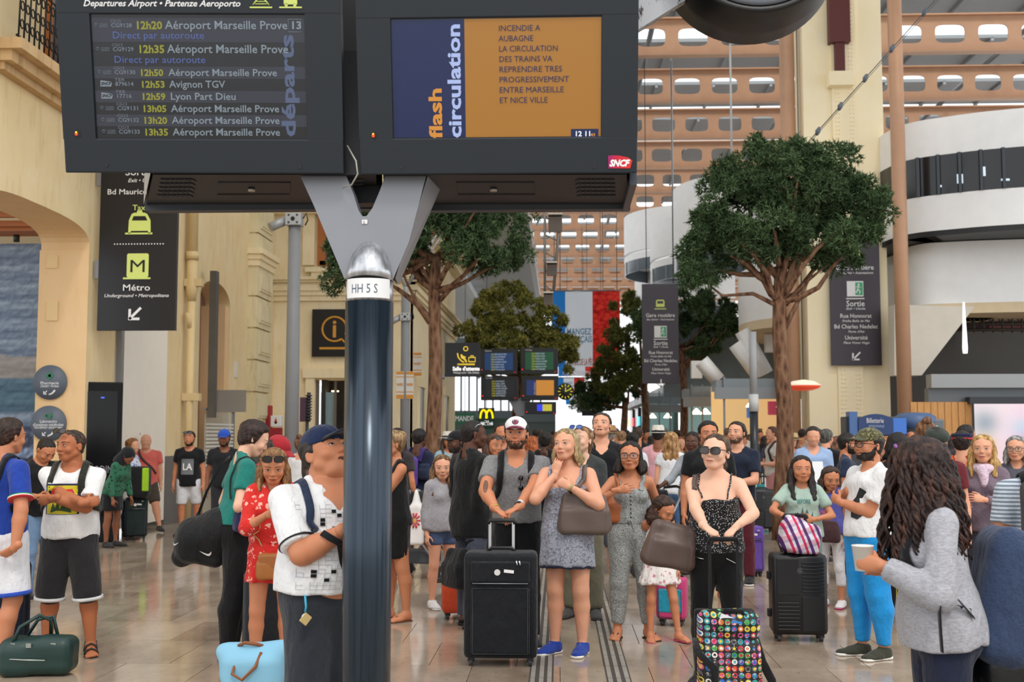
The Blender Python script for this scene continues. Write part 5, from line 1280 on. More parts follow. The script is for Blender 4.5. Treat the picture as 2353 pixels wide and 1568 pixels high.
# grey beams and shops under
YS = 27.2
bmz = lambda py: zat(py, YS)
st = empty('shop_row', (12, YS, 0)); tag(st, 'row of shop fronts with grey steel fascia right of the yellow column', 'shop')
m = MB(); m.box((1.5, .2, (bmz(862)+bmz(893))/2), (10, .4, bmz(862)-bmz(893))); m.build('fascia', mat('a2a5a6', .4, .2), st)
m = MB(); m.box((1.5, .4, (bmz(893)+bmz(925))/2), (10, .3, bmz(893)-bmz(925))); m.build('lower_fascia', mat('6a6f73', .35, .3), st)
x0, x1 = xat(2098, YS)-12, xat(2240, YS)-12; nb_ = 9
WOODM = NT('pine_boards', .6); _x = WOODM.noise(6, 5, .6, WOODM.coord(scale=(5, 5, .5))); WOODM.color(WOODM.ramp(_x, [(.3, 'cf9150'), (.6, 'e3a968'), (.8, 'b8763c')])); WOODM = WOODM.m
for k in range(nb_):
 m = MB(); m.box((x0+(x1-x0)*(k+.5)/nb_, .2, bmz(925)/2), ((x1-x0)/nb_-.012, .12+.01*(k % 2), bmz(925))); m.build('plank', WOODM, st)
m = MB(); m.box((x1+1.5, .1, bmz(922)), (3.2, .3, .16)); m.build('awning_beam', mat('30343a', .4), st)
def blur(cols):
 def f(U, V_):
  o = np.zeros((len(U), 3));
  for i, (u, v, r, c) in enumerate(cols): w = np.exp(-(((U-u)/r)**2+((V_-v)/(r*1.6))**2)); o = o*(1-w[:, None])+np.array(c)*w[:, None]
  return np.clip(o, 0, 1)
 return f
adm = mural('drinks_poster', (xat(2236, YS)-.0, YS-.12, .9), (1, 0, 0), (0, 0, 1), 2.4, bmz(930)-.9, blur([(.5, .5, 3, (.93, .88, .90)), (.75, .55, .35, (.93, .68, .80)), (.45, .6, .12, (.75, .85, .9)), (.1, .7, .12, (.62, .66, .70)), (.08, .30, .10, (.80, .62, .25)), (.6, .25, .2, (.85, .5, .75)), (.85, .9, .10, (.6, .7, .8)), (.3, .15, .15, (.9, .8, .85))]), 50, 50); adm.data.materials.clear(); adm.data.materials.append(vcol_mat('lit_poster', .3, emit=.35))
tag(adm, 'brightly lit pink and white drinks poster at the right edge', 'poster')
# ticket machines
tk = empty('ticket_machine', (xat(2010, 24), 24, 0)); tag(tk, 'blue Billetterie ticket machine under the yellow column', 'ticket machine')
m = MB(); m.box((0, .3, 1.0), (1.1, .5, 2.0)); m.build('cabinet', mat('2f353c', .4), tk, bevel=.02)
m = MB(); sc_ = FPX/24; X_ = lambda px: (px-2010)/sc_; Z_ = lambda py: 1.63+(1000-py)/sc_
pts = [(X_(1972), Z_(1000)), (X_(1972), Z_(965))]+[(X_(1972+78*k/8), Z_(965)+.09*math.sin(math.pi*k/8)+.02) for k in range(1, 8)]+[(X_(2050), Z_(965)), (X_(2050), Z_(1000))]; m.prism(pts, (0, 0, 0), (1, 0, 0), (0, 0, 1), (0, -1, 0), .08); m.build('header', mat('1f3c70', .35), tk)
m = MB(); m.box((X_(2065), 0, Z_(980)), (30/sc_, .1, 36/sc_)); m.build('side_panel', mat('3a6fc4', .35, emit=.2), tk)
m = MB(); m.box((X_(1962), .1, Z_(975)), (18/sc_, .3, 55/sc_)); m.build('edge', mat('4b6fa8', .4), tk)
text_on('lettering', 'Billetterie', (X_(2009), -.09, Z_(973)), (1, 0, 0), (0, 0, 1), .14, WHT, tk, 'CENTER', bold=0, width=38/sc_); text_on('lettering', 'REGIONALE', (X_(2012), -.09, Z_(983)), (1, 0, 0), (0, 0, 1), .07, mat('a8b8d8', .5), tk, 'CENTER', width=34/sc_)
tk2 = empty('ticket_machine', (xat(2125, 24.5), 24.5, 0)); tag(tk2, 'grey ticket machine with rounded top right of the blue Billetterie one', 'ticket machine')
m = MB(); m.box((0, .3, .98), (.85, .5, 1.95)); m.build('cabinet', mat('6e757a', .4), tk2, bevel=.03); m = MB(); m.lathe([(0, .35), (.3, .33), (.42, .25), (.42, 0)], (-.1, .3, 1.75), 16); m.build('rounded_top', mat('4f6a94', .4), tk2); m = MB(); m.box((.15, .03, 1.72), (.25, .03, .2)); m.build('screen', mat('8fb8b0', .3, emit=.3), tk2)
# middle shops with mezzanine rail (behind the right tree)
def shop(name, label, px0, px1, Y, yt, yb, seed, warm=True):
 random.seed(seed); xa, xb = xat(px0, Y), xat(px1, Y); r_ = empty(name, ((xa+xb)/2, Y, 0)); tag(r_, label, 'shop'); w = xb-xa; zt_, zb_ = zat(yt, Y), zat(yb, Y)
 m = MB(); m.box((0, .5, (zt_+zb_)/2), (w+.4, 1.0, .28)); m.box((0, -.1, zb_), (w+.5, .25, .3)); m.build('fascia', mat('8d9194', .35, .3), r_)
 nn = max(3, int(w/1.0))
 for k in range(nn+1): m = MB(); m.box((-w/2+w*k/nn, -.08, zb_+(zt_-zb_)*.5), (.05, .05, zt_-zb_)); m.build('rail_post', STEEL, r_)
 m = MB(); m.box((0, -.1, zb_+(zt_-zb_)*.5), (w, .02, (zt_-zb_)*.8)); m.build('rail_glass', glass('rail_glass', 'a9b7bd', .4), r_)
 m = MB(); m.box((0, 2.6, 1.5), (w, .1, 3.0)); m.build('back_wall', mat('d8b075' if warm else '6d8a88', .7, emit=.8), r_)  # wall emission imitates the shop's interior lighting
 for k in range(int(w*4)):
  c = random.choice(['d83a2a', 'e8b84a', 'f2e3b8', '3a6fb0', 'b03050', '5a3a2a', 'e0e0e0', 'd88a3a'] if warm else ['5a8a80', 'cfe0dc', '2f4a50', '88a030', 'e8e8e0', '3aa0b0'])
  m = MB(); m.box((random.uniform(-w/2, w/2), random.uniform(1.2, 2.4), random.uniform(.9, zb_-.25)), (random.uniform(.12, .45), .1, random.uniform(.1, .4))); m.build('goods', mat(c, .5, emit=.5), r_)  # goods carry their own glow to suggest a lit interior
 for k in range(max(2, int(w/1.2))):
  m = MB(); m.lathe([(.03, .18), (.14, .05), (.16, 0), (0, .0)], (random.uniform(-w/2, w/2), random.uniform(.3, 1.2), zb_-.35), 10); m.build('lamp', mat('fff0d0', .4, emit=5), r_)
 for k in range(nn+1): m = MB(); m.box((-w/2+w*k/nn, 0, zb_/2), (.05, .06, zb_)); m.build('mullion', STEEL, r_)
 m = MB(); m.box((0, .02, zb_/2), (w, .015, zb_)); m.build('shop_glass', glass('shop_glass', 'a8c0bc', .05, .1), r_); return r_
s1 = shop('lit_shop', 'warmly lit gift shop behind the large right tree trunk', 1665, 1868, 31, 868, 905, 5)
m = MB(); m.lathe([(.40, -.01), (.42, 0), (.25, .10), (0, .14)], (0, 0, 0), 20); o = m.build('lantern', mat('f4e4cc', .4, emit=.5)); m = MB(); m.lathe([(.41, -.01), (.36, -.07), (.2, -.12), (0, -.13)], (0, 0, 0), 20); m.build('lower_shade', mat('d8482a', .4, emit=.5), o); o.location = at(1846, 886, 28); tag(o, 'orange and white oval lantern hanging beside the yellow column', 'lamp'); wires(o, [(0, 0, .1)], 13-o.location.z)
shop('lit_shop', 'glazed shop with green interior below the Gare routière sign', 1590, 1665, 36, 885, 925, 6, False)
shop('lit_shop', 'distant glazed kiosk between the right hand tree trunks', 1490, 1565, 46, 900, 940, 7, False)
fr = empty('far_shops', (4.6, 48, 0)); tag(fr, 'long dim row of glazed far shops right of the bright exit', 'shop')
for k in range(12):
 c_ = ['3d5a5c', '6f8a86', '2c3436', '8aa8a4', '4a3c34', '5c7a80'][k % 6]; m = MB(); m.box((.25*(k % 2), k*2.6, 1.6), (.2, 2.4, 3.2)); m.build('shop_bay', mat(c_, .2), fr)
 m = MB(); m.box((-.2, k*2.6, 3.4), (.5, 2.5, .35)); m.build('canopy', mat(['7d8286', '9aa0a2'][k % 2], .4), fr)
 if k % 2: m = MB(); m.box((-.15, k*2.6, 2.4), (.1, .9, .5)); m.build('lit_sign', mat(['e0505a', '5ac0d0', 'e8d8a0'][k % 3], .4, emit=1.2), fr)
m = MB(); m.box((0, 0, 0), (5.6, .2, 2.5)); o = m.build('mezzanine_wall', mat('76858e', .6, var=.1)); o.location = (6.2, 38.5, 4.1); tag(o, 'dull blue grey wall panel behind the slanting white struts', 'wall')
m = MB(); m.box((13, 32, 2.2), (9, .2, 4.4)); tag(m.build('rear_partition', mat('4c4a48', .6)), 'dark partition closing the hall behind the wooden boards', 'wall')
# thin lamp post
p = at(1733, 1000, 24); lp = empty('slim_post', (p.x, 24, 0)); tag(lp, 'slim two tone post, grey above and black below, left of the large tree', 'post')
m = MB(); m.tube([(0, 0, 2.4), (0, 0, zat(765, 24))], .075, 12); m.build('upper_pole', mat('a8aaae', .5), lp); m = MB(); m.tube([(0, 0, 2.1), (0, 0, 2.45)], .10, 12); m.build('collar', mat('c9cbcd', .4), lp); m = MB(); m.tube([(0, 0, 0), (0, 0, 2.12)], .085, 12); m.build('lower_pole', mat('23282f', .3), lp)
# ---------------------------------------------------------------- far end
fe = empty('far_glazing', (-3.0, 62, 0)); tag(fe, 'tall bright mullioned glazing at the far left behind the departure boards', 'glazing')
for k in range(12): m = MB(); m.box((-2.6+k*.42, 0, 4), (.09, .1, 5.0)); m.build('mullion', mat('7b8488', .5), fe)
m = MB(); m.box((-.2, 0, 6.6), (6, .2, .3)); m.build('transom', mat('5c686c', .5), fe); m = MB(); m.box((-.2, 0, 2.6), (6, .5, .6)); m.build('transom', mat('5c686c', .5), fe); m = MB(); m.box((-.2, 0, 1.3), (6, .4, 2.6)); m.build('base_wall', mat('4f5a58', .5), fe)
mc = empty('shop_sign', at(1118, 962, 46)); tag(mc, 'dark hanging sign with yellow arches for a restaurant', 'sign')
m = MB(); m.box((0, .05, 0), (.62, .08, .82)); m.build('panel', mat('18392c', .5), mc); wires(mc, [(0, .05, .4)], 8.3-mc.location.z)
def mp(xo, s_=1): return [(xo+.13*math.cos(a)*s_, -.0, .0+.33*math.sin(a)) for a in np.linspace(0, math.pi, 10)]
m = MB(); m.tube(mp(-.115), .035, 6); m.tube(mp(.115), .035, 6); m.build('arches', mat('ffd400', .4, emit=1.2), mc)
text_on('lettering', 'McCafé', (0, -.01, -.26), (1, 0, 0), (0, 0, 1), .17, mat('e8f2f2', .4, emit=.5), mc, 'CENTER', bold=.03, italic=True, width=.5)
gm = empty('shop_sign', at(1068, 962, 46)); tag(gm, 'green shop sign with white capital letters left of the yellow arches', 'sign')
m = MB(); m.box((0, .05, 0), (.85, .08, .42)); m.build('panel', mat('1f5a40', .5, emit=.2), gm); wires(gm, [(0, .05, .2)], 8.3-gm.location.z); text_on('lettering', 'MANDE', (-.38, -.0, -.1), (1, 0, 0), (0, 0, 1), .28, WHT, gm, 'LEFT', bold=.03, width=.72)
m = MB(); m.box((at(1085, 995, 47).x, 47, 1.15), (3, .3, 2.3)); tag(m.build('kiosk_front', mat('4f6a60', .5)), 'dull green kiosk front below the green shop sign', 'kiosk')
# hanging direction signs far right of centre
for i, (px, py, w, h, Y, lb) in enumerate(((1387, 930, 36, 30, 48, 'small black hanging sign with a right arrow behind the tall man'), (1350, 945, 26, 22, 58, 'smaller far black hanging sign left of the arrow sign'))):
 p = at(px, py, Y); s_ = FPX/Y; r_ = empty('hanging_sign', p); tag(r_, lb, 'sign'); wires(r_, [(0, 0, .2)], ZB-p.z); m = MB(); m.box((0, 0, 0), (w/s_, .08, h/s_)); m.build('panel', SIGN, r_)
 if i == 0: m = MB(); arrow(m, (.05, -.05, -.12), 0, .22, .04); m.build('arrow', WHT, r_)
 text_on('lettering', 'Rue Honnorat', (0, -.05, .04), (1, 0, 0), (0, 0, 1), .12, WHT, r_, 'CENTER', width=w/s_*.7)
# ---------------------------------------------------------------- tricolour banners
def banner(px0, px1, py0, py1, Y, label, txt):
 a, b = at(px0, py1, Y), at(px1, py0, Y); w, h = b.x-a.x, b.z-a.z; r_ = empty('banner', (a.x, Y, a.z)); tag(r_, label, 'banner', None)
 segs = [(0, .2, mat('2f8ae0', .7)), (.2, .6, mat('eef6ff', .7)), (.6, 1, None)]
 for x0, x1, mt in segs:
  if mt is None:
   t = NT('red_weave', .8); v = t.voro(5.5*w/2.6, vec=t.coord(scale=(1, 1, 1.5), rot=(0, .6, 0))); t.color(t.ramp(v, [(.2, 'f0483a'), (.6, 'd8302a'), (.9, 'a81c1a')])); mt = t.m
  if not any(n_.type == 'BSDF_TRANSLUCENT' for n_ in mt.node_tree.nodes):
   q_ = mt.node_tree; tr = q_.nodes.new('ShaderNodeBsdfTranslucent'); mx = q_.nodes.new('ShaderNodeMixShader'); pb = q_.nodes['Principled BSDF']; bc = pb.inputs['Base Color']
   if bc.links: q_.links.new(bc.links[0].from_socket, tr.inputs[0])
   else: tr.inputs[0].default_value = bc.default_value
   q_.links.new(pb.outputs[0], mx.inputs[1]); q_.links.new(tr.outputs[0], mx.inputs[2]); mx.inputs[0].default_value = .65; q_.links.new(mx.outputs[0], q_.nodes['Material Output'].inputs[0])
  m = MB(); nn = 8
  for k in range(nn): xa = w*(x0+(x1-x0)*k/nn); xb = w*(x0+(x1-x0)*(k+1)/nn); m.poly([(xa, .03*math.sin(xa*5), 0), (xb, .03*math.sin(xb*5), 0), (xb, .03*math.sin(xb*5), h), (xa, .03*math.sin(xa*5), h)], [(0, 1, 2, 3)])
  m.build('cloth_panel', mt, r_)
 for body, x, z, wd, c in txt: text_on('lettering', body, (x*w, -.05, z*h), (1, 0, 0), (0, 0, 1), .34*w/2.6, mat(c, .6), r_, 'CENTER', bold=.02, width=wd*w)
 m = MB(); m.tube([(-.05, 0, h), (w+.05, 0, h)], .03, 6); m.build('batten', STEEL, r_); wires(r_, [(.1, 0, h), (w-.1, 0, h)], ZB-a.z)
banner(1268, 1424, 668, 843, 43, 'large blue white red banner hanging right of the middle tree', [('MANGEZ', .40, .42, .36, '6b9cc4'), ('FRANÇAIS', .40, .32, .38, '6b9cc4'), ('FÊTE DE LA PÊCHE FRANÇAISE', .60, .02, .6, 'd0706a')])
banner(1283, 1386, 815, 865, 54, 'second smaller tricolour banner behind the largest one', [('FÊTE DE LA PÊCHE FRANÇAISE', .5, .05, .8, 'f0e0e0')])
banner(1283, 1343, 868, 906, 64, 'third tricolour banner below the second', [('MANGEZ', .35, .6, .4, '6b9cc4')])
banner(1300, 1345, 905, 930, 74, 'farthest and lowest little tricolour banner', [])
# hanging lighting ladder
hl = empty('lighting_ladder', at(1275, 600, 17)); wires(hl, [tuple(at(1252, 440, 17)-at(1275, 600, 17)), tuple(at(1292, 440, 17)-at(1275, 600, 17))], 15.2-hl.location.z); tag(hl, 'hanging steel lighting ladder with box floodlights right of centre', 'light rig')
L_ = lambda px, py: at(px, py, 17)-at(1275, 600, 17)
m = MB(); m.tube([L_(1252, 440), L_(1252, 680)], .018, 6); m.tube([L_(1292, 440), L_(1272, 670)], .022, 6)
for py in (500, 540, 580, 620, 655): m.tube([L_(1252, py), L_(1288-(py-500)*.12, py+14)], .012, 5)
m.build('ladder_rails', mat('6e6a66', .5, .3), hl)
for px, py, s_ in ((1276, 515, .2), (1268, 620, .15), (1260, 688, .14)):
 m = MB(); c = L_(px, py); m.box(c, (s_, s_*.7, s_*1.15), Matrix.Rotation(.3, 3, 'X')); m.build('floodlight', mat('5b534c', .5), hl, bevel=.01)
 m = MB(); m.box(c+Vector((0, -.07, s_*.62)), (s_*1.05, s_*.9, .02)); m.build('barn_door', mat('a8a29a', .5), hl)
# ---------------------------------------------------------------- trees
NEED = {}; GROW = 1.06
def needle_mat(c1, c2, c3):
 t = NT('pine_needles', .8, 0, .2); g = t.n.new('ShaderNodeNewGeometry'); pos = g.outputs['Position']
 x = t.n.new('ShaderNodeTexNoise'); x.inputs['Scale'].default_value = 1.6; t.L(pos, x.inputs['Vector'])
 f = t.math('ADD', t.math('MULTIPLY', g.outputs['Random Per Island'], .45), t.math('MULTIPLY', x.outputs['Fac'], .6)); t.color(t.ramp(f, [(.25, c1), (.5, c2), (.8, c3)])); return t.m
def tree(label, px, Y, crown, r0, seed, c=('2a3a24', '435a3a', '647a52'), ntuft=5200, trunk_top=None, branches=None, bend=0, pot=False):
 """crown: list of (px,py,rx,rz) blobs in picture pixels"""
 rs = np.random.RandomState(seed); X = xat(px, Y); s_ = FPX/Y; root = empty('pine_tree', (X, Y, 0)); tag(root, label, 'tree'); O = Vector((X, Y, 0))
 cr = [(at(a, b, Y)-O, rx/s_*GROW, rz/s_*GROW) for a, b, rx, rz in crown]
 zt = trunk_top if trunk_top else min(c_[0].z for c_ in cr)
 m = MB(); P = [];
 for k in range(9): q = k/8; P.append((bend*math.sin(q*3)+.03*math.sin(q*9+seed), .02*math.cos(q*7), zt*q))
 m.tube(P, [r0*(1.25-.10*k if k < 2 else 1.08-.05*k) for k in range(9)], 14); m.build('trunk', BARK, root)
 top = Vector(P[-1])
 bs = branches or []
 tips = []
 for c_, rx, rz in cr:
  k = 2 if rx > .5 else 1
  for _ in range(k):
   e = c_+Vector((rs.uniform(-.6, .6)*rx, rs.uniform(-.6, .6)*rx, rs.uniform(-.5, .4)*rz)); st_ = Vector(P[rs.randint(7, 9)]); mid = st_.lerp(e, .5)+Vector((rs.uniform(-.15, .15), rs.uniform(-.15, .15), -.12*abs(e.x-st_.x)+rs.uniform(-.05, .1)))
   q1 = st_.lerp(mid, .5)+Vector((rs.uniform(-.05, .05), 0, -.05)); tips.append(([st_, q1, mid, mid.lerp(e, .5)+Vector((0, 0, .05)), e], r0*.42))
 for i, (pts, r) in enumerate(bs):
  pts = [at(a, b, Y)-O for a, b in pts]; tips.append((pts, r))
 for pts, r in tips:
  m = MB(); n_ = len(pts); m.tube(pts, [r*(1-.75*k/(n_-1)) for k in range(n_)], 8); m.build('branch', BARK, root)
 # needles: tufts of thin blades
 V = []; tot = sum(rx*rx*rz for _, rx, rz in cr)**1; W_ = np.array([rx*rz for _, rx, rz in cr]); W_ = W_/W_.sum()
 C_ = []
 for (c_, rx, rz), w in zip(cr, W_):
  n_ = int(ntuft*w); ncl = max(9, int(n_/62)); d0 = rs.normal(size=(ncl, 3)); d0 /= np.linalg.norm(d0, axis=1, keepdims=True)
  c0 = np.array(c_)+d0*rs.uniform(.35, .98, (ncl, 1))**.6*np.array([rx, rx*.9, rz]); rr = rs.uniform(.10, .24, ncl)*(.75+.35*min(1.5, rx))
  ii = rs.randint(0, ncl, n_); d = rs.normal(size=(n_, 3)); d[:, 2] = d[:, 2]*.8+.15; d /= np.linalg.norm(d, axis=1, keepdims=True)
  p = c0[ii]+d*(rr[ii]*rs.uniform(.3, 1.0, n_)**.5)[:, None]; C_.append(np.concatenate([p, d], 1))
 C_ = np.concatenate(C_); n_ = len(C_); nb = 5; L = .105*(1+.55*(Y > 25));
 cen = np.repeat(C_[:, :3], nb, 0); dr_ = np.repeat(C_[:, 3:], nb, 0)*.7+rs.normal(size=(n_*nb, 3))*.75; dr_ /= np.linalg.norm(dr_, axis=1, keepdims=True)
 sd_ = np.cross(dr_, rs.normal(size=(n_*nb, 3))); sd_ /= np.linalg.norm(sd_, axis=1, keepdims=True); Ln = L*rs.uniform(.6, 1.2, (n_*nb, 1)); wd = .0125*(1+.9*(Y > 25))
 a = cen-dr_*Ln*.25; V = np.stack([a-sd_*wd, a+sd_*wd, a+dr_*Ln*1.1], 1).reshape(-1, 3); F = np.arange(len(V)).reshape(-1, 3)
 key = c
 if key not in NEED: NEED[key] = needle_mat(*c)
 link('foliage', np_mesh('foliage', V, F, False), NEED[key], root, kind='stuff'); return root
tree('large dark green pine tree with spreading crown right of centre', 1800, 18.6, [(1700, 470, 110, 95), (1800, 410, 130, 90), (1910, 430, 120, 95), (1985, 480, 60, 75), (1640, 560, 80, 75), (1760, 540, 130, 70), (1880, 540, 110, 60), (1590, 620, 50, 45), (1930, 590, 60, 40)], .145, 4, ntuft=19000, trunk_top=zat(620, 18.6),
  branches=[([(1800, 740), (1780, 700), (1730, 675), (1660, 680), (1610, 640)], .05), ([(1805, 700), (1850, 650), (1900, 610)], .045), ([(1800, 760), (1835, 690), (1870, 620)], .05), ([(1790, 640), (1720, 560), (1690, 520)], .06), ([(1700, 600), (1740, 640), (1785, 670)], .02)])
wires([o for o in bpy.data.objects if o.get('label', '').startswith('tall plum Gare')][0], [(-.4, .04, 3), (.4, .04, 3)], ZB-3.2)
tree('dark pine tree behind the board pole with leaning branch', 1003, 19.5, [(1010, 545, 150, 85), (900, 560, 100, 80), (1130, 545, 95, 75), (810, 560, 75, 65), (1040, 470, 170, 80), (1160, 600, 60, 40), (770, 640, 32, 38), (930, 490, 110, 60)], .135, 9, ntuft=12500, trunk_top=zat(590, 19.5), bend=-.05,
  branches=[([(990, 740), (960, 700), (915, 665), (890, 650)], .07), ([(1010, 690), (1040, 660), (1085, 640)], .05), ([(960, 700), (935, 650), (915, 600)], .03)])
tree('round sunlit pine tree above the central departure boards', 1190, 38, [(1190, 715, 95, 70), (1110, 760, 60, 55), (1270, 765, 65, 60), (1200, 800, 110, 60), (1290, 810, 40, 45), (1090, 830, 45, 35)], .19, 12, c=('3a4520', '767a38', 'bdb262'), ntuft=9500, trunk_top=zat(830, 38))  # brighter yellow-green needle colours paint the sunlight onto this crown
tree('second pine tree behind the large one, right of the plum sign', 1572, 37, [(1640, 730, 60, 55), (1570, 720, 70, 60), (1500, 740, 60, 55), (1600, 780, 60, 40), (1670, 750, 30, 35)], .14, 15, ntuft=6000, trunk_top=zat(800, 37), branches=[([(1575, 880), (1545, 830), (1520, 790)], .05), ([(1575, 850), (1600, 810), (1630, 780)], .05)])
tree('pine tree left of the plum Gare routière sign', 1483, 42, [(1440, 740, 50, 60), (1420, 810, 55, 50), (1470, 850, 60, 50), (1400, 870, 45, 40), (1480, 700, 40, 40)], .17, 21, c=('36421f', '5c6430', '8a8748'), ntuft=6000, trunk_top=zat(880, 42), branches=[([(1483, 920), (1462, 890), (1440, 860)], .06)])
tree('far pine tree among the shops right of the tricolour banners', 1435, 46, [(1400, 900, 50, 40), (1350, 905, 40, 32), (1440, 890, 35, 30)], .16, 25, ntuft=3500, trunk_top=zat(915, 46))
tree('farthest small pine tree beside the bright exit', 1368, 60, [(1368, 925, 45, 22), (1330, 935, 22, 16)], .15, 27, ntuft=1300, trunk_top=zat(930, 60))
# ================================================================ foreground departure boards, pole and clock
CAB = mat('151d26', .5, .0, name='cabinet_blue_black', var=.05, vscale=40); INK = mat('101216', .5, name='underside_black')
SCRD = mat('1d1f23', .25, emit=.15);
class Panel:
 """tilted display front, placed by its lower edge"""
 def __init__(s, name, label, pl, pr, hgt, Yl, Yr, tilt):
  a, b = at(pl[0], pl[1], Yl), at(pr[0], pr[1], Yr); s.u = (b-a).normalized(); w = (b-a).length
  fw = Vector((-s.u.y, s.u.x, 0)).normalized()        # pointing away from the viewer
  s.v = (Vector((0, 0, 1))*math.cos(tilt)-fw*math.sin(tilt)).normalized(); s.v = (s.v-s.u*s.v.dot(s.u)).normalized(); s.n = s.u.cross(s.v).normalized()   # toward the viewer
  s.o = a; s.w = w; s.root = empty(name, a); tag(s.root, label, 'display board')
  s.q = 1.0
  R = Matrix((s.u, s.n, s.v)).transposed()
  # front frame around the screen, back box
  s.R = R
 def uv(s, px, py):
  r = ray(px, py); c = Vector((0, 0, CAMZ)); t = (s.o-c).dot(s.n)/r.dot(s.n); p = c+r*t-s.o; return p.dot(s.u), p.dot(s.v)
 def L(s, u, v, n=0): return s.u*u+s.v*v+s.n*n
 def quad(s, name, x0, y0, x1, y1, n0, n1, mt, parent=None, bevel=0):
  m = MB(); m.box(s.L((x0+x1)/2, (y0+y1)/2, (n0+n1)/2), (x1-x0, abs(n1-n0), y1-y0), s.R); return m.build(name, mt, parent or s.root, bevel)
 def text(s, body, px0, py, px1, cap, mt, align='LEFT', italic=False, n=.002, rot=False, bold=.004, name='lettering', parent=None):
  u0, v0 = s.uv(px0, py)
  if rot:
   u1, v1 = s.uv(px0, px1); sz = (s.uv(px0, py)[0]-s.uv(px0-cap, py)[0])*1.37
   return text_on(name, body, s.L(u0, v0, n), s.v, -s.u, sz, mt, parent or s.root, 'LEFT', italic, bold, width=v1-v0)
  u1, v1 = s.uv(px1, py); sz = (s.uv(px0, py-cap)[1]-v0)*1.37
  return text_on(name, body, s.L(u0, v0, n), s.u, s.v, sz, mt, parent or s.root, 'LEFT', italic, bold, width=u1-u0)
def frame(P, scr, top_px):
 (x0, y0), (x1, y1) = P.uv(*scr[0]), P.uv(*scr[1]); H_ = 1.16; d = .055
 P.quad('front_frame', 0, 0, P.w, y0, -d, 0, CAB, bevel=.006); P.quad('front_frame', 0, y1, P.w, H_, -d, 0, CAB, bevel=.006)
 P.quad('front_frame', 0, y0-.004, x0, y1+.004, -d, 0, CAB); P.quad('front_frame', x1, y0-.004, P.w, y1+.004, -d, 0, CAB)
 P.quad('screen', x0-.01, y0-.01, x1+.01, y1+.01, -.03, -.012, SCRD)
 P.sx0, P.sy0, P.sx1, P.sy1 = x0, y0, x1, y1
BL = Panel('departure_board', 'left tilted blue black board listing airport departures on a dark screen', (150, 397), (790, 400), 1, 4.885, 4.915, math.radians(14))
frame(BL, ((220, 318), (700, 33)), 0)
TW_ = mat('7c8892', .5, emit=.08); TY_ = mat('86862c', .5, emit=.14); TG_ = mat('666f7a', .5, emit=.15); TB_ = mat('4c5c94', .5, emit=.1); TD_ = mat('4c5874', .5, emit=.16)
NN = -.010
rows = [(66, 309, 367, 378, 660, 20, '12h20', 'Aéroport Marseille Prove', 'CG13', 'CG9128'), (121, 315, 372, 383, 662, 20, '12h35', 'Aéroport Marseille Prove', 'CG13', 'CG9129'), (174, 319, 370, 386, 636, 17, '12h50', 'Aéroport Marseille Prove', 'CG13', 'CG9130'), (201, 321, 373, 388, 517, 17, '12h53', 'Avignon TGV', 'TER', '879614'), (229, 323, 375, 390, 539, 17, '12h59', 'Lyon Part Dieu', 'TER', '17716'), (257, 325, 377, 392, 641, 17, '13h05', 'Aéroport Marseille Prove', 'CG13', 'CG9131'), (284, 327, 379, 394, 642, 17, '13h20', 'Aéroport Marseille Prove', 'CG13', 'CG9132'), (311, 329, 381, 396, 643, 17, '13h35', 'Aéroport Marseille Prove', 'CG13', 'CG9133')]
bands = [(96, 40), (150, 96), (180, 152), (208, 180), (235, 208), (263, 235), (290, 263), (317, 290)]
LB = mat('2f313c', .3, emit=.15)
for k, (yb, yt) in enumerate(bands):
 if k % 2 == 0: P = BL; a = P.uv(214, yb)[1]; b = P.uv(214, yt)[1]; P.quad('row_band', P.sx0+.004, max(a, P.sy0), P.sx1-.004, b, -.0125, -.0110, LB)
BL.text('départs', 678, 315, 80, 32, TD_, rot=True, n=-.0104, bold=.03)
for (yb, a, b, c, d_, cp, tm_, de, l1, l2) in rows:
 BL.text(tm_, a, yb, b, cp*.92, TY_, n=NN, bold=.03); BL.text(de, c, yb, d_, cp, TW_, n=NN+.0012, bold=.012)
 dx = (yb-66)*.075; BL.text(l1, 251+dx, yb-15, 251+dx+24, 7, TG_, n=NN); w2 = 48 if l2.startswith('CG') else (42 if len(l2) == 6 else 33)
 BL.text(l2, 253+dx, yb-4, 253+dx+w2, 9.5, TG_, n=NN, bold=.02)
 lx = 212+dx; u, v = BL.uv(lx, yb-8)
 if l1 == 'TER':
  m = MB(); m.prism([(0, -.010), (.002, .016), (.046, .010), (.050, .004), (.046, -.010)], BL.L(u+.012, v, NN), BL.u, BL.v, BL.n, .001); m.build('operator_logo', TW_, BL.root); BL.text('SNCF', lx+8, yb-6, lx+32, 7, SCRD, n=NN+.002, italic=True, bold=.03)
 else:
  m = MB(); m.tube([BL.L(u+.012+.006*math.cos(t), v+.003+.006*math.sin(t), NN) for t in np.linspace(.6, 5.6, 9)], .0013, 4); m.tube([BL.L(u, v+.002, NN), BL.L(u+.01, v+.008, NN), BL.L(u+.02, v+.002, NN)], .001, 4); m.build('operator_logo', TG_, BL.root); BL.text('CONSEIL', lx+14, yb-9, lx+34, 4, TG_, n=NN); BL.text('GENERAL', lx+14, yb-4, lx+34, 4, TG_, n=NN)
BL.text('Direct par autoroute', 256, 88, 466, 17, TB_, n=NN); BL.text('Direct par autoroute', 260, 144, 469, 17, TB_, n=NN)
BL.text('13', 666, 66, 687, 18, TW_, n=NN+.002, bold=.03)
u0, v0 = BL.uv(662, 73); u1, v1 = BL.uv(690, 44); m = MB(); m.tube([BL.L(a, b, NN) for a, b in ((u0, v0), (u1, v0), (u1, v1), (u0, v1), (u0, v0))], .0015, 4); m.build('platform_box', TW_, BL.root)
BL.text('Departures Airport • Partenze Aeroporto', 191, 14, 552, 15, WHT, italic=True, bold=.02)
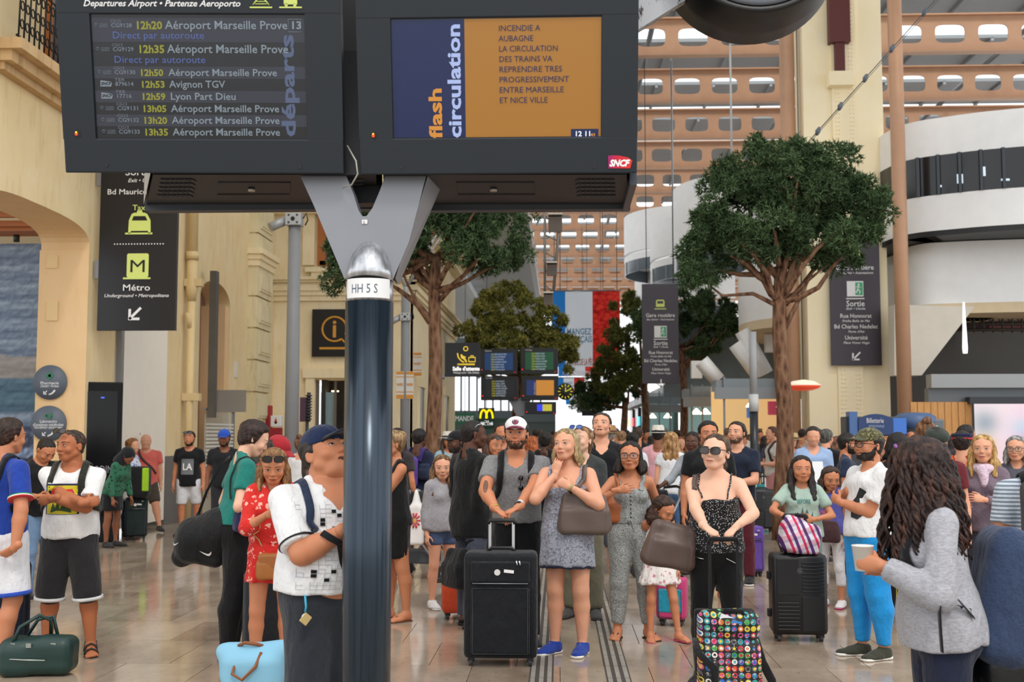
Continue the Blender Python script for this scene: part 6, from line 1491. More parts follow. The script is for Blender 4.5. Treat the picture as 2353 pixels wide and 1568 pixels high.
for cx, kind in ((600, 'train'), (668, 'bus')):
 m = MB(); u, v = BL.uv(cx, 16); m.box(BL.L(u, v-.002, .002), (.094, .004, .006), BL.R)
 if kind == 'bus': m.box(BL.L(u, v+.035, .002), (.056, .004, .05), BL.R); m.box(BL.L(u-.018, v+.008, .002), (.012, .004, .012), BL.R); m.box(BL.L(u+.018, v+.008, .002), (.012, .004, .012), BL.R)
 else: m.box(BL.L(u, v+.045, .002), (.046, .004, .03), BL.R); m.tube([BL.L(u-.034, v+.008, .002), BL.L(u-.016, v+.030, .002)], .003, 4); m.tube([BL.L(u+.034, v+.008, .002), BL.L(u+.016, v+.030, .002)], .003, 4); m.tube([BL.L(u-.025, v+.012, .002), BL.L(u+.025, v+.012, .002)], .0022, 4); m.tube([BL.L(u-.02, v+.022, .002), BL.L(u+.02, v+.022, .002)], .0022, 4)
 m.build('pictogram', LIME, BL.root)
BR_ = Panel('message_board', 'right tilted board with blue and orange flash circulation message', (828, 402), (1464, 398), 1, 4.915, 4.885, math.radians(14))
frame(BR_, ((903, 318), (1384, 36)), 0)
P = BR_; xm = P.uv(1070, 318)[0]
NAVY = mat('0f1f4c', .3, emit=.10); ORG = mat('9c6a26', .3, emit=.18)
P.quad('screen_blue', P.sx0+.002, P.sy0+.002, xm, P.sy1-.004, -.0125, -.0105, NAVY); P.quad('screen_orange', xm, P.sy0+.002, P.sx1-.004, P.sy1-.004, -.0125, -.0105, ORG)
NV2 = mat('2c2a50', .5)
for k, (t_, x1) in enumerate((('INCENDIE A', 1240), ('AUBAGNE', 1225), ('LA CIRCULATION', 1280), ('DES TRAINS VA', 1268), ('REPRENDRE TRES', 1290), ('PROGRESSIVEMENT', 1306), ('ENTRE MARSEILLE', 1294), ('ET NICE VILLE', 1257))): P.text(t_, 1145+k*.3, 71+k*23.7, x1, 14, NV2, n=-.008, bold=0)
P.text('flash', 1015, 318, 202, 30, mat('c08030', .5, emit=.25), rot=True, n=-.008, bold=.03); P.text('circulation', 1059, 317, 56, 30, mat('98a8d4', .5, emit=.3), rot=True, n=-.008, bold=.03)
a = P.uv(1312, 317); b = P.uv(1375, 296); P.quad('clock_box', a[0], a[1], b[0], b[1], -.0105, -.009, NAVY); P.text('12 11', 1320, 313, 1353, 12, mat('dfe6f4', .5, emit=.4), n=-.0075, bold=.02); P.text('43', 1357, 313, 1367, 7, mat('d89236', .5, emit=.4), n=-.0075)
# railway logo
m = MB(); q = lambda px, py: P.uv(px, py); pts = [q(1397, 358), q(1398, 387), q(1448, 387), q(1453, 369), q(1443, 362), q(1425, 358), q(1410, 357)]
m.prism(pts, P.L(0, 0, .001), P.u, P.v, P.n, .003); lg = m.build('railway_logo', None, P.root); t = NT('logo_red', .4); g_ = t.sep(t.coord('Generated'))[0]; t.color(t.ramp(g_, [(0, 'a01a6a'), (.4, 'd4203a'), (1, 'e8342a')])); lg.data.materials.append(t.m)
P.text('SNCF', 1400, 382, 1448, 15, mat('ffffff', .5), n=.005, italic=True, bold=.05)
for Pn, pts_ in ((BL, ((246, 380), (690, 384))), (BR_, ((923, 385), (1365, 384)))):
 for px, py in pts_:
  u, v = Pn.uv(px, py); m = MB(); c = Pn.L(u, v, .001); m.tube([c-Pn.n*.004, c+Pn.n*.003], .006, 10); m.build('screw', mat('3a3430', .5, .4), Pn.root)
for Pn, (px, py) in ((BL, (178, 308)), (BR_, (860, 312))):
 u, v = Pn.uv(px, py); c = Pn.L(u, v, 0); m = MB(); m.tube([c-Pn.n*.005, c+Pn.n*.0015], .016, 16); m.build('sensor_hole', BLK, Pn.root)
 m = MB(); m.tube([c+Pn.n*.002+Pn.u*-.004, c+Pn.n*.004-Pn.u*.004], .006, 10); m.build('red_led', mat('ff3010', .4, emit=3), Pn.root)
 m = MB(); c2 = c+Pn.v*.007-Pn.u*.004; m.tube([c2+Pn.n*.002, c2+Pn.n*.004], .004, 8); m.build('orange_led', mat('ffa020', .4, emit=3), Pn.root)
# rear cabinets (facing the other way): underside with vents and hatch
def rear(label, pxs, name='rear_display_cabinet'):
 (fl_, fr_), (bl_, br_) = pxs; zf = zat(399, 4.98); Yb = 5.62
 A = at(fl_, 402, 4.98); B = at(fr_, 402, 4.98); C_ = at(br_, 470, Yb); D_ = at(bl_, 470, Yb); o = A.copy(); r_ = empty(name, o); tag(r_, label, 'display board')
 m = MB(); up = Vector((0, 0, .55)); pts = [A, B, C_, D_]; top = [A+up, B+up, C_+up+Vector((0, .12, 0)), D_+up+Vector((0, .12, 0))]
 m.poly([p-o for p in pts+top], [(0, 1, 2, 3), (4, 7, 6, 5), (0, 4, 5, 1), (1, 5, 6, 2), (2, 6, 7, 3), (3, 7, 4, 0)]); m.build('housing', INK, r_)
 m = MB(); e = Vector((0, 0, 0)); mm = (C_+D_)/2-o; m.box(mm+Vector((0, .03, .0)), ((C_-D_).length+.01, .07, .055)); m.build('rim', mat('3c4046', .45, .2), r_)
 L_ = lambda a, b: (A.lerp(B, a)).lerp(D_.lerp(C_, a), b)-o-Vector((0, 0, .003))
 m = MB();
 for i in range(14):
  for j in range(5):
   for s0 in (.05, .80):
    a = s0+i*.0105*1.0; b = .14+j*.13+.01*(i % 2); p = L_(a, b); m.box(p, (.008, .042, .004), Matrix.Rotation(.5 if s0 > .5 else -.15, 3, 'Z'))
 m.build('vent_slots', mat('33363b', .6), r_, kind='stuff')
 m = MB(); q = [L_(.30, .22), L_(.62, .22), L_(.62, .62), L_(.30, .62), L_(.30, .22)]; m.tube(q, .0025, 4, cap=False); m.build('hatch_seam', mat('2c2f34', .5), r_)
 m = MB(); c = L_(.45, .42); m.tube([c, c-Vector((0, 0, .012))], .016, 14); m.build('lock', mat('b9b4a6', .3, .7), r_)
 return r_
r1 = rear('black underside of the rear cabinet under the left board', ((352, 864), (336, 868)))
r2 = rear('black underside of the rear cabinet under the right board', ((880, 1440), (888, 1446)))
m = MB(); a, b = at(345, 402, 5.0), at(330, 470, 5.6); o_ = r1.location; m.poly([a-o_, b-o_, b-o_+Vector((0, 0, .3)), a-o_+Vector((.0, 0, .3))], [(0, 1, 2, 3)]); m.build('side_edge', mat('9a9fa5', .4, .4), r1)
m = MB(); o_ = r2.location; a, b = at(1432, 402, 5.0), at(1446, 470, 5.64); m.box((a+b)/2-o_+Vector((.012, 0, .03)), (.03, .62, .14)); m.build('side_edge', mat('454b54', .35, .5), r2)
# centre gap frame behind boards
m = MB(); m.box(at(802, 200, 5.25)+Vector((0, 0, .1)), (.30, .10, 1.3)); gf = m.build('centre_frame', INK); tag(gf, 'dark steel frame seen in the gap between the two boards', 'frame')
m = MB(); m.box(at(802, 139, 5.12), (.20, .02, .035)); m.build('red_tape', mat('b02020', .5), gf)
cb = MB(); cb.tube([at(798, 335, 4.93), at(818, 370, 4.9), at(822, 400, 4.9), at(808, 425, 4.93), at(788, 432, 4.98)], .0035, 6); tag(cb.build('loose_cable', mat('a8a69c', .5)), 'loose grey cable looping between the two display boards', 'cable')
# pole with Y bracket
PY = 5.02; pc = at(846, 1000, PY); pole = empty('sign_pole', (pc.x, PY, 0)); tag(pole, 'thick blue grey steel pole with Y shaped grey bracket carrying the boards', 'pole')
R_ = .1035; zt = zat(688, PY-R_)
t = NT('pole_enamel', .22, .55); v_ = t.noise(3, 4, .6, t.coord(scale=(14, 14, .25))); t.color(t.ramp(v_, [(.3, '232d38'), (.6, '3a4754'), (.8, '2b3641')])); t.bump(t.noise(25, 3), .03, .004)
m = MB(); m.tube([(0, 0, 0), (0, 0, zt)], R_, 48); m.build('lower_shaft', t.m, pole)
t = NT('satin_steel', .30, .85); v_ = t.noise(9, 4, .6, t.coord(scale=(6, 6, 1))); t.color(t.ramp(v_, [(.35, 'a9abb0'), (.7, 'd9dbdf')])); SAT = t.m
zc = zat(640, PY-R_); m = MB(); m.tube([(0, 0, zt), (0, 0, zc)], R_*.985, 48)
# bullet shaped cap rising between the plates
zz = zat(536, PY-R_); m.tube([(0, 0, zc)]+[(0, .035*q, zc+(zz-zc)*q) for q in (.2, .4, .6, .8, .92, 1.0)], [R_*.985]+[R_*(1-q**2.3)**.62*.985+.0005 for q in (.2, .4, .6, .8, .92, 1.0)], 48); m.build('steel_cap', SAT, pole)
zl0, zl1 = zat(682, PY-R_), zat(637, PY-R_); m = MB(); A_ = np.linspace(-2.55, -.45, 24); V_ = [(R_*1.012*math.cos(a), R_*1.012*math.sin(a), z) for z in (zl0, zl1) for a in A_]; m.poly(V_, [(i, i+1, 25+i, 24+i) for i in range(23)], True); m.build('label', mat('eceded', .5), pole)
V_, F_ = text_mesh('HH 5 S', .056, 'CENTER', bold=0); V_ = np.array(V_); V_[:, 0] *= (.115/(V_[:, 0].max()-V_[:, 0].min())); V_[:, 0] += -.008
me = bpy.data.meshes.new('lettering'); me.from_pydata([(R_*1.02*math.sin(x/R_), -R_*1.02*math.cos(x/R_), zl0+.020+y) for x, y in V_], [], F_); link('lettering', me, mat('4a5a72', .5), pole)
# Y plate (outline taken at its own depth)
GREYP = mat('8a8c92', .42, .35, name='bracket_grey', var=.04)
YP = PY-.012; out = [(791, 640), (720, 470), (690, 405), (684, 385), (782, 385), (797, 408), (812, 445), (822, 482), (830, 500), (842, 500), (856, 478), (872, 440), (884, 408), (892, 385), (985, 385), (968, 420), (937, 560), (904, 648), (900, 640), (846, 640)]
out = [(791, 640), (720, 470), (690, 405), (684, 385), (782, 385), (797, 408), (812, 445), (824, 484), (832, 497), (842, 497), (856, 478), (872, 440), (884, 408), (892, 385), (985, 385), (975, 420), (940, 555), (904, 640)]
m = MB(); pts = [at(a, b, YP)-Vector((pc.x, PY, 0)) for a, b in out]; m.prism([(p.x, p.z) for p in pts], (0, YP-PY, 0), (1, 0, 0), (0, 0, 1), (0, 1, 0), .012); m.build('y_plate', GREYP, pole)
m = MB(); m.prism([(p.x, p.z) for p in pts], (0, .07, 0), (1, 0, 0), (0, 0, 1), (0, 1, 0), .012); m.build('rear_plate', GREYP, pole)
m = MB(); L_ = lambda px, py, Y: at(px, py, Y)-Vector((pc.x, PY, 0))
f0, f1, f2, f3 = L_(904, 640, YP), L_(985, 385, YP), L_(1022, 402, YP+.30), L_(912, 655, YP+.14); m.poly([f0, f1, f2, f3], [(0, 1, 2, 3)]); m.poly([p+Vector((.008, 0, 0)) for p in (f0, f1, f2, f3)], [(0, 1, 2, 3)]); m.build('side_flange', mat('9a9da3', .35, .5), pole)
m = MB(); m.box(L_(838, 510, YP-.004), (.024, .003, .018)); tg = m.build('number_tag', mat('e8e8e8', .5), pole); text_on('lettering', '3', L_(834, 514, YP-.008), (1, 0, 0), (0, 0, 1), .016, mat('333333', .5), pole)
# clock
cf = at(1743, -166, 4.86); ck = empty('station_clock', cf); tag(ck, 'large round black station clock with yellow minute marks at the top right', 'clock')
Rf = 203*4.86/FPX; sh_ = Vector((0, 0, 0)); m = MB(); m.lathe([(Rf*.93, -.0), (Rf*.96, .012), (Rf, .012), (Rf+.006, 0), (Rf+.030, -.16), (Rf+.034, -.32), (Rf*.7, -.34), (0, -.34)], (0, 0, 0), 64, 'y'); m.build('drum', mat('0d0e10', .38, bump=(60, .08)), ck)
m = MB(); m.lathe([(Rf*.86, .004), (Rf*.865, .010), (Rf*.93, .010), (Rf*.93, 0)], (0, 0, 0), 64, 'y'); m.build('bezel', mat('565a60', .7, bump=(300, .4)), ck)
m = MB(); m.lathe([(0, .0), (Rf*.87, .0), (Rf*.87, -.01), (0, -.01)], (0, 0, 0), 48, 'y'); m.build('face', mat('222428', .35), ck)
YEL = mat('e6e000', .4, emit=.5)
for k in range(60):
 a = math.radians(k*6); big = k % 5 == 0; r0, r1, w = (Rf*.60, Rf*.845, .011) if big else (Rf*.70, Rf*.84, .0035)
 if k % 15 == 0: w = .020
 m = MB(); c = Vector((math.sin(a), 0, math.cos(a))); m.box(c*((r0+r1)/2)+Vector((0, -.004, 0)), (w, .004, r1-r0), Matrix.Rotation(a, 3, 'Y')); m.build('minute_mark', YEL, ck)
for a, L, w in ((5.5, .20, .022), (66, .27, .014)):
 a = math.radians(a); m = MB(); c = Vector((math.sin(a), 0, math.cos(a))); m.box(c*(L/2-.03)+Vector((0, -.010, 0)), (w, .004, L), Matrix.Rotation(a, 3, 'Y')); m.build('hand', YEL, ck)
for k in range(40):
 a = math.radians(180+(k-20)*3.2); m = MB(); p = Vector((math.sin(a), 0, math.cos(a)))
arm = MB(); A4 = [at(1455, 75, 4.98), at(1455, -40, 4.98), at(1600, -70, 4.98), at(1575, 0, 4.98)]; arm.prism([(p.x, p.z) for p in A4], (0, 4.98, 0), (1, 0, 0), (0, 0, 1), (0, 1, 0), .05)
t = NT('chipped_white', .5, .2); t.color(t.ramp(t.noise(30, 6, .75, t.coord(scale=(1, 1, .35))), [(.56, 'b9bbc0'), (.62, '2e2a26')])); ao = arm.build('clock_arm', t.m); tag(ao, 'chipped pale steel arm joining the right board to the clock', 'bracket')
# ---------------------------------------------------------------- the same kind of board group, farther down the hall
def far_boards():
 Y = 36.0; s_ = FPX/Y; O = at(1193, 1000, Y); r_ = None
 G_ = 'central departure board cluster'
 def bd(px0, px1, py0, py1, label, kind):
  a, b = at(px0, py1, Y), at(px1, py0, Y); w, h = b.x-a.x, b.z-a.z; e = empty('departure_board', (a.x, Y, a.z)); tag(e, label, 'display board', G_)
  m = MB(); m.box((w/2, .1, h/2), (w, .22, h)); m.build('housing', mat('14171c', .4), e, bevel=.01)
  def q(name, x0, x1, z0, z1, c, em=.4, n=.012): m = MB(); m.box(((x0+x1)/2*w, -.012-n*.2, (z0+z1)/2*h), ((x1-x0)*w, .01, (z1-z0)*h)); m.build(name, mat(c, .4, emit=em), e)
  if kind in ('blue', 'green', 'dark'):
   c = {'blue': '12396a', 'green': '0f4a2c', 'dark': '17191c'}[kind]; q('screen', .13, .88, .17, .84, c)
   T_ = {'blue': ['BRUXELLES MIDI', 'LILLE EUROPE', 'AIX EN PROVENCE', 'AVIGNON CENTRE', 'NICE VILLE', 'PARIS LYON', 'TOULON'], 'green': ['NICE VILLE', 'BORDEAUX ST JEAN', 'PARIS LYON', 'AVIGNON CENTRE', 'MIRAMAS', 'BRIANCON', 'HYERES'], 'dark': ['AIX EN PROVENCE', 'SALON', 'PERTUIS', 'MARTIGUES', 'AUBAGNE', 'AEROPORT', 'ISTRES']}[kind]
   for k, tt_ in enumerate(T_):
    z = (.78-k*.10)*h; text_on('lettering', tt_, (.40*w, -.03, z-.02), (1, 0, 0), (0, 0, 1), .07, mat('b8c8d8', .5, emit=.4), e, 'LEFT', width=w*.34*(.7+.05*(len(tt_) % 5)))
    text_on('lettering', '12h%02d' % (12+k*6), (.29*w, -.03, z-.02), (1, 0, 0), (0, 0, 1), .07, mat('c8c430', .5, emit=.5), e, 'LEFT', width=w*.09)
   text_on('lettering', {'blue': 'Départs', 'green': 'Arrivées', 'dark': 'Gare routière'}[kind], (.13*w, -.03, .89*h), (1, 0, 0), (0, 0, 1), .08, WHT, e, 'LEFT', width=w*.18)
  elif kind == 'msg': q('screen_blue', .14, .40, .20, .82, '1d2f66', .5); q('screen_orange', .40, .88, .20, .82, 'bf7f2e', .6); text_on('lettering', 'circulation', (.385*w, -.03, .22*h), (0, 0, 1), (-1, 0, 0), .10, WHT, e, width=h*.5)
  elif kind == 'low': q('screen_blue', .38, .56, .25, .8, '2a3ad0', .9); q('screen_yellow', .56, .86, .25, .8, 'b8b03a', .7)
  m = MB(); m.box((.05*w, -.02, .18*h), (.02, .01, .02)); m.build('red_led', mat('ff2020', .4, emit=3), e)
  m = MB(); m.box((.93*w, -.02, .08*h), (.07, .01, .04)); m.build('railway_logo', mat('c02030', .4), e)
 bd(1103, 1189, 802, 861, 'upper left far board with blue departures screen', 'blue'); bd(1196, 1282, 800, 860, 'upper right far board with green arrivals screen', 'green')
 bd(1105, 1190, 865, 920, 'lower left far board with plain dark screen', 'dark'); bd(1198, 1283, 864, 920, 'lower right far board with blue and orange message', 'msg'); bd(1207, 1278, 924, 952, 'lowest far board with blue and yellow screen', 'low')
 p = empty('board_pole', (xat(1194, Y), Y+.3, 0)); tag(p, 'grey Y shaped pole carrying the far central boards', 'pole'); m = MB(); m.tube([(0, 0, 0), (0, 0, 2.2)], .1, 12); m.build('shaft', DSTEEL, p); m = MB(); m.prism([(-.1, 2.2), (-.36, 2.75), (.36, 2.75), (.1, 2.2)], (0, -.1, 0), (1, 0, 0), (0, 0, 1), (0, 1, 0), .1); m.build('y_plate', GREYP, p)
 c = at(1299, 900, 36.0); e = empty('station_clock', c); tag(e, 'smaller far station clock with yellow marks beside the far boards', 'clock'); m = MB(); m.lathe([(0, 0), (.24, 0), (.26, -.02), (.26, -.14), (0, -.14)], (0, 0, 0), 32, 'y'); m.build('drum', mat('16181c', .4), e)
 for k in range(12): a = math.radians(k*30); v = Vector((math.sin(a), 0, math.cos(a))); m = MB(); m.box(v*.19+Vector((0, -.01, 0)), (.022, .01, .07), Matrix.Rotation(a, 3, 'Y')); m.build('hour_mark', YEL, e)
 for a, L in ((5, .12), (66, .18)): a = math.radians(a); v = Vector((math.sin(a), 0, math.cos(a))); m = MB(); m.box(v*L/2+Vector((0, -.015, 0)), (.02, .01, L), Matrix.Rotation(a, 3, 'Y')); m.build('hand', YEL, e)
far_boards()
# ================================================================ the people
def LOC(px, ps, face, Y=None):
 Y = Y or FPX/ps; o = Vector((xat(px, Y), Y, 0)); R = Matrix.Rotation(-math.radians(face), 3, 'Z')
 return lambda a, b, dy=0.0: tuple(R @ (at(a, b, Y+dy)-o))
def pack(h, col, w=.30, ht=.44, d=.16, z=.68, label=None, straps=True, c2=None, name='backpack', front=True, pat=None):
 """rucksack worn on the back: a thing of its own"""
 r = empty(name, h.root.location, h.root.rotation_euler.z); tag(r, label, 'backpack'); H = h.H; c = h.P(0, (h.chd/H)+.045+d*.5/H-.02, z)
 sd = S(); sd.box(c, (w/2, d/2, ht/2), .06, h.R, .03); sd.box(c+h.R@A3((0, d*.42, -ht*.16)), (w*.36, d*.28, ht*.26), .04, h.R, .03)
 m = cloth(col, pat, .7, c2 or 'ffffff') if pat else cloth(col, None, .7)
 solid('sack', sd, .012 if h.lod < 2 else .02, m, r, wobble=(.004, 18))
 if front:
  sm = cloth(c2 if (c2 and not pat) else tuple(x*.7 for x in rgb(col)))
  ev = h.tev
  for g in (-1, 1):
   x = .062
   h.strap('shoulder_strap', [h.P(g*x, .075, .76), h.P(g*x*1.05, .02, .85), h.P(g*x*1.12, -.05, .82), h.P(g*x*1.15, -.085, .75), h.P(g*x*1.45, -.06, .67), h.P(g*x*1.6, .03, .64)], .05, sm, r, ev, .010, .008)
 mb = MB(); a = c+h.R@A3((-.04, -d*.3, ht*.5)); b = c+h.R@A3((.04, -d*.3, ht*.5)); u = h.R@A3((0, 0, .05)); mb.tube([a, a+u, b+u, b], .008, 6); mb.build('grab_handle', cloth('202020'), r)
 return r
def crossbag(h, label, c, size, col, strap_pts, sw=.02, name='handbag', cat='bag', rough=.5, R=None, scol=None, flap=False, wob_=(.008, 14)):
 r = empty(name, h.root.location, h.root.rotation_euler.z); tag(r, label, cat); c = A3(c); R_ = R if R is not None else h.R
 sd = S(); w, d, t = size; q = lambda x, z: c+R_@A3((x*w, 0, z*t)); sd.box(q(0, -.16), (w*.50, d*.55, t*.34), min(d, t)*.26, R_, .04); rr_ = min(d*.26, .04); sd.cone(q(-.34, .42), q(.30, .40), rr_, rr_, t*.25); sd.cone(q(-.38, .35), q(-.44, -.3), rr_, d*.34, .04); sd.cone(q(.34, .33), q(.44, -.3), rr_, d*.34, .04); sd.ell(q(0, .05), (w*.42, d*.40, t*.36), R_, .04)
 m = mat(col, rough, name='leather', bump=(9, .8)) if rough < .7 else cloth(col); solid('bag_body', sd, .009 if h.lod < 2 else .016, m, r, wobble=wob_)
 if flap:
  f = S(); f.box(c+A3((0, -.006, t*.18)), (w*.51, d*.56, t*.33), .02, R_, .01); solid('flap', f, .009, mat(flap, rough, name='leather'), r)
 if strap_pts:
  ev = h.cev; h.strap('strap', strap_pts, sw, mat(scol or col, rough, name='strap_leather'), r, ev, .009, .005, n=30)
 return r
def phone(h, side, col='e8e8e8', label='', cat='phone', size=(.072, .010, .145)):
 a = h.A[side]; p = Vector(list(map(float, a['grip']))); m = MB(); D = Vector(list(map(float, a['hd']))); N = Vector(list(map(float, a['pn'])))
 W_ = h.root.matrix_basis @ (p+N*.012+D*.02); R = Matrix((D.cross(N).normalized(), N, D)).transposed(); R = h.root.matrix_basis.to_3x3() @ R
 m.box((0, 0, 0), size, R); o = m.build('smartphone', mat(col, .2), None, bevel=.004); o.location = W_; tag(o, label, cat); return o
def watch(h, side, col, q=.93, r=None, name='wristband'):
 a = h.A[side]; p = a['el']+(a['wr']-a['el'])*q; d = unit(a['wr']-a['el'])*.010; m = MB(); m.tube([p-d, p+d], h.ar[3]+.006, 16); return m.build(name, mat(col, .4), h.root)
P_ = {}
# ---- man in white cap and grey shirt behind the large suitcase
L = LOC(1187, 292, 0)
h = Human(1187, 292, 1.755, 'bearded man in white and maroon cap and grey t-shirt leaning on the large suitcase', 0, 'm', 1.02, 'tan', lean=5, head=(-3, 6, 0), hcol='17110d', hair='short', chest=1.04, arm_f=1.12,
 arms={'R': dict(t=L(1140, 1172, -.46), pole=(-1, .15, -.35), hd=(.75, -.35, -.45), pn=(.1, .1, -1), curl=.6), 'L': dict(t=L(1190, 1168, -.46), pole=(1, .15, -.35), hd=(-.75, -.35, -.35), pn=(-.1, .1, -1), curl=.6)})
h.top('8b8b8c', 'heather', sleeve=.62, hem=.545, v=.02, c2='6f6f71', flare=.006, i=.010, loose=.002, fold=.004); h.trousers('0e0f12'); h.shoes('sneaker', '16161a')
h.beard('3a2a20', .002); h.cap('20242e', brim='7a1838', front='f1efee', logo=[(.10, '1c2436', .0), (.072, 'c23a3a', .004), (.045, '2a3a6a', .008)])
pack(h, '15161a', label='black backpack worn by the man in the white cap')
for q, c_ in ((.90, '202020'), (.82, 'd8d8d8')): watch(h, 'L', c_, q)
watch(h, 'R', 'b89a4a', .95)
tb = MB(); a = h.A['R']; p = a['sh']+(a['el']-a['sh'])*.80
V = []; F = []; n_ = 7
pts = [p+A3((.020*math.cos(t), -.3, .045*math.sin(t))) for t in np.linspace(0, 6.28, 13)]+[p+A3((0, -.3, 0))]
Pt = project(lambda q: h.bsd.ev(q, .1), np.array(pts, np.float32), (0, 1, 0), 60, .0015, .02); link('tattoo', np_mesh('tattoo', Pt, np.array([(i, i+1, 13) for i in range(12)])), mat('6e4b3c', .6), h.root)
sg_ = MB()
for g in (-1, 1):
 pp = project(lambda q: h.csd.ev(q, .1), np.array([h.P(.022, -.2, .735+.022*g)], np.float32), (0, 1, 0), 60, .012, .02)[0]; sg_.lathe([(0, -.004), (.020, -.004), (.020, .004), (0, .004)], pp, 14, 'y')
sg_.tube([h.P(.022, -.098, .755), h.P(.022, -.102, .715)], .0035, 5); sg_.build('sunglasses', mat('101010', .1), h.root)
P_['cap'] = h
# ---- blonde woman in patterned grey dress
L = LOC(1303, 302, -12)
h = Human(1303, 302, 1.665, 'blonde woman in grey patterned dress and blue shoes with a hand on her neck', -12, 'f', 1.10, 'fair', head=(-14, 8, -3), hcol='9a8058', hair=('bob', dict(len=.42, wave=.02, c2='d2bd92', full=1.1, fwd=.05, th=.05)), arm_f=1.2,
 arms={'R': dict(t=L(1276, 1092, -.10), pole=(-.8, -.45, -1), hd=(.15, .25, 1), pn=(.3, 1, 0), curl=.3), 'L': dict(t=L(1312, 1122, -.22), pole=(1, .1, -.8), hd=(-.8, -.1, .45), pn=(0, 1, -.3), curl=1.0)},
 legs={'R': dict(th=(-.02, -.02, -1), yaw=-28), 'L': dict(th=(.04, -.02, -1), yaw=-6)})
h.tank('a3a5b2', 'paisley', hem=.50, c2='6c707e', i=.012, loose=.014, topz=.75, name='dress_top', strap=.016, sx=.066); h.skirt(None, top=.60, hem=.388, r=.128, m=h.cmat, name='dress_skirt', amp=.010, nf=7)
h.skirt('232a42', top=.398, hem=.380, r=.126, name='slip_hem', amp=.008, nf=7); h.shoes('sneaker', '23409a', 'ece9e2', lace='d8dae8'); P_['blonde'] = h
crossbag(h, 'large taupe leather shoulder bag of the blonde woman in the grey dress', L(1344, 1182, -.14), (.36, .14, .30), '5f5048', [L(1312, 1130, -.22), h.P(.075, -.085, .76), h.P(.085, -.03, .82), h.P(.088, .05, .79), L(1372, 1150, -.0)], .035, rough=.42, R=rotm(8, 0, 0))
watch(h, 'L', 'b0a070', 1.02)
# ---- woman in black and white jumpsuit
L = LOC(1448, 280, -3)
h = Human(1448, 280, 1.565, 'dark haired woman with glasses in a black and white patterned jumpsuit and sandals', -3, 'f', 1.0, 'tan', head=(-6, 5, 0), hcol='1c1310', hair=('bob', dict(len=.42, wave=.05, full=1.25, fr=20)), feet='toes',
 arms={'R': dict(t=L(1418, 1128, -.20), pole=(-1, .1, -.7), hd=(.9, -.2, .12), pn=(0, 1, -.2), curl=.35), 'L': dict(t=L(1492, 1212, -.03), pole=(.6, 1, 0), hd=(.2, -.1, -1))},
 legs={'R': dict(th=(-.06, -.02, -1), sh=(-.03, .04, -1), yaw=-8), 'L': dict(th=(.10, -.02, -1), sh=(.04, .03, -1), yaw=22)})
h.tank('3c4244', 'zig', hem=.58, c2='c6cac8', i=.010, loose=.010, topz=.765, name='jumpsuit_top', strap=.022, sx=.060, sc=1.6); h.trousers(None, m=h.cmat, name='jumpsuit_legs', upto=1.88, i=.022, taper=-.006, waist=.605)
h.shoes('flipflop', '3a2a24'); h.glasses('clear', '16161a', lw=.135, lh=.09)
bm_ = MB();
for k in range(7):
 pp = project(lambda q: h.csd.ev(q, .1), np.array([h.P(0, -.2, .745-.021*k)], np.float32), (0, 1, 0), 60, .004, .02)[0]; b_ = MB(); b_.lathe([(0, -.003), (.006, -.003), (.006, .002)], pp, 10, 'y'); b_.build('button', mat('17171a', .4), h.topo)
mb = MB(); yw = -h.wad-.030; mb.tube([(h.waw*1.1*math.sin(t)*1.06, -(h.wad+.022)*math.cos(t), .612*h.H) for t in np.linspace(-3.1, 3.1, 26)], .007, 6); mb.tube([(0, yw, .612*h.H), (.015, yw-.004, .58*h.H), (.022, yw, .545*h.H)], .006, 6); mb.tube([(0, yw, .612*h.H), (-.02, yw-.004, .60*h.H), (-.01, yw, .585*h.H)], .006, 6); mb.build('waist_tie', h.cmat, h.root)
crossbag(h, 'tan brown leather shoulder bag of the woman in the patterned jumpsuit', L(1413, 1168, -.02), (.15, .12, .24), 'a85e34', [L(1420, 1130, -.12), h.P(-.062, -.07, .78), h.P(-.075, -.0, .83), h.P(-.08, .06, .78), L(1405, 1130, .08)], .028, rough=.4)
# ---- little girl
L = LOC(1512, 283, 10)
h = Human(1512, 283, 1.15, 'little girl with brown curls in a white flowered dress holding the jumpsuit woman\'s hand', 10, 'c', 1.0, 'tan', head=(35, -28, 0), hcol='3a241a', hair=('curly', dict(len=.45, wave=.07, full=1.3, fr=22)), feet='toes',
 arms={'R': dict(t=L(1494, 1232, -.02), pole=(-.5, 1, 0), hd=(-.1, 0, 1)), 'L': 'down'}, legs={'R': dict(th=(-.05, -.05, -1), yaw=-10), 'L': dict(th=(.15, -.22, -1), sh=(.12, -.05, -1), yaw=25)})
h.tank('efe9e6', 'floral', hem=.55, c2='cf8fa0', i=.012, loose=.01, topz=.775, name='dress_top', strap=.03, sc=1.3); h.skirt(None, top=.60, hem=.385, r=.15, m=h.cmat, name='dress_skirt', amp=.012); h.shoes('flipflop', 'c0486a')
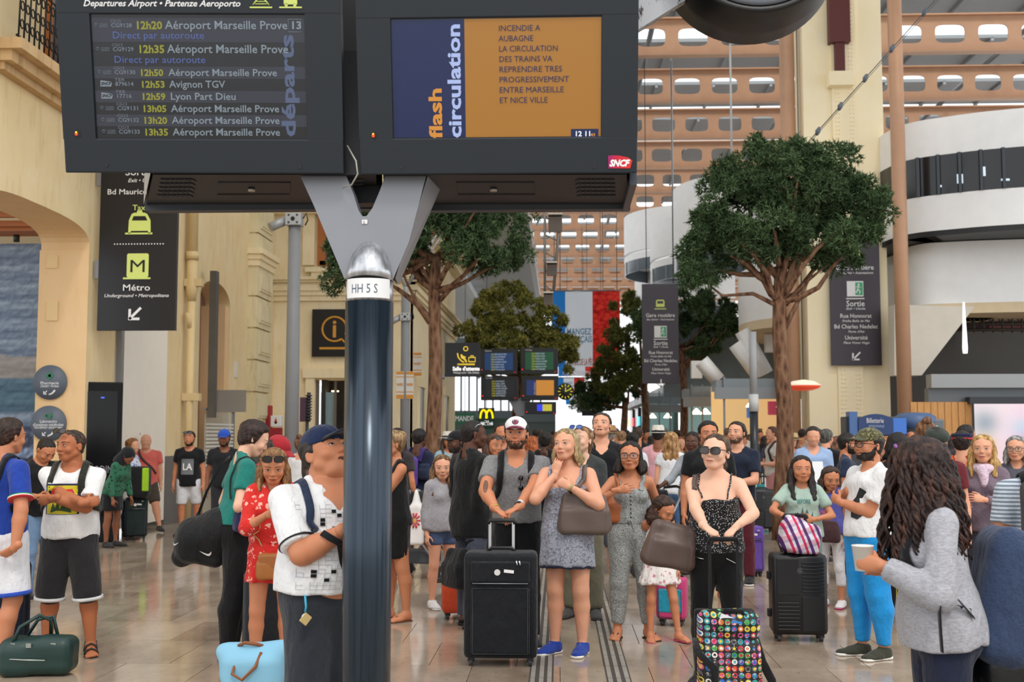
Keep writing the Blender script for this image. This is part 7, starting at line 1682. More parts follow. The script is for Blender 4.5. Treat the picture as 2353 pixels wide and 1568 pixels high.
# ---- woman with sunglasses and black leggings
L = LOC(1642, 342, -12)
h = Human(1642, 342, 1.625, 'young woman in sunglasses, black speckled camisole and black leggings behind the colourful trolley bag', -12, 'f', 1.05, 'pale', head=(-14, 9, 3), hcol='4a3526', hair=('pony', dict(len=.8, capth=.05, side=-.06, c2='7d5f44')), arm_f=1.06, cheek=1.03,
 arms={'R': dict(t=L(1622, 1216, -.42), pole=(-1, .1, -.5), hd=(.75, -.45, -.45), pn=(0, .2, -1), curl=.75), 'L': dict(t=L(1692, 1212, -.42), pole=(1, .1, -.5), hd=(-.62, -.45, -.60), pn=(0, .2, -1), curl=.75)})
h.tank('1b1b1e', 'specks', hem=.525, c2='b9b9b9', i=.010, loose=.012, topz=.748, name='camisole', strap=.006, sx=.058, sc=1.25); h.trousers('0b0b0d', i=.006, upto=1.93, taper=.0); h.shoes('sneaker', '131316', '222222'); h.glasses('sun', '14100e', '22140e', lw=.140, lh=.098)
for (x0, z0, x1, z1) in ((-.085, .512, -.045, .505), (.045, .510, .085, .488)): mb = MB(); mb.tube([tuple(project(lambda q: h.psd.ev(q, .1), np.array([[x*h.H, -.3, z*h.H]], np.float32), (0, 1, 0), 60, .003, .02)[0]) for x, z in ((x0, z0), ((x0+x1)/2, (z0+z1)/2), (x1, z1))], .0035, 5); mb.build('pocket_zip', mat('c8c8c8', .25, .9), h.root)
P_['sun'] = h
crossbag(h, 'dark mauve brown leather tote hanging from the arm of the woman in sunglasses', L(1540, 1256, -.06), (.30, .15, .29), '584640', [L(1590, 1200, -.10), h.P(-.085, -.07, .74), h.P(-.080, -.02, .82), h.P(-.085, .06, .77), L(1560, 1200, .05)], .034, rough=.42, R=rotm(15, 0, 12))
# ---- man with arms crossed on the left
L = LOC(168, 308, 4)
h = Human(168, 308, 1.665, 'man with crossed arms in a white t-shirt with yellow print, dark shorts and sandals', 4, 'm', 1.15, 'tanned', head=(-32, 2, 0), hcol='3a2a20', hair='buzz', feet='toes', arm_f=.98,
 arms={'R': dict(t=L(196, 1156, -.26), pole=(-1, .2, -.8), hd=(.7, .7, .10), pn=(0, 1, 0), curl=.5), 'L': dict(t=L(122, 1146, -.26), pole=(1, .2, -.8), hd=(-1, .05, -.2), pn=(0, 1, 0), curl=.5)},
 legs={'R': dict(th=(-.13, -.02, -1), sh=(-.06, .05, -1), yaw=-15), 'L': dict(th=(.15, -.02, -1), sh=(.08, .05, -1), yaw=20)})
h.top('f2f1ef', sleeve=.74, hem=.515, flare=.014, i=.012, loose=.010, fold=.005); h.trousers('2c2a2e', upto=1.14, i=.028, flare=.012, name='shorts'); h.shoes('sandal', '2a2724'); h.glasses('sun', '1a1512', '2a1d14', up=.30, tilt=18)
yl = mat('d9c92e', .8); h.print_on('shirt_print', -.082, .068, .628, .762, [([(0, 0), (1, 0), (1, 1), (0, 1)], mat('1e2a4a', .8), 'grid')]); h.print_on('shirt_print', -.075, .061, .630, .754, [([(0, 0), (1, 0), (1, 1), (0, 1)], yl, 'grid')], off=.006)
rd = mat('c8302c', .8); gr = mat('3a5a30', .8)
h.print_on('shirt_print', -.075, .061, .630, .754, [([(.12, .72), (.30, .60), (.48, .70), (.45, .86), (.2, .9)], rd, .004), ([(.52, .70), (.72, .60), (.88, .72), (.8, .88), (.55, .86)], rd, .004), ([(.15, .05), (.22, .42), (.32, .2), (.40, .5), (.48, .15), (.60, .48), (.68, .2), (.80, .40), (.85, .05)], gr, .004)], off=.007)
# sleeve trim of the shorts
for k_ in 'RL':
 g = h.G[k_]; m = MB(); q = g['kn']+(g['an']-g['kn'])*.135; d = unit(g['an']-g['kn'])*.012; m.tube([q-d, q+d], h.lr[1]+.048, 20); m.build('hem_trim', cloth('e6e6e6'), h.root)
pack(h, '3a3c30', label='olive backpack on the man with crossed arms, only its straps showing', w=.26, ht=.38)
# ---- polo man, very near, behind the pole
L = LOC(757, 495, 32)
h = Human(757, 495, 1.665, 'heavy man in blue cap and white squared polo shirt looking up behind the pole', 32, 'm', 1.38, 'tan', head=(20, 28, 0), hcol='2a221e', hair='short', mouth=.9, arm_f=.98, cheek=1.06, hh=.25,
 arms={'R': dict(t=L(800, 1218, -.27), pole=(-.9, .6, -.9), hd=(.9, .1, .1), pn=(0, .5, 1), curl=.5), 'L': dict(t=L(838, 1195, -.26), pole=(.2, .2, -1), hd=(.3, -.6, .3), pn=(0, .5, 1), curl=.7)})
h.top('eeeff1', sleeve=.86, hem=.55, i=.014, loose=.010, flare=.012, v=.028, fold=.004, name='polo_shirt'); h.trousers('30343c', upto=1.97, i=.02, fold=.006); h.shoes('sneaker', '23262c'); h.cap('1c2a4c', brim='26282e')
gm_ = mat('aeb2ba', .8); bk = cloth('101114')
random.seed(4); cells = []; occ = {}
for i in range(12):
 for j in range(22):
  if random.random() < (.62 if 3 < i < 9 else .35): occ[(i, j)] = 1
def seg(name, x0, z0, x1, z1, mt, off):
 h.print_on(name, 0, 1, 0, 1, [([(x0, z0), (x1, z0), (x1, z1), (x0, z1)], mt, .0)], off=off)
polys = []; thin = .0011; cs = .0155
for (i, j) in occ:
 x = -.12+i*cs; z = .565+j*cs*.72
 if z > .79: continue
 for a in ((x, z, x+cs, z+thin), (x, z, x+thin, z+cs*.72)): polys.append(([(a[0], a[1]), (a[2], a[1]), (a[2], a[3]), (a[0], a[3])], gm_, .001))
h.print_on('grid_print', 0, 1, 0, 1, polys, off=.003)
polys = []
for (i, j) in random.sample(sorted(occ), 17):
 x = -.12+i*cs; z = .565+j*cs*.72
 if z < .78: polys.append(([(x, z), (x+cs*.8, z), (x+cs*.8, z+cs*.6), (x, z+cs*.6)], bk, .003))
h.print_on('square_print', 0, 1, 0, 1, polys, off=.004)
cd = S(); nb = h.neck;
for g in (-1, 1): cd.cone(nb+A3((g*.055, -.085, -.005)), nb+A3((g*.09, .0, .045)), .020, .024, .02); cd.cone(nb+A3((g*.09, 0, .045)), nb+A3((0, .085, .055)), .024, .022, .02); cd.cone(nb+A3((g*.055, -.085, -.005)), nb+A3((g*.020, -.125, -.055)), .018, .010, .02)
solid('collar', cd, .010, h.cmat, h.root)
for k_ in 'R':
 a = h.A[k_]; m = MB(); q = a['sh']+(a['el']-a['sh'])*.80; d = unit(a['el']-a['sh'])*.002; m.tube([q-d, q+d], h.ar[0]*.9+.033, 24); m.build('sleeve_stripe', mat('22242a', .7), h.root)
h.strap('backpack_strap', [h.P(-.075, .06, .79), h.P(-.080, .0, .845), h.P(-.083, -.05, .82), h.P(-.085, -.09, .76), h.P(-.098, -.07, .69)], .036, cloth('26324c'), h.root, h.cev, .008, .006); P_['polo'] = h
r_ = empty('belt_bag', h.root.location, h.root.rotation_euler.z); tag(r_, 'black belt bag across the belly of the man in the squared polo shirt', 'bag')
bb = S(); c = L(838, 1285, -.26); bb.box(c, (.085, .04, .075), .03, rotm(10, 0, 25), .02); solid('bag_body', bb, .009, cloth('17181b'), r_); h.strap('strap', [L(738, 1222, -.30), L(770, 1248, -.33), L(800, 1290, -.33), L(820, 1330, -.3)], .03, cloth('17181b'), r_, h.cev, .008)
kf = empty('key_fob', h.root.location, h.root.rotation_euler.z); tag(kf, 'small key fob on a turquoise cord hanging from the polo man\'s belt', 'key fob')
mb = MB(); p0 = project(lambda q: h.csd.ev(q, .1), np.array([L(701, 1368, -.5)], np.float32), unit(A3(L(701, 1368, .5))-A3(L(701, 1368, -.5))), 60, .02, .02)[0]; mb.tube([p0, p0+A3((.004, -.004, -.05)), p0+A3((.002, 0, -.075))], .005, 6); mb.build('cord', mat('38b0d8', .5), kf)
mb = MB(); mb.box(p0+A3((.004, 0, -.105)), (.040, .008, .046), Matrix.Rotation(.7, 3, 'Y')); mb.build('tag', mat('cbb27a', .4), kf, bevel=.003); mb = MB(); mb.lathe([(0, -.006), (.018, -.006), (.018, 0)], p0+A3((.004, -.001, -.098)), 16, 'y'); mb.build('disc', mat('e6e6e6', .4), kf)
# ---- teal woman
L = LOC(545, 312, 118)
h = Human(545, 312, 1.74, 'dark haired woman in teal t-shirt and black trousers carrying a black sports duffel', 118, 'f', 1.06, 'pale', lean=6, head=(-6, -26, 0), hcol='2a1a16', hair=('shortf', dict(nape=-.42)), arm_f=1.15,
 arms={'R': dict(t=L(600, 1150, -.02), pole=(-.6, .6, -1)), 'L': dict(t=L(592, 1165, .25), pole=(.6, .6, -1))}, legs={'R': dict(th=(-.04, .05, -1), sh=(0, .1, -1), yaw=-8), 'L': dict(th=(.05, -.15, -1), sh=(0, .12, -1), yaw=8)})
h.top('1c7a70', sleeve=.62, hem=.555, i=.012, flare=.012, loose=.004); h.trousers('121214', i=.022, upto=1.96, taper=-.004); h.shoes('boot', '1d2026', '2a3038')
r_ = crossbag(h, 'small navy drawstring bag at the hip of the woman in teal', L(556, 1192, -.20), (.13, .10, .20), '20244c', [L(545, 1148, -.15), h.P(-.07, -.07, .77), h.P(-.075, 0, .83), h.P(-.06, .07, .77), L(540, 1150, -.10)], .012, rough=.8, scol='17181c', name='pouch_bag')
df = empty('duffel_bag', h.root.location); tag(df, 'large black sports duffel with white curved marks slung behind the woman in teal', 'bag')
o_ = h.root.location; W_ = lambda px, py, dy=0: at(px, py, h.Y+dy)-o_
sd = S(); sd.chain([W_(418, 1280, .02), W_(450, 1238, 0), W_(505, 1222, -.02), W_(545, 1230, .02)], [.075, .15, .165, .12], .05); sd.box(W_(470, 1265, 0), (.17, .12, .10), .06, rotm(0, 0, 10), .05); solid('bag_body', sd, .011, cloth('0e0f12', None, .6), df, wobble=(.006, 12))
mb = MB()
def swoosh(c, k, fl=1):
 pts = [(-1, .35), (-.9, -.1), (-.6, -.42), (-.2, -.38), (.3, -.1), (1, .42), (.3, .12), (-.25, -.08), (-.55, -.05), (-.72, .1)]
 return [Vector(c)+Vector((x*k*fl, 0, z*k)) for x, z in pts]
for (px, py, k, fl) in ((415, 1247, .035, 1), (486, 1268, .045, -1)):
 P0 = np.array([list(v+Vector((0, -.5, 0))) for v in swoosh(W_(px, py, 0), k, fl)], np.float32); Pp = project(lambda q: sd.ev(q, .12), P0, (0, 1, 0), 60, .010, .02)
 m = bpy.data.meshes.new('white_mark'); m.from_pydata(Pp.tolist(), [], [tuple(range(10))]); m.update(); link('white_mark', m, mat('e8e8e8', .5), df)
mb.tube([W_(455, 1185, 0), W_(475, 1130, -.05), W_(510, 1065, -.10), W_(528, 1050, 0)], .014, 6, fx=.4); mb.tube([W_(452, 1196, 0), W_(457, 1180, 0)], .018, 8); mb.build('shoulder_strap', cloth('1a1b1e'), df)
# ---- red romper girl
L = LOC(630, 332, 18)
h = Human(630, 332, 1.535, 'young woman in red floral romper with sunglasses on her head looking at her phone', 18, 'f', .96, 'tan', head=(-6, -17, 0), hcol='7a5232', hair=('long', dict(len=.66, wave=.02, c2='b98c58', front=.33, fwd=.10)),
 arms={'R': dict(t=L(622, 1178, -.26), pole=(-.8, .4, -1), hd=(.35, -.4, .75), pn=(.6, .4, .2), curl=.6), 'L': dict(t=L(658, 1172, -.27), pole=(.8, .4, -1), hd=(-.3, -.3, .7), pn=(-.6, .4, .2), curl=.6)})
h.top('cf2b26', 'floral', sleeve=1.28, hem=.575, i=.020, v=.055, c2='ecb0a0', name='romper_top', flare=.01, loose=.006, fold=.007, sc=1.0); h.skirt(None, top=.60, hem=.405, r=.118, m=h.cmat, name='romper_skirt', amp=.012, nf=8)
h.shoes('flipflop', '8a5a3a'); h.glasses('sun', '15110e', '1a1210', up=.27, tilt=12, lw=.14, lh=.10); phone(h, 'R', 'e9e9ec', 'white smartphone held by the young woman in the red romper')
crossbag(h, 'tan envelope bag hanging at the hip of the young woman in the red romper', L(634, 1302, -.20), (.24, .06, .17), 'a5652c', [L(600, 1262, -.18), L(590, 1235, -.20), h.P(-.07, -.09, .68)], .008, rough=.5, scol='b89a5a', flap='9a5a26')
# ---- football shirt man at the left edge
L = LOC(14, 328, 146)
h = Human(14, 328, 1.74, 'man in blue football shirt and white shorts seen from behind at the left edge', 146, 'm', 1.03, 'tan', head=(4, -4, 0), hcol='2e1c14', hair=('short', dict(th=.07)), feet='toes', arm_f=1.08,
 arms={'R': dict(t=L(34, 1258, -.26), pole=(-.8, -.2, .3), hd=(.83, .3, -.6)), 'L': dict(t=L(-5, 1262, .05), pole=(.8, .6, .2))}, legs={'R': dict(th=(-.08, -.06, -1), sh=(-.02, .16, -1), yaw=-10), 'L': dict(th=(.1, .1, -1), yaw=10)})
h.top('1f3f9c', sleeve=.72, hem=.50, i=.014, loose=.008, flare=.016, fold=.005, name='football_shirt'); h.trousers('e6e8ee', upto=.93, i=.035, flare=.020, name='shorts'); h.shoes('sandal', '4a3424')
a = h.A['R']
for q0, q1, c_ in ((.675, .70, '2c8a4a'), (.70, .725, 'f0f0f0'), (.725, .75, 'c83232')): m = MB(); m.tube([a['sh']+(a['el']-a['sh'])*q0, a['sh']+(a['el']-a['sh'])*q1], h.ar[0]+.030, 20); m.build('cuff_band', cloth(c_), h.root)
g = h.G['R']
m = MB(); q = g['hp']+(g['kn']-g['hp'])*.91; d = unit(g['kn']-g['hp'])*.014; m.tube([q-d, q+d], h.lr[1]+.068, 22); m.build('hem_trim', cloth('2b4fb4'), h.root)
pack(h, '1a1d2c', label='dark navy backpack of the man in the blue football shirt', w=.26, ht=.42)
# ---- man in dark jacket seen from behind
L = LOC(1083, 266, 130)
h = Human(1083, 266, 1.75, 'man with shaved head in long black jacket and grey jeans turned away', 130, 'm', 1.03, 'dark', head=(-20, 0, 0), hcol='191210', hair='buzz', arms={'R': dict(t=L(1092, 1232, -.12), pole=(-.5, 1, 0), hd=(0, 0, -1), curl=.9), 'L': dict(t=L(1100, 1090, .30), pole=(.5, .5, -1))}, legs={'R': dict(th=(-.05, .08, -1), sh=(0, .12, -1)), 'L': dict(th=(.05, -.1, -1), yaw=10)})
h.top('0f1013', sleeve=1.9, hem=.43, i=.021, loose=.003, fold=.005, name='jacket'); h.trousers('4c5160', i=.014); h.shoes('loafer', '0c0c0d', '0c0c0d'); h.glasses('sun', 'd8d8d8', '2a2a2e', up=.30, tilt=14)
crossbag(h, 'black holdall hanging from the hand of the man in the long black jacket', L(1052, 1306, -.14), (.30, .18, .32), '111114', [L(1045, 1262, -.14), L(1092, 1240, -.12)], .02, rough=.75, name='holdall')
# ---- black dress woman right of the pole
h = Human(907, 258, 1.66, 'woman in sleeveless black dress partly hidden by the pole, seen from the side', -60, 'f', 1.06, 'tan', head=(0, 0, 0), hcol='8a6a48', hair=('bun', dict(bz=.35, c2='c8a878')), feet='toes', arms={'R': 'bent', 'L': dict(t=(-.03, -.34, 1.10), pole=(.5, .5, -1))}, legs={'L': dict(th=(.05, .10, -1), sh=(0, .1, -1), yaw=10)})
h.tank('101012', hem=.5, i=.012, loose=.006, name='dress_top', strap=.035); h.skirt('101012', top=.60, hem=.33, r=.105, name='dress_skirt', amp=.006); h.shoes('flipflop', '6a4a38')
# ---- hoodie girl
h = Human(1016, 240, 1.43, 'girl with long light brown hair in a pale grey hooded sweatshirt and denim shorts', 38, 'f', .94, 'fair', head=(-30, -3, 0), hcol='6a4a30', hair=('long', dict(len=1.15, wave=.05, c2='b08a58', fwd=.34, full=1.3)), arms={'R': 'down', 'L': 'down'})
h.top('a8a6aa', 'heather', sleeve=1.85, hem=.50, i=.022, loose=.01, c2='95939a', name='hooded_sweatshirt'); h.trousers('4a5c80', upto=.45, i=.014, name='denim_shorts'); h.shoes('sneaker', 'e6e6e6')
# ---- woman behind with grey jacket
h = Human(1337, 252, 1.695, 'pale woman in grey green jacket and khaki trousers behind the blonde woman', -12, 'f', 1.02, 'pale', head=(-22, 10, 0), hcol='8a6a4a', hair=('pony', dict(len=.5)), mouth=.5, arms={'R': 'down', 'L': 'bent'})
h.top('3c4040', sleeve=1.85, hem=.53, i=.018, v=.05, name='jacket'); h.trousers('6f6c5a', i=.022); h.shoes('sneaker', '4a4a48', '333333'); h.glasses('sun', '1a1a1e', '2858a8', up=.30, tilt=14)
# ---- tall man black polo
h = Human(1382, 230, 1.84, 'tall grey haired man in a black polo shirt looking up behind the others', -2, 'm', 1.05, 'fair', head=(-10, 16, 0), hcol='3a302a', hair='short', mouth=.7, chest=1.08)
h.top('111318', sleeve=.62, hem=.51, v=.02, name='polo_shirt'); h.trousers('555a62', upto=.98, i=.024, name='shorts'); h.shoes('sneaker', 'c4ccd2')
# ---- navy tee man
L = LOC(1693, 205, -25)
h = Human(1693, 205, 1.765, 'young man with stubble in a navy t-shirt and maroon trousers behind the woman in sunglasses', -25, 'm', 1.02, 'fair', head=(-8, 8, 0), hcol='2c1e16', hair=('short', dict(th=.06)), arms={'R': dict(t=L(1672, 1100, -.30), pole=(-.6, .5, -1)), 'L': dict(t=L(1690, 1110, -.30), pole=(.8, .5, -1))})
h.top('1b2438', sleeve=.7, hem=.50); h.trousers('5c1f2e', i=.012); h.shoes('sneaker', '222226'); h.beard('5c4436', .002)
# ---- man behind sunglasses woman
h = Human(1627, 228, 1.755, 'dark haired man in a black t-shirt right behind the woman in sunglasses', 0, 'm', 1.02, 'tan', head=(4, 2, 0), hcol='15100d', hair=('short', dict(th=.07))); h.top('15171a', sleeve=.6, hem=.5); h.trousers('222428')
# ---- teen with suitcase
L = LOC(1840, 262, -4)
h = Human(1840, 262, 1.44, 'teenage girl with long dark hair in mint printed t-shirt behind the ribbed suitcase', -4, 'f', 1.0, 'tan', head=(2, 3, 0), hcol='1c1412', hair=('long', dict(len=1.1, wave=.06, full=1.3, fwd=.30)), arms={'R': dict(t=L(1812, 1192, -.28), pole=(-1, .2, -.4), hd=(.5, -.6, -.4), pn=(0, 0, -1), curl=.9), 'L': dict(t=L(1868, 1195, -.18), pole=(1, .3, -.4), hd=(-.6, -.6, 0))})
h.top('a9c0b4', sleeve=.66, hem=.52, loose=.01); h.trousers('6f8f8a', i=.012); h.shoes('sneaker', '3a3a3e')
h.print_on('shirt_print', -.06, .06, .60, .73, [([(.05, .1), (.2, .6), (.3, .3), (.45, .8), (.5, .4), (.65, .7), (.8, .3), (.95, .6), (.9, 0), (.1, 0)], mat('4f5a5a', .8), .003)], off=.005)
h.print_text('BEFORE', 0, .725, .05, mat('4f8a86', .7), width=.11)
# ---- younger girl purple
L = LOC(1905, 236, -55)
h = Human(1905, 236, 1.325, 'younger girl in violet t-shirt and white leggings beside the man in blue trousers', -40, 'c', 1.0, 'tan', head=(45, -14, 0), hcol='3a2820', hair=('long', dict(len=.8, wave=.03)), arms={'R': 'down', 'L': 'down'})
h.top('5a5aa8', sleeve=.5, hem=.52); h.print_text('HAPPY', 0, .66, .06, mat('d86a8a', .7), width=.12); h.trousers('e6e4ea', upto=1.55, i=.006, name='leggings'); h.shoes('sneaker', 'ece8ec', 'c84a7a')
crossbag(h, 'small dark plaid pouch worn by the younger girl in violet', LOC(1905, 236, -40)(1908, 1222, -.16), (.16, .07, .20), '4a3034', [LOC(1905, 236, -40)(1895, 1190, -.14), h.P(.0, -.09, .66)], .015, rough=.8, name='pouch_bag')
# ---- man in bright blue track trousers
L = LOC(1985, 304, -72)
h = Human(1985, 304, 1.665, 'bearded man in camouflage cap, white t-shirt and bright blue trousers with folded arms', -72, 'm', 1.07, 'tan', lean=-5, head=(8, 6, 0), hcol='1a1411', hair='short', arm_f=1.15,
 arms={'R': dict(t=L(1938, 1135, .16), pole=(-1, .4, -.9), hd=(.9, -.2, .2), pn=(0, 1, 0), curl=.5), 'L': dict(t=L(1930, 1155, .02), pole=(1, .5, -.8), hd=(-.9, -.1, .3), pn=(0, 1, 0), curl=.4)},
 legs={'R': dict(th=(-.04, -.03, -1), sh=(0, .06, -1), yaw=-12), 'L': dict(th=(.04, .06, -1), sh=(0, .10, -1), yaw=8)})
h.top('efeff0', sleeve=.70, hem=.52, i=.014, loose=.006, flare=.014, fold=.005); h.trousers('1f93dc', i=.024, taper=-.008, fold=.007, upto=1.92); h.shoes('sneaker', '3a3b30', 'e8e8e4', lace='20201c'); h.beard('241a16', .004)
h.cap('5a5a3c', m=cloth('5c5a3e', 'camo', .85, '3c3e28', 2.2, '8a8258'), brim='4a4a34'); h.glasses('clear', '16161a', lw=.13, lh=.095)
h.print_on('shirt_print', .0, .10, .60, .74, [([(.1, .05), (.5, .0), (.8, .2), (1, .5), (.8, .9), (.5, 1), (.3, .7), (.0, .5)], mat('24262a', .8), .002)], off=.005)
# ---- curly haired woman with blue backpack, nearest right
L = LOC(2150, 560, -92)
h = Human(2150, 560, 1.60, 'woman with long dark curls in pale grey hooded sweatshirt holding a paper cup', -92, 'f', 1.06, 'tan', lean=4, head=(-42, -8, 0), hcol='2a1813', hair=('curly', dict(len=1.4, wave=.10, full=1.6, c2='5a382c', fr=15, fwd=.16, capth=.11, front=.24, side=-.3, nofc=1, locks=150)),
 arms={'R': dict(t=L(2050, 1310, .10), pole=(-.7, .7, -.9), hd=(0, -1, .1)), 'L': dict(t=L(2030, 1305, -.12), pole=(.7, .9, -1), hd=(-.2, -1, .18), pn=(-.9, 0, .1), curl=.75)})
h.top('b4b4ba', 'heather', sleeve=1.95, hem=.50, i=.022, loose=.010, c2='9a9aa2', fold=.006, name='hooded_sweatshirt'); h.trousers('1c2238', i=.012, name='jeans'); h.shoes('sneaker', '222222')
hd_ = S(); hd_.cone(h.P(-.05, .035, .815), h.P(.05, .035, .815), .045, .045, .04); hd_.cone(h.P(0, .045, .81), h.P(0, .06, .76), .05, .035, .04); solid('hood', hd_, .011, h.cmat, h.root, wobble=(.006, 18)); P_['curly'] = h
mb = MB(); a_ = h.HM @ Vector((.10, -.30, .50)); b_ = h.HM @ Vector((.16, -.18, .40)); mb.tube([a_+Vector((.03, -.01, .0)), b_+Vector((.03, -.01, 0))], .008, 6); mb.build('hair_clip', mat('9a62b0', .3), h.root)
cp = empty('paper_cup', (0, 0, 0)); gp = h.world(h.A['L']['grip']+A3((0, 0, .015))); cp.location = gp; tag(cp, 'white paper cup held by the woman with long dark curls', 'cup')
mb = MB(); mb.lathe([(.001, -.05), (.030, -.05), (.041, .045), (.043, .045), (.043, .049), (.038, .049), (.029, -.044), (.001, -.044)], (0, 0, 0), 28); mb.build('cup', mat('eeeae4', .6), cp)
r_ = empty('backpack', h.root.location, h.root.rotation_euler.z); tag(r_, 'slate blue denim backpack on the woman with long dark curls', 'backpack')
c = h.P(-.02, .165, .60); sd = S(); sd.box(c, (.165, .115, .26), .09, rotm(0, 10, 0), .04); sd.box(c+A3((0, .085, -.09)), (.13, .07, .13), .05, rotm(0, 10, 0), .04); sd.cone(c+A3((-.08, .0, .22)), c+A3((.08, .0, .22)), .06, .06, .05); solid('sack', sd, .011, cloth('3b4a68', 'heather', .9, '2f3c58', 1.5), r_, wobble=(.007, 14))
for g in (-1, 1): h.strap('shoulder_strap', [h.P(g*.06, .09, .78), h.P(g*.068, .02, .85), h.P(g*.075, -.06, .81), h.P(g*.08, -.10, .74), h.P(g*.095, -.07, .64), h.P(g*.10, .03, .58)], .05, cloth('14151a'), r_, h.tev, .012, .008)
h.strap('side_strap', [L(2168, 1338, -.24), L(2160, 1400, -.27), L(2166, 1500, -.27)], .035, cloth('14151a'), r_); h.strap('side_strap', [L(2168, 1332, -.25), L(2200, 1375, -.24), L(2240, 1420, -.2)], .02, cloth('14151a'), r_)
mb = MB(); mb.box(c+A3((.06, .05, .20)), (.14, .09, .006), Matrix.Rotation(.3, 3, 'X')); mb.build('folded_paper', mat('ececec', .6), r_)
# ---- right edge, striped shirt and black backpack
h = Human(2400, 440, 1.68, 'person in a striped grey t-shirt cut off by the right edge of the picture', 170, 'm', 1.1, 'tan', hair='short'); h.top('c9d2dc', 'stripes', c2='7a8694', sleeve=.6, hem=.5, sc=1.3); h.trousers('2c3a34'); pack(h, '0f1013', w=.34, ht=.50, d=.20, z=.69, label='black backpack worn by the person in the striped shirt')
# ---- background people -------------------------------------------------
def bg(px, ps, H, face, label, sex='m', skin='fair', hair='short', hcol='2a1c14', top='888888', bot='2a2c34', head=(0, 0, 0), sleeve=.6, fat=1.0, pat=None, c2=None, upto=1.97, arms=None, name_t='shirt', dress=None, hat=None, shoe='2a2a2a', bk=None, hem=.5, group=None, lean=0, legs=None, v=0, sc=1.0):
 h = Human(px, ps, H, label, face, sex, fat, skin, head=head, hcol=hcol, hair=hair, arms=arms, group=group, lean=lean, legs=legs)
 if sleeve == 0: h.tank(top, pat, hem=hem, loose=.006, c2=c2, strap=.03, sc=sc)
 else: h.top(top, pat, sleeve=sleeve, hem=hem, c2=c2, i=.014, loose=.006, name=name_t, v=v, sc=sc)
 if dress: h.skirt(dress, top=.6, hem=.35, r=.12)
 else: h.trousers(bot, upto=upto, i=.016 if upto > 1.5 else .026, name='trousers' if upto > 1.4 else 'shorts')
 h.shoes('sneaker', shoe, 'dddddd' if shoe != '2a2a2a' else '222222')
 if hat == 'cap': h.cap(hat_c[0], brim=hat_c[1])
 if bk: pack(h, bk[0], label=bk[1], w=.28, ht=.40)
 return h
hat_c = ('2a4ab0', '24408a')
h = bg(96, 228, 1.615, 50, 'man in black t-shirt with bowed head behind the man in the football shirt', 'm', 'tan', 'buzz', '1c1410', '121216', '6f8cae', head=(10, -38, 0), arms={'R': 'bent', 'L': 'bent'})
h = bg(262, 158, 1.50, 70, 'woman with black headscarf and green and black clothes bent over beside the totem', 'f', 'brown', 'none', '151515', '2e6a50', '141416', head=(20, -30, 0), sleeve=1.9, pat='floral', c2='15181a', lean=22, dress='17181b')
sc_ = S(); sc_.ell((0, .06, .12), (.42, .48, .42)); sc_.cone((0, .2, -.1), (0, .28, -.55), .34, .42, .1); h.hsolid('headscarf', sc_, cloth('1c1e24'))
h = bg(303, 143, 1.56, 78, 'woman with orange curls in a blue and white flowered blouse and navy trousers', 'f', 'fair', ('shortf', dict(fr=26)), '8a5a34', 'cfd8e8', '1c2a48', pat='floral', c2='2f5aa8', sleeve=.9, fat=1.05)
crossbag(h, 'white handbag of the woman in the flowered blouse', LOC(303, 143, 78)(290, 1130, -.2), (.2, .15, .3), 'd8d4cc', [LOC(303, 143, 78)(292, 1095, -.15), h.P(-.06, 0, .84)], .02, rough=.5)
h = bg(336, 137, 1.655, 20, 'bald stout man in a salmon pink shirt and brown shorts walking by the white hoarding', 'm', 'fair', 'none', '9a8a7a', 'e26e62', '4a4238', fat=1.22, upto=.95, head=(-8, -5, 0), hem=.48, legs={'R': dict(th=(-.05, .25, -1), sh=(0, .2, -1)), 'L': dict(th=(.25, -.35, -1), sh=(.2, -.1, -1))})
h.strap('bag_strap', [h.P(-.07, .0, .84), h.P(-.04, -.09, .76), h.P(.04, -.11, .68), h.P(.09, -.06, .6)], .035, mat('3a2a26', .6), h.root, h.cev, .01)
h = bg(436, 142, 1.685, 5, 'man in a black t-shirt with LA print and white shorts walking from the glass screen', 'm', 'tan', 'short', '15100e', '131316', 'dcdde2', upto=.92, head=(0, -2, 0), hem=.47, legs={'R': dict(th=(-.05, -.05, -1)), 'L': dict(th=(.1, .12, -1), sh=(0, .2, -1))})
h.beard('1c1512', .006); h.glasses('sun', '141414', '141414', up=.3, tilt=14); h.print_on('shirt_print', -.058, .058, .585, .735, [([(0, 0), (1, 0), (1, 1), (0, 1)], mat('6e7276', .8), 'grid')]); h.print_text('LA', 0, .63, .15, mat('f0f0f0', .7), off=.012, width=.15)
hat_c = ('2450b8', '1e459c')
h = bg(516, 155, 1.70, 15, 'man in a bright blue cap and black vest behind the woman in teal', 'm', 'brown', 'short', '1a1410', '1a1b20', '2a2c30', hat='cap', head=(-10, -8, 0)); h.beard('1a1410', .006)
hat_c = ('a8242e', 'a8242e')
h = bg(612, 262, 1.63, 60, 'man in a red cap and red waistcoat with bowed head behind the red romper woman', 'm', 'tan', 'short', '3a3430', '1a1b1e', '23252a', hat='cap', head=(5, -28, 0), lean=8); h.hatless = 0
v_ = S(); h.tors(v_, .026, .05, .008); v_.ell(h.P(0, -.1, .70), (.045*h.H, .1*h.H, .16*h.H), h.R, .02, 's'); v_.cut(h.P(0, 0, .5), -h.up); v_.cone(h.neck-A3((0, 0, .02)), h.neck+A3((0, 0, .3)), .09, .09, .01, op='s'); solid('waistcoat', v_, .016, cloth('b01e2c'), h.root)
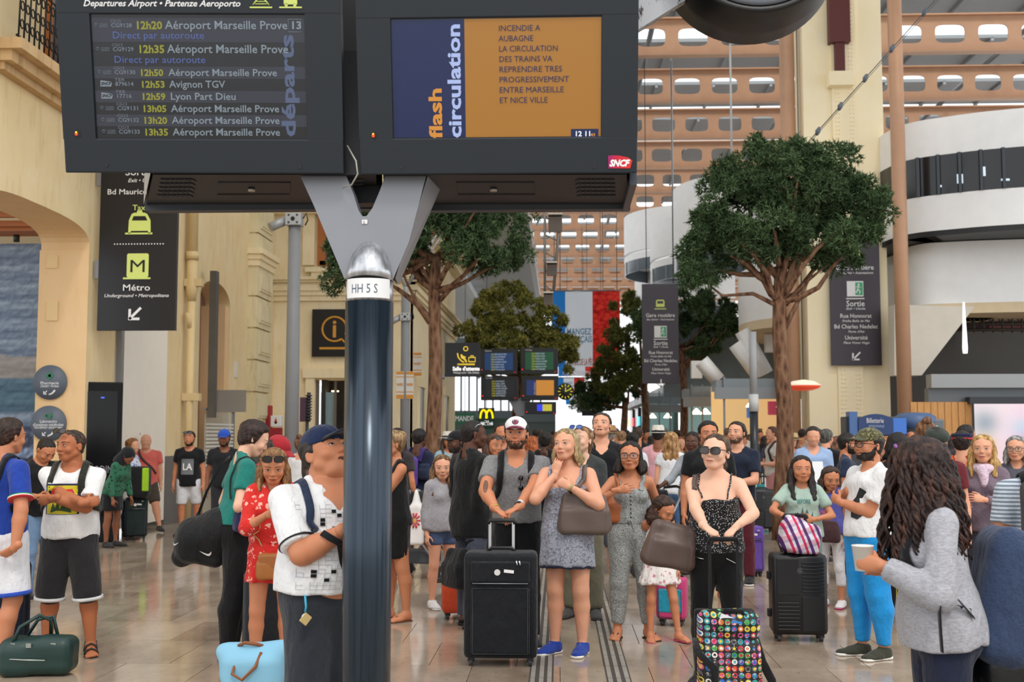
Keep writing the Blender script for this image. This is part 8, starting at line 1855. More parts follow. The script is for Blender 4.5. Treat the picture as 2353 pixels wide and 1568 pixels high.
h = bg(692, 165, 1.60, 160, 'woman with a brown bun in a white top seen from behind near the ribbed post', 'f', 'fair', ('bun', dict(bz=.5)), '6a4630', 'dcdce0', '2a2c34'); h = bg(738, 190, 1.60, 30, 'grey blonde haired person just left of the polo man\'s cap', 'f', 'fair', ('shortf', {}), 'a89078', '4a3a34', '2a2a2e', head=(0, -10, 0))
h = bg(718, 215, 1.50, 100, 'dark long haired person between the post and the polo man', 'f', 'tan', ('long', {}), '2a1a14', '5a4a48', '33343a')
h = bg(962, 178, 1.70, 150, 'boy in a navy t-shirt and white shorts with a purple backpack facing away', 'm', 'dark', 'short', '141010', '1c2440', 'd8d8de', upto=.9, bk=('5a3a9a', 'purple and turquoise backpack on the boy in the navy t-shirt'))
crossbag(h, 'small navy pouch on the arm of the boy in the navy t-shirt', LOC(962, 178, 150)(975, 1085, -.2), (.14, .1, .2), '27324a', None, rough=.8)
h = bg(1152, 172, 1.775, 0, 'dark haired man mostly hidden behind the man in the white cap', 'm', 'tan', 'short', '14100d', '3a3c40', '2c2c30', head=(15, 0, 0))
h = bg(1132, 205, 1.63, 25, 'brown haired woman with sunglasses on her head behind the dark jacket man', 'f', 'tan', ('bob', dict(len=.5)), '4a2e20', '3a2c2c', '2c2c30', head=(15, -5, 0)); h.glasses('sun', '1a1412', '2a1c16', up=.28, tilt=12)
hat_c = ('14151a', '14151a')
h = bg(1052, 205, 1.66, -40, 'man in a black cap and white t-shirt left of the dark jacket man', 'm', 'dark', 'short', '15110f', 'd8d8d8', '2a2c34', hat='cap', head=(-10, 0, 0)); h.beard('15110f', .006)
h = bg(1030, 150, 1.66, 20, 'person in a white sun hat and pale blue shirt beside the left tree trunk', 'f', 'tan', ('bob', {}), '3a2a20', '8fb0c0', '3a4a5a'); h.strawhat('e4e0d4', '2a2a2a', .62, .34)
h = bg(1252, 165, 1.655, 170, 'woman with black bun in a black top between the capped man and the blonde woman', 'f', 'dark', ('bun', dict(bz=.30)), '120e0c', '15161a', '1c1d22', bk=('17181c', 'black backpack on the woman with the black bun'))
h = bg(1222, 140, 1.60, 150, 'red haired person in a pale cardigan behind the capped man\'s shoulder', 'f', 'fair', ('long', {}), 'a05228', 'b8bcc0', '4a4c58', sleeve=1.9)
h = bg(1402, 150, 1.74, 175, 'man in a straw trilby and grey t-shirt facing away behind the tall man', 'm', 'fair', 'short', '8a8078', '6a7078', '3a3c44'); h.strawhat('b08c5c', '5a3c28', .56, .42)
h = bg(1428, 120, 1.70, 180, 'man in tan cap and navy shirt farther behind the straw trilby man', 'm', 'fair', 'short', '8a6a4a', '23304a', '3a3c44')
h = bg(1453, 160, 1.655, 175, 'woman with tied black hair in a white top above the jumpsuit woman', 'f', 'brown', ('bun', dict(bz=.3)), '120f0d', 'e2e4ea', '3a3c44'); h = bg(1465, 140, 1.76, 178, 'bald man in a dark jacket facing away near the far tree trunk', 'm', 'tan', 'buzz', '3a2a20', '1c1d22', '22242a', sleeve=1.9)
h = bg(1512, 152, 1.74, 165, 'man in a white sun hat and pink shirt seen from behind', 'm', 'brown', 'short', '1a1412', 'dba4ae', 'c8ccd8', sleeve=1.5, hem=.46); h.strawhat('ece8dc', '15151a', .60, .40)
h = bg(1542, 170, 1.66, 172, 'woman with long blonde tipped hair in a white top and blue jeans facing away', 'f', 'fair', ('long', dict(len=1.15, wave=.05, c2='e0bc84', sides=1)), '9a6c40', 'dfe1e6', '4a6a98', sleeve=.4)
L = LOC(1592, 190, -40)
h = bg(1592, 190, 1.655, -40, 'dark skinned woman in a pale grey shirt pushing a pushchair', 'f', 'dark', ('bun', dict(bz=.1)), '15100e', '9ea4ac', '3a3c44', sleeve=1.3, head=(20, 0, 0), arms={'R': dict(t=L(1515, 1120, -.15), pole=(-.3, .5, -1)), 'L': 'bent'})
h = bg(1564, 120, 1.58, 0, 'woman with auburn hair in a green top by the far red bollard', 'f', 'fair', ('long', {}), '7a4428', '7c8a5c', '4a4a50')
h = bg(1776, 127, 1.77, -80, 'man in white t-shirt, pink shorts and olive backpack standing in profile', 'm', 'fair', 'short', '5a3c28', 'dcd8d4', 'd89a9c', upto=.72, bk=('4c4438', 'brown backpack of the man in pink shorts'), arms={'R': 'bent', 'L': 'bent'}, shoe='3a3430')
h = bg(1868, 172, 1.735, -5, 'man in a light blue shirt reading a sheet of paper', 'm', 'fair', 'short', '2e2622', '9cb6dc', '2c3444', head=(-4, -12, 0), sleeve=1.9, arms={'R': 'bent', 'L': 'bent'}, v=.02);
m = MB(); m.box((0, 0, 0), (.21, .004, .28), Matrix.Rotation(-.3, 3, 'X')); o = m.build('paper_sheet', mat('e6e8ec', .6)); o.location = h.world(h.A['R']['grip'])+Vector((.08, -.03, .06)); tag(o, 'white sheet of paper held by the man in the light blue shirt', 'paper')
h = bg(1822, 132, 1.63, -30, 'woman in a straw hat left of the man in the light blue shirt', 'f', 'fair', ('long', dict(len=.6)), '6a4a34', '8a9080', '4a4c50'); h.strawhat('d2b888', '4a3a2a', .66, .40)
h = bg(1897, 165, 1.70, 140, 'grey haired man in a dark suit right of the man in the light blue shirt', 'm', 'fair', 'short', '4a4844', '1a1c22', '1c1e24', sleeve=1.9); h = bg(1925, 160, 1.60, 200, 'woman with brown curls right of the grey haired man', 'f', 'fair', ('curly', dict(len=.5)), '6a4a38', '2e4a4a', '2a2c34')
h = bg(1944, 196, 1.64, 75, 'bearded man in a navy t-shirt behind the younger girl in violet', 'm', 'tan', 'short', '1a1412', '26324c', '2c3040'); h.beard('1a1412', .01)
h = bg(2038, 215, 1.60, -50, 'red haired woman with red glasses behind the man in the camouflage cap', 'f', 'fair', ('bob', dict(len=.4, c2='c88a58')), 'a86438', '4a4a52', '2c2c30'); h.glasses('clear', 'a03048')
h = bg(2062, 250, 1.64, 150, 'person with black curls just left of the curly haired woman', 'f', 'brown', ('curly', dict(len=.35, wave=.08)), '100c0b', '1c1c20', '2a2a2e')
h = bg(2108, 235, 1.62, -20, 'woman with centre parted brown hair behind the curly haired woman\'s clip', 'f', 'tan', ('long', dict(len=.7)), '3a261c', '4a3a3a', '2a2a2e')
h = bg(2128, 232, 1.76, 170, 'person with a messy brown top bun looking toward the ticket machines', 'f', 'fair', ('bun', dict(bz=.50, c2='b0804a')), '6a4630', '5a5a60', '2c2c32')
h = bg(2148, 268, 1.69, -15, 'man in a dark flat cap and maroon shirt behind the curly haired woman', 'm', 'fair', 'short', '2a1f1a', '6a242c', '2a2a30', head=(15, -20, 0))
fc_ = S(); fc_.ell((0, .02, .27), (.41, .52, .26)); fc_.cut((0, 0, .20), (0, .15, -1)); h.hsolid('flat_cap', fc_, cloth('2f3630')); h.root.rotation_euler.z += 0
h = bg(2210, 225, 1.66, 150, 'station worker in an orange vest and dark kepi with a red band', 'm', 'fair', 'short', '241a16', 'b8281c', '22242a')
v_ = S(); h.tors(v_, .028, .05, .01); v_.cut(h.P(0, 0, .48), -h.up); v_.cone(h.neck-A3((0, 0, .02)), h.neck+A3((0, 0, .3)), .085, .085, .01, op='s'); solid('safety_vest', v_, .018, cloth('e8722a'), h.root)
k_ = MB(); k_.lathe([(.42, .16), (.44, .20)], n=24); k_.lathe([(.425, .12), (.44, .30), (.46, .36), (.42, .42), (0, .44)], n=24); me_ = k_.mesh('k'); me_.transform(h.HM @ Matrix.Scale(1.12, 4, (0, 1, 0))); link('kepi', me_, cloth('1e2440'), h.root); k_ = MB(); k_.lathe([(.435, .17), (.448, .17), (.452, .24), (.44, .24)], n=24); me_ = k_.mesh('k'); me_.transform(h.HM @ Matrix.Scale(1.12, 4, (0, 1, 0))); link('red_band', me_, cloth('c83038'), h.root)
h = bg(2218, 190, 1.74, 120, 'dark haired bearded man beyond the station worker', 'm', 'tan', 'short', '1a1412', '3a3a40', '2a2a2e'); h.beard('1a1412', .008)
L = LOC(2258, 262, -28)
h = bg(2258, 262, 1.62, -28, 'woman with long wavy blonde hair and a lilac scarf at the right', 'f', 'fair', ('long', dict(len=.95, wave=.06, c2='e6c48c', full=1.2)), 'b08848', '7a6a78', '3a3a44', sleeve=1.9, head=(4, 3, 0), arms={'L': dict(t=L(2262, 1150, -.25), pole=(.8, .3, -1)), 'R': 'bent'})
s_ = S()
for q in range(7): a = q/7*6.28; s_.cone(h.neck+A3((.07*math.cos(a), .07*math.sin(a)-.01, .01)), h.neck+A3((.07*math.cos(a+.9), .07*math.sin(a+.9)-.01, .01)), .036, .036, .03)
s_.cone(h.neck+A3((0, -.09, 0)), h.neck+A3((.02, -.11, -.12)), .05, .04, .03); solid('scarf', s_, .013, cloth('c9a4c0', 'heather', .9, 'e8dce6'), h.root, wobble=(.006, 30))
h = bg(2335, 235, 1.61, -30, 'grey haired woman with glasses at the right edge behind the striped shirt', 'f', 'fair', ('bob', dict(len=.5, c2='b8b8b8')), '84827e', '5a5a64', '3a3a40'); h.glasses('clear', '3a3a3a')
h = bg(2036, 228, 1.06, 150, 'child in an orange t-shirt and brown shorts behind the man in blue trousers', 'c', 'tan', 'short', '3a2a20', 'd8622a', '4a3c34', upto=.95, shoe='e2e2e2', bk=None)
h = bg(1005, 130, 1.55, 60, 'child bending by the pushchair behind the daisy carrier bag', 'm', 'tan', 'short', '14100e', '20304a', '2a2c34', lean=15)
h = bg(912, 190, 1.70, 170, 'person with dark hair just right of the board pole', 'f', 'tan', ('bob', {}), '1a1412', '3a3438', '2a2a2e')
# ---- distant crowd from a few prototypes
protos = []
for k, (sx, H_, tc, bc, hc_, fc__) in enumerate((('m', 1.76, '3c4a60', '2c2e36', '2a1c14', 170), ('f', 1.64, 'd8d4cc', '3a4a68', '5a3c28', 160), ('m', 1.72, '8a4038', '3a3a3e', '1a1412', 10), ('f', 1.60, '2a2c30', '22242a', '1a1412', -20), ('m', 1.80, 'e2e2e6', '5a5a50', '6a5a4a', 185))):
 protos.append(bg(1290+k*3, 60, H_, fc__, 'small distant figure in the crowd toward the bright exit', sx, 'tan', 'short' if sx == 'm' else ('long', {}), hc_, tc, bc, group='distant crowd'))
base_ = ['3c4a60', 'd8d4cc', '8a4038', '2a2c30', 'e2e2e6']; used_ = set()
names_ = {'3a4458': 'slate', 'd6d2ca': 'cream', '7a3a34': 'brick red', '26282c': 'black', 'e6e6ea': 'white', '5a7a8a': 'steel blue', '8a8a90': 'grey', 'b0624a': 'rust', '4a5a3c': 'olive', 'c8a890': 'beige', '22304a': 'navy', 'e0c8c0': 'pale pink', '3c4a60': 'slate blue', 'd8d4cc': 'ivory', '8a4038': 'dull red', '2a2c30': 'charcoal', 'e2e2e6': 'off white'}
anch = [(1068, 'near the left tree trunk'), (1150, 'below the far board cluster'), (1215, 'behind the capped man\'s shoulder'), (1262, 'left of the blonde woman'), (1310, 'above the blonde woman'), (1350, 'left of the tall man'), (1430, 'right of the tall man'), (1490, 'beside the man in the pink shirt'), (1560, 'by the far tree trunks'), (1640, 'behind the dark haired man'), (1715, 'left of the slim post'), (1760, 'right of the slim post'), (1850, 'behind the large tree trunk'), (2010, 'before the ticket machines'), (2180, 'before the wooden boards')]
random.seed(11); cols = ['3a4458', 'd6d2ca', '7a3a34', '26282c', 'e6e6ea', '5a7a8a', '8a8a90', 'b0624a', '4a5a3c', 'c8a890', '22304a', 'e0c8c0']
spots = [(1232, 92), (1262, 100), (1283, 80), (1300, 88), (1318, 70), (1328, 104), (1345, 85), (1365, 96), (1382, 75), (1415, 88), (1440, 80), (1462, 96), (1485, 84), (1498, 108), (1525, 90), (1556, 86), (1582, 100), (1610, 84), (1648, 95), (1672, 88), (1708, 96), (1722, 82), (1745, 90), (1758, 104), (1795, 88), (1843, 96), (1180, 84), (1160, 96), (1205, 76), (1142, 90), (1092, 84), (1068, 92), (1100, 112), (1225, 112), (1240, 68), (1270, 62), (1292, 60), (1310, 62), (1335, 66), (1352, 62), (1880, 100), (2010, 104), (2090, 112), (2180, 110), (1210, 64), (1190, 66)]
for i, (px, ps) in enumerate(spots):
 pr = protos[i % 5].root; o = pr if i < 5 else copy_tree(pr); c_ = base_[i % 5]; Y = FPX/ps; o.location = (xat(px, Y), Y, 0); o.rotation_euler.z = random.uniform(0, 6.28)
 if i >= 5:
  c_ = random.choice(cols)
  for ch in o.children:
   if ch.name.split('.')[0] in ('shirt', 'trousers'):
    ch.material_slots[0].link = 'OBJECT'; ch.material_slots[0].material = cloth(c_ if ch.name.startswith('shirt') else random.choice(['2c2e36', '3a4a68', '22242a', '6a6458']))
 a_ = min(anch, key=lambda q: abs(q[0]-px))[1]; lb = 'distant figure in a %s top %s' % (names_[c_], a_)
 for ex in ('', ', farther away', ', nearer the camera', ', at the edge of the throng', ', half hidden'):
  if lb+ex not in used_: lb += ex; break
 used_.add(lb); o['label'] = lb
# ================================================================ luggage and bags standing about
def suitcase(px, py, Y_, w, ht, d, col, label, face=0, hard=False, handle=.25, hcol='d0d2d4', lean=0, wheels=True, name='suitcase', pocket=True, rough=.7):
 p = at(px, 1000, Y_); r = empty(name, (p.x, Y_, 0), math.radians(face)); tag(r, label, 'suitcase'); z0 = .055; m_ = cloth(col, None, rough) if not hard else mat(col, .35, name='shell')
 mb = MB(); mb.box((0, 0, z0+ht/2), (w, d, ht)); b = mb.build('body', m_, r, bevel=.035)
 for p_ in b.data.polygons: p_.use_smooth = True
 dk = mat('141416', .5)
 if not hard and pocket:
  mb = MB(); mb.box((0, -d/2-.012, z0+ht*.36), (w*.80, .035, ht*.62)); mb.build('front_pocket', m_, r, bevel=.014); mb = MB(); mb.box((0, -d/2-.010, z0+ht*.82), (w*.80, .03, ht*.20)); mb.build('top_pocket', m_, r, bevel=.012)
  pp = mat('30343a', .4, .3)
  for x0, z_0, x1, z_1 in ((-.40, .055, .40, .665),):
   mb = MB(); c = [(x0*w, z0+z_0*ht), (x1*w, z0+z_0*ht), (x1*w, z0+z_1*ht), (x0*w, z0+z_1*ht), (x0*w, z0+z_0*ht)]; mb.tube([(a*.93, -d/2-.031, b_) for a, b_ in c], .004, 5, cap=False); mb.build('piping', pp, r)
  mb = MB(); mb.tube([(-w*.38, -d/2-.030, z0+ht*.715), (w*.38, -d/2-.030, z0+ht*.715)], .004, 5); mb.build('zip', mat('8a8e94', .3, .6), r)
  for x in (w*.22, w*.26): mb = MB(); mb.tube([(x, -d/2-.03, z0+ht*.93), (x+.008, -d/2-.034, z0+ht*.89)], .006, 6); mb.build('zip_pull', mat('d0d2d6', .25, .8), r)
  mb = MB(); mb.lathe([(0, -.004), (.022, -.004), (.022, 0)], (-.02, -d/2-.026, z0+ht*.82), 16, 'y'); mb.build('badge', mat('d8d8d4', .4), r); mb = MB(); mb.box((w*.12, -d/2-.028, z0+ht*.83), (.07, .004, .022), Matrix.Rotation(.1, 3, 'Y')); mb.build('sticker', mat('ececec', .5), r)
 if hard:
  for (x0, x1, za, zb) in ((-.42, -.02, .05, .42), (.03, .44, .52, .92)):
   n = int((zb-za)*ht/.028)
   for k in range(n): mb = MB(); mb.box(((x0+x1)/2*w, -d/2-.004, z0+za*ht+(zb-za)*ht*(k+.5)/n), ((x1-x0)*w, .014, .014)); mb.build('rib', m_, r, bevel=.004)
  for x0, x1, za, zb in ((-.42, -.02, .5, .95), (.03, .44, .05, .48)): mb = MB(); mb.box(((x0+x1)/2*w, -d/2-.002, z0+(za+zb)/2*ht), ((x1-x0)*w, .01, (zb-za)*ht)); mb.build('panel', m_, r, bevel=.004)
  mb = MB(); mb.lathe([(0, -.004), (.022, -.004), (.024, 0)], (.0, -d/2-.008, z0+ht*.80), 18, 'y'); mb.build('badge', mat('54565a', .3, .7), r)
  for z in (.25, .72): mb = MB(); mb.box((-w/2-.012, 0, z0+z*ht), (.03, .05, .06)); mb.build('side_foot', dk, r, bevel=.006)
 if wheels:
  for x in (-1, 1):
   for y in (-1, 1):
    mb = MB(); mb.box((x*(w/2-.05), y*(d/2-.05), .055), (.045, .05, .05)); mb.build('wheel_fork', dk, r, bevel=.008); mb = MB(); mb.tube([(x*(w/2-.05)-.012, y*(d/2-.05), .028), (x*(w/2-.05)+.012, y*(d/2-.05), .028)], .028, 16); mb.build('wheel', mat('3a3c40', .5), r)
 if handle:
  hw = min(.085, w*.2); zt = z0+ht; y = d*.22
  for x in (-hw, hw): mb = MB(); mb.box((x, y, zt+handle/2), (.020, .014, handle)); mb.build('handle_rod', mat(hcol, .3, .7), r)
  mb = MB(); mb.tube([(-hw-.01, y, zt+handle-.01), (-hw, y, zt+handle+.015), (hw, y, zt+handle+.015), (hw+.01, y, zt+handle-.01)], .016, 8); mb.build('handle_grip', dk, r)
  mb = MB(); mb.tube([(-.10, y-.05, zt-.005), (-.07, y-.05, zt+.022), (.07, y-.05, zt+.022), (.10, y-.05, zt-.005)], .012, 8); mb.build('carry_handle', dk, r)
 return r
suitcase(1152, 1500, 8.55, .52, .74, .28, '12151b', 'large black fabric suitcase with chrome handle in front of the capped man', 0, handle=.20)
suitcase(1826, 1460, 9.62, .43, .63, .26, '101114', 'black ribbed hard shell suitcase in front of the teenage girl', -2, hard=True, handle=.28, hcol='a8aaac')
# backpack on the ribbed case
r_ = empty('backpack', (xat(1832, 9.60), 9.60, .685)); tag(r_, 'pink, purple and white plaid backpack lying on the ribbed black suitcase', 'backpack')
sd = S(); sd.box((0, 0, .125), (.16, .11, .125), .07, rotm(10, 0, 8), .03); sd.box((.02, -.09, .08), (.125, .05, .075), .035, rotm(10, 0, 8), .03); sd.box((-.04, .0, .24), (.08, .06, .05), .03, rotm(0, 0, 20), .04)
t_ = NT('plaid_print', .7); c_ = t_.sep(t_.coord(rot=(0, .35, 0))); A_ = t_.math('FRACT', t_.math('MULTIPLY', c_[0], 10)); B_ = t_.math('FRACT', t_.math('MULTIPLY', c_[2], 10))
ca = t_.ramp(A_, [(0, 'e8e4ea'), (.35, 'd8286a'), (.55, 'e8e4ea'), (.75, '5a2a78')], True); cb_ = t_.ramp(B_, [(0, 'd8d6de'), (.3, '7a2a8a'), (.5, 'd84a7a'), (.8, 'e8e4ea')], True); t_.color(t_.mix(.5, ca, cb_, 'MULTIPLY')); solid('sack', sd, .011, t_.m, r_, wobble=(.006, 20))
mb = MB(); mb.tube([(-.05, -.02, .26), (-.03, -.04, .31), (.04, -.03, .30), (.05, -.01, .25)], .013, 8); mb.tube([(-.12, .05, .20), (-.17, .0, .10), (-.15, -.08, .02)], .014, 8, fx=.4); mb.build('carry_loops', cloth('2a2028'), r_)
# colourful wheeled duffel in front of the sunglasses woman
Yc = 7.30; r_ = empty('trolley_bag', (xat(1664, Yc), Yc, 0)); tag(r_, 'bright multicoloured badge patterned trolley bag with black straps in the foreground', 'suitcase')
def m_badges():
 t = NT('badge_print', .6); v = t.coord(scale=(26, 26, 26)); s3 = t.sep(v); fr = t.n.new('ShaderNodeVectorMath'); fr.operation = 'FRACTION'; t.L(v, fr.inputs[0]); fl = t.n.new('ShaderNodeVectorMath'); fl.operation = 'FLOOR'; t.L(v, fl.inputs[0])
 sp = t.sep(fr.outputs[0]); dx = t.math('SUBTRACT', sp[0], .5); dz = t.math('SUBTRACT', sp[2], .5); d = t.math('SQRT', t.math('ADD', t.math('MULTIPLY', dx, dx), t.math('MULTIPLY', dz, dz)))
 wn = t.n.new('ShaderNodeTexWhiteNoise'); wn.noise_dimensions = '2D'; sf = t.sep(fl.outputs[0]); cb = t.n.new('ShaderNodeCombineXYZ'); t.L(sf[0], cb.inputs[0]); t.L(sf[2], cb.inputs[1]); t.L(cb.outputs[0], wn.inputs['Vector'])
 wn2 = t.n.new('ShaderNodeTexWhiteNoise'); wn2.noise_dimensions = '3D'; cb2 = t.n.new('ShaderNodeCombineXYZ'); t.L(sf[0], cb2.inputs[0]); t.L(sf[2], cb2.inputs[1]); cb2.inputs[2].default_value = 7; t.L(cb2.outputs[0], wn2.inputs['Vector'])
 pal = [(0, 'c8283a'), (.10, '2a6ab8'), (.20, 'e0c832'), (.30, '1a1a1e'), (.40, '3a9a4a'), (.50, 'd8702a'), (.58, 'e8e4dc'), (.66, '8a3a9a'), (.74, '2aa0a8'), (.82, 'd84a8a'), (.90, '5a5a60')]
 a = t.ramp(wn.outputs['Value'], pal, True); b = t.ramp(wn2.outputs['Value'], pal, True)
 n_ = t.noise(60, 3, .6); ring = t.math('GREATER_THAN', d, .22); inner = t.mix(ring, b, a); inner = t.mix(t.math('MULTIPLY', t.math('GREATER_THAN', n_, .58), .6), inner, 'e8e0d0'); out = t.mix(t.math('GREATER_THAN', d, .43), inner, '16161a'); t.color(out); t.bump(t.noise(9, 3), .6, .03); return t.m
MBG = m_badges(); sd = S(); sd.box((0, 0, .31), (.178, .13, .26), .06, None, .03); sd.box((.01, -.10, .22), (.165, .07, .17), .05, rotm(0, 6, 0), .05); sd.box((.03, -.06, .50), (.13, .10, .06), .05, rotm(0, 0, 6), .05); solid('bag_body', sd, .011, MBG, r_, wobble=(.008, 13))
blk = cloth('141416')
mb = MB(); mb.box((0, .11, .30), (.37, .06, .52)); mb.build('back_frame', blk, r_, bevel=.02)
for pts in ([(-.19, -.02, .40), (-.185, -.14, .33), (-.10, -.185, .25), (-.10, -.19, .10), (-.12, -.17, .03)], [(.15, -.10, .42), (.19, -.12, .28), (.24, -.14, .18), (.25, -.16, .05)]): mb = MB(); mb.tube(pts, .026, 8, fx=.25); mb.build('compression_strap', blk, r_)
mb = MB(); mb.tube([(-.06, -.12, .545), (-.03, -.14, .585), (.07, -.14, .58), (.09, -.12, .54)], .014, 8); mb.build('grab_handle', blk, r_); mb = MB(); mb.box((.0, -.155, .525), (.13, .012, .05), Matrix.Rotation(.35, 3, 'Y')); mb.build('luggage_tag', mat('e4eef4', .5), r_); mb = MB(); mb.box((.035, -.163, .512), (.06, .012, .034), Matrix.Rotation(.35, 3, 'Y')); mb.build('luggage_tag', mat('3a8ac8', .5), r_)
for x in (-.085, .085): mb = MB(); mb.box((x, .11, .76), (.020, .018, .42)); mb.build('handle_rod', mat('1c1d20', .4, .4), r_)
mb = MB(); mb.tube([(-.09, .11, .955), (-.085, .11, .985), (.085, .11, .985), (.09, .11, .955)], .015, 8); mb.build('handle_grip', blk, r_)
for x in (-.15, .15): mb = MB(); mb.tube([(x-.015, .10, .04), (x+.015, .10, .04)], .04, 16); mb.build('wheel', mat('2a2a2e', .5), r_)
mb = MB(); mb.box((0, -.12, .02), (.30, .05, .04)); mb.build('foot_bar', blk, r_)
# green holdall on the floor, left
Yg = 8.05; r_ = empty('holdall', (xat(108, Yg), Yg, 0)); tag(r_, 'dark green leather holdall lying on the floor at the lower left', 'bag'); LG = mat('12332f', .42, name='green_leather', bump=(20, .3))
sd = S(); sd.box((0, 0, .13), (.245, .13, .13), .07, rotm(6), .03); sd.box((-.15, -.04, .11), (.10, .12, .11), .06, rotm(14), .05); sd.box((.12, 0, .19), (.12, .09, .07), .05, rotm(0, 0, 4), .05); solid('bag_body', sd, .011, LG, r_, wobble=(.012, 9))
mb = MB(); mb.tube([(-.14, -.12, .22), (-.10, -.10, .33), (.0, -.03, .40), (.06, .02, .36), (.05, .05, .25)], .013, 8); mb.build('handle', LG, r_); mb = MB(); mb.tube([(-.12, .05, .24), (-.04, .04, .36), (.06, .06, .38), (.10, .05, .24)], .013, 8); mb.build('handle', LG, r_)
for x in (-.13, -.02, .14): mb = MB(); mb.box((x, -.135+.02*(x > .1), .215), (.035, .012, .03)); mb.build('buckle', mat('9aa09a', .3, .8), r_)
mb = MB(); mb.tube([(-.22, -.155, .13), (-.05, -.165, .125), (.10, -.15, .12)], .005, 6); mb.build('zip', mat('a8b0ac', .3, .7), r_)
# light blue bag foreground
Yb = 6.75; r_ = empty('tote_bag', (xat(590, Yb), Yb, 0)); tag(r_, 'light blue folding tote with tan leather handles at the feet of the romper woman', 'bag'); LB_ = mat('86c0dc', .5, name='blue_nylon', bump=(14, .35))
sd = S(); sd.chain([(-.17, 0, .40), (.19, 0, .42)], [.04, .045], .02); sd.box((.01, 0, .20), (.165, .12, .20), .06, None, .05); sd.box((0, 0, .33), (.18, .07, .10), .05, None, .06); solid('bag_body', sd, .010, LB_, r_, wobble=(.008, 12))
mb = MB(); mb.tube([(-.07, -.09, .37), (-.08, -.14, .30), (-.02, -.155, .27), (.05, -.14, .34), (.07, -.09, .41)], .009, 8); mb.build('handle', mat('8a4f28', .5), r_); mb = MB(); mb.tube([(-.07, -.05, .44), (-.03, -.07, .46), (.04, -.06, .45), (.08, -.03, .43)], .010, 8); mb.build('handle', mat('8a4f28', .5), r_)
gs = suitcase(625, 1480, 8.5, .36, .60, .24, '2c2e33', 'dark grey suitcase hidden behind the romper woman\'s legs', 20, handle=0, pocket=False)
rk = empty('big_wheel', gs.matrix_basis.inverted() @ Vector((xat(598, 8.2), 8.2, 0)), 0); rk.parent = gs
mb = MB(); mb.tube([(-.02, 0, .075), (.02, 0, .075)], .075, 22); mb.build('tyre', mat('17181a', .6), rk); mb = MB(); mb.tube([(-.024, 0, .075), (.024, 0, .075)], .035, 14); mb.build('rim', mat('8a8c90', .4), rk)
# others
suitcase(318, 1240, 18.3, .34, .60, .26, '1c2a2a', 'dark green suitcase in front of the stout man in salmon pink', 20, handle=.3)
r_ = empty('backpack', (xat(325, 18.2), 18.15, .66)); tag(r_, 'black and lime green backpack standing on the dark green suitcase', 'backpack'); sd = S(); sd.box((0, 0, .24), (.17, .11, .24), .06); solid('sack', sd, .02, cloth('17191b'), r_); mb = MB(); mb.box((.13, -.09, .28), (.10, .06, .36)); mb.build('lime_panel', cloth('a0cc28'), r_, bevel=.02)
suitcase(1712, 1320, 13.9, .36, .52, .24, '6a4aa8', 'purple fabric suitcase beside the young man in the navy t-shirt', 10, handle=.3)
suitcase(1748, 1200, 20.2, .40, .66, .26, '17181b', 'small black suitcase left of the man in pink shorts', 5, handle=.2, hard=True)
suitcase(1762, 1200, 22.2, .44, .66, .26, '1c9aa0', 'turquoise suitcase half hidden behind the small black one', 5, handle=.2, hard=True)
r_ = suitcase(1540, 1430, 10.3, .26, .36, .17, 'd0467e', 'child\'s small pink and turquoise trolley behind the little girl', -15, handle=.30, hcol='e06aa0'); mb = MB(); mb.box((0, -.10, .22), (.20, .04, .20)); mb.build('turquoise_pocket', cloth('2aa0c0'), r_, bevel=.012)
r_ = empty('striped_suitcase', (xat(2062, 11.6), 11.6, 0)); tag(r_, 'suitcase with neon coloured vertical stripes behind the curly haired woman', 'suitcase'); t_ = NT('neon_stripes', .6); x_ = t_.math('FRACT', t_.math('MULTIPLY', t_.sep(t_.coord())[0], 9)); t_.color(t_.ramp(x_, [(0, '15151a'), (.2, 'd8c82a'), (.3, '15151a'), (.45, 'd82a6a'), (.55, '15151a'), (.7, '2ab8a0'), (.8, '15151a')], True)); mb = MB(); mb.box((0, 0, .36), (.42, .26, .60)); mb.build('body', t_.m, r_, bevel=.03)
for x in (-.16, .16):
 for y in (-.08, .08): mb = MB(); mb.tube([(x-.015, y, .03), (x+.015, y, .03)], .03, 12); mb.build('wheel', mat('222222', .5), r_)
mb = MB(); mb.tube([(-.07, .05, .66), (-.07, .05, .9), (.07, .05, .9), (.07, .05, .66)], .012, 8); mb.build('handle', mat('222222', .5), r_)
suitcase(1055, 1415, 10.6, .30, .40, .2, 'd8502c', 'small orange case behind the man in the long black jacket', 10, handle=0, pocket=False)
suitcase(15, 1460, 8.9, .40, .62, .28, '1c2436', 'navy suitcase at the left edge behind the football shirt man', 30, handle=.2)
suitcase(1215, 1200, 17.5, .38, .55, .26, '17181c', 'dark patterned suitcase in the distance right of the capped man\'s elbow', 30, handle=.2)
# red case and black leather bag at the lower right corner
suitcase(2322, 1540, 5.0, .42, .52, .26, 'a01c28', 'red suitcase at the lower right corner under the black leather bag', 10, handle=0)
r_ = empty('leather_bag', (xat(2330, 4.9), 4.9, .565)); tag(r_, 'large shiny black leather bag at the lower right corner', 'bag'); BLT = mat('0d0f12', .32, name='black_leather', bump=(22, .4)); sd = S(); sd.box((0, 0, .12), (.20, .15, .12), .07, rotm(0, 0, -6), .03); sd.cone((-.10, 0, .13), (.12, 0, .24), .12, .11, .06); solid('bag_body', sd, .011, BLT, r_, wobble=(.010, 12)); mb = MB(); mb.tube([(-.10, -.13, .20), (-.02, -.15, .27), (.08, -.14, .33)], .005, 6); mb.build('zip', mat('6a6450', .3, .8), r_)
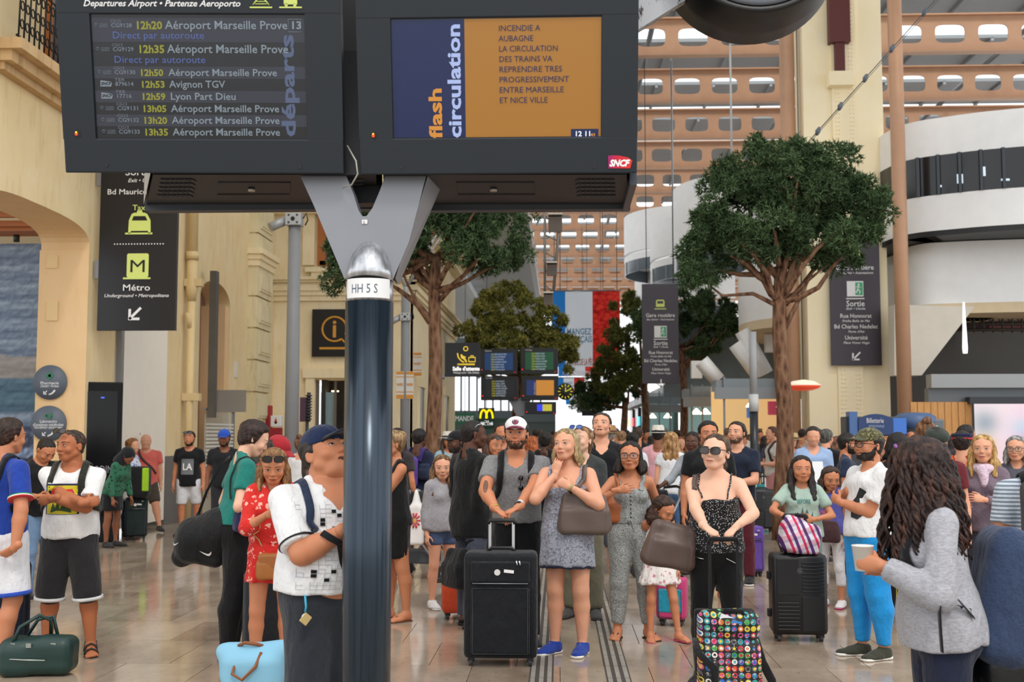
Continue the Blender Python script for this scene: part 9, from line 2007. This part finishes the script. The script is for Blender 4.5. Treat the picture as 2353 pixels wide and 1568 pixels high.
# daisy carrier bag and pushchair
Yd = 13.2; r_ = empty('carrier_bag', (xat(958, Yd), Yd, 0)); tag(r_, 'white plastic carrier bag with a red daisy hanging on the pushchair', 'bag'); sd = S(); sd.box((0, 0, .62), (.085, .05, .22), .04, None, .04); sd.cone((0, 0, .85), (0, 0, 1.0), .05, .012, .05); solid('bag_body', sd, .013, mat('e6e4e2', .4), r_, wobble=(.008, 16))
for k in range(10): a = k*.628; mb = MB(); mb.tube([(.02*math.cos(a)-.01, -.062, .68+.03*math.sin(a)), (.062*math.cos(a)-.01, -.062, .68+.085*math.sin(a))], [.006, .011], 6); mb.build('daisy_petal', mat('d0283a', .5), r_)
mb = MB(); mb.lathe([(0, -.006), (.018, -.006), (.018, 0)], (-.01, -.064, .68), 14, 'y'); mb.build('daisy_centre', mat('e0a030', .5), r_)
def pushchair(px, Y, label, face=0):
 r = empty('pushchair', (xat(px, Y), Y, 0), math.radians(face)); tag(r, label, 'pushchair'); g = mat('9a9ca0', .35, .7)
 for s_ in (-.2, .2):
  mb = MB(); mb.tube([(s_, -.35, .1), (s_, .05, .55), (s_, .30, 1.0)], .013, 8); mb.tube([(s_, .30, .1), (s_, .0, .55)], .013, 8); mb.build('side_frame', g, r)
  for y in (-.36, .32): mb = MB(); mb.tube([(s_-.02, y, .09), (s_+.02, y, .09)], .09, 18); mb.build('wheel', mat('222326', .6), r); mb = MB(); mb.tube([(s_-.023, y, .09), (s_+.023, y, .09)], .04, 12); mb.build('hub', g, r)
 mb = MB(); mb.tube([(-.2, .30, 1.0), (0, .33, 1.02), (.2, .30, 1.0)], .017, 8); mb.build('handle', mat('202022', .6), r)
 mb = MB(); mb.box((0, -.08, .50), (.36, .34, .05)); mb.box((0, .13, .75), (.36, .05, .5), Matrix.Rotation(.3, 3, 'X')); mb.build('seat', cloth('26282c'), r, bevel=.02); mb = MB(); mb.box((0, .05, .25), (.32, .4, .14)); mb.build('basket', cloth('4a4e54'), r, bevel=.02); return r
pushchair(975, 13.5, 'grey framed pushchair behind the pole hung with a white daisy bag', 70)
pushchair(1500, 14.0, 'pushchair pushed by the woman in the pale grey shirt', -60)
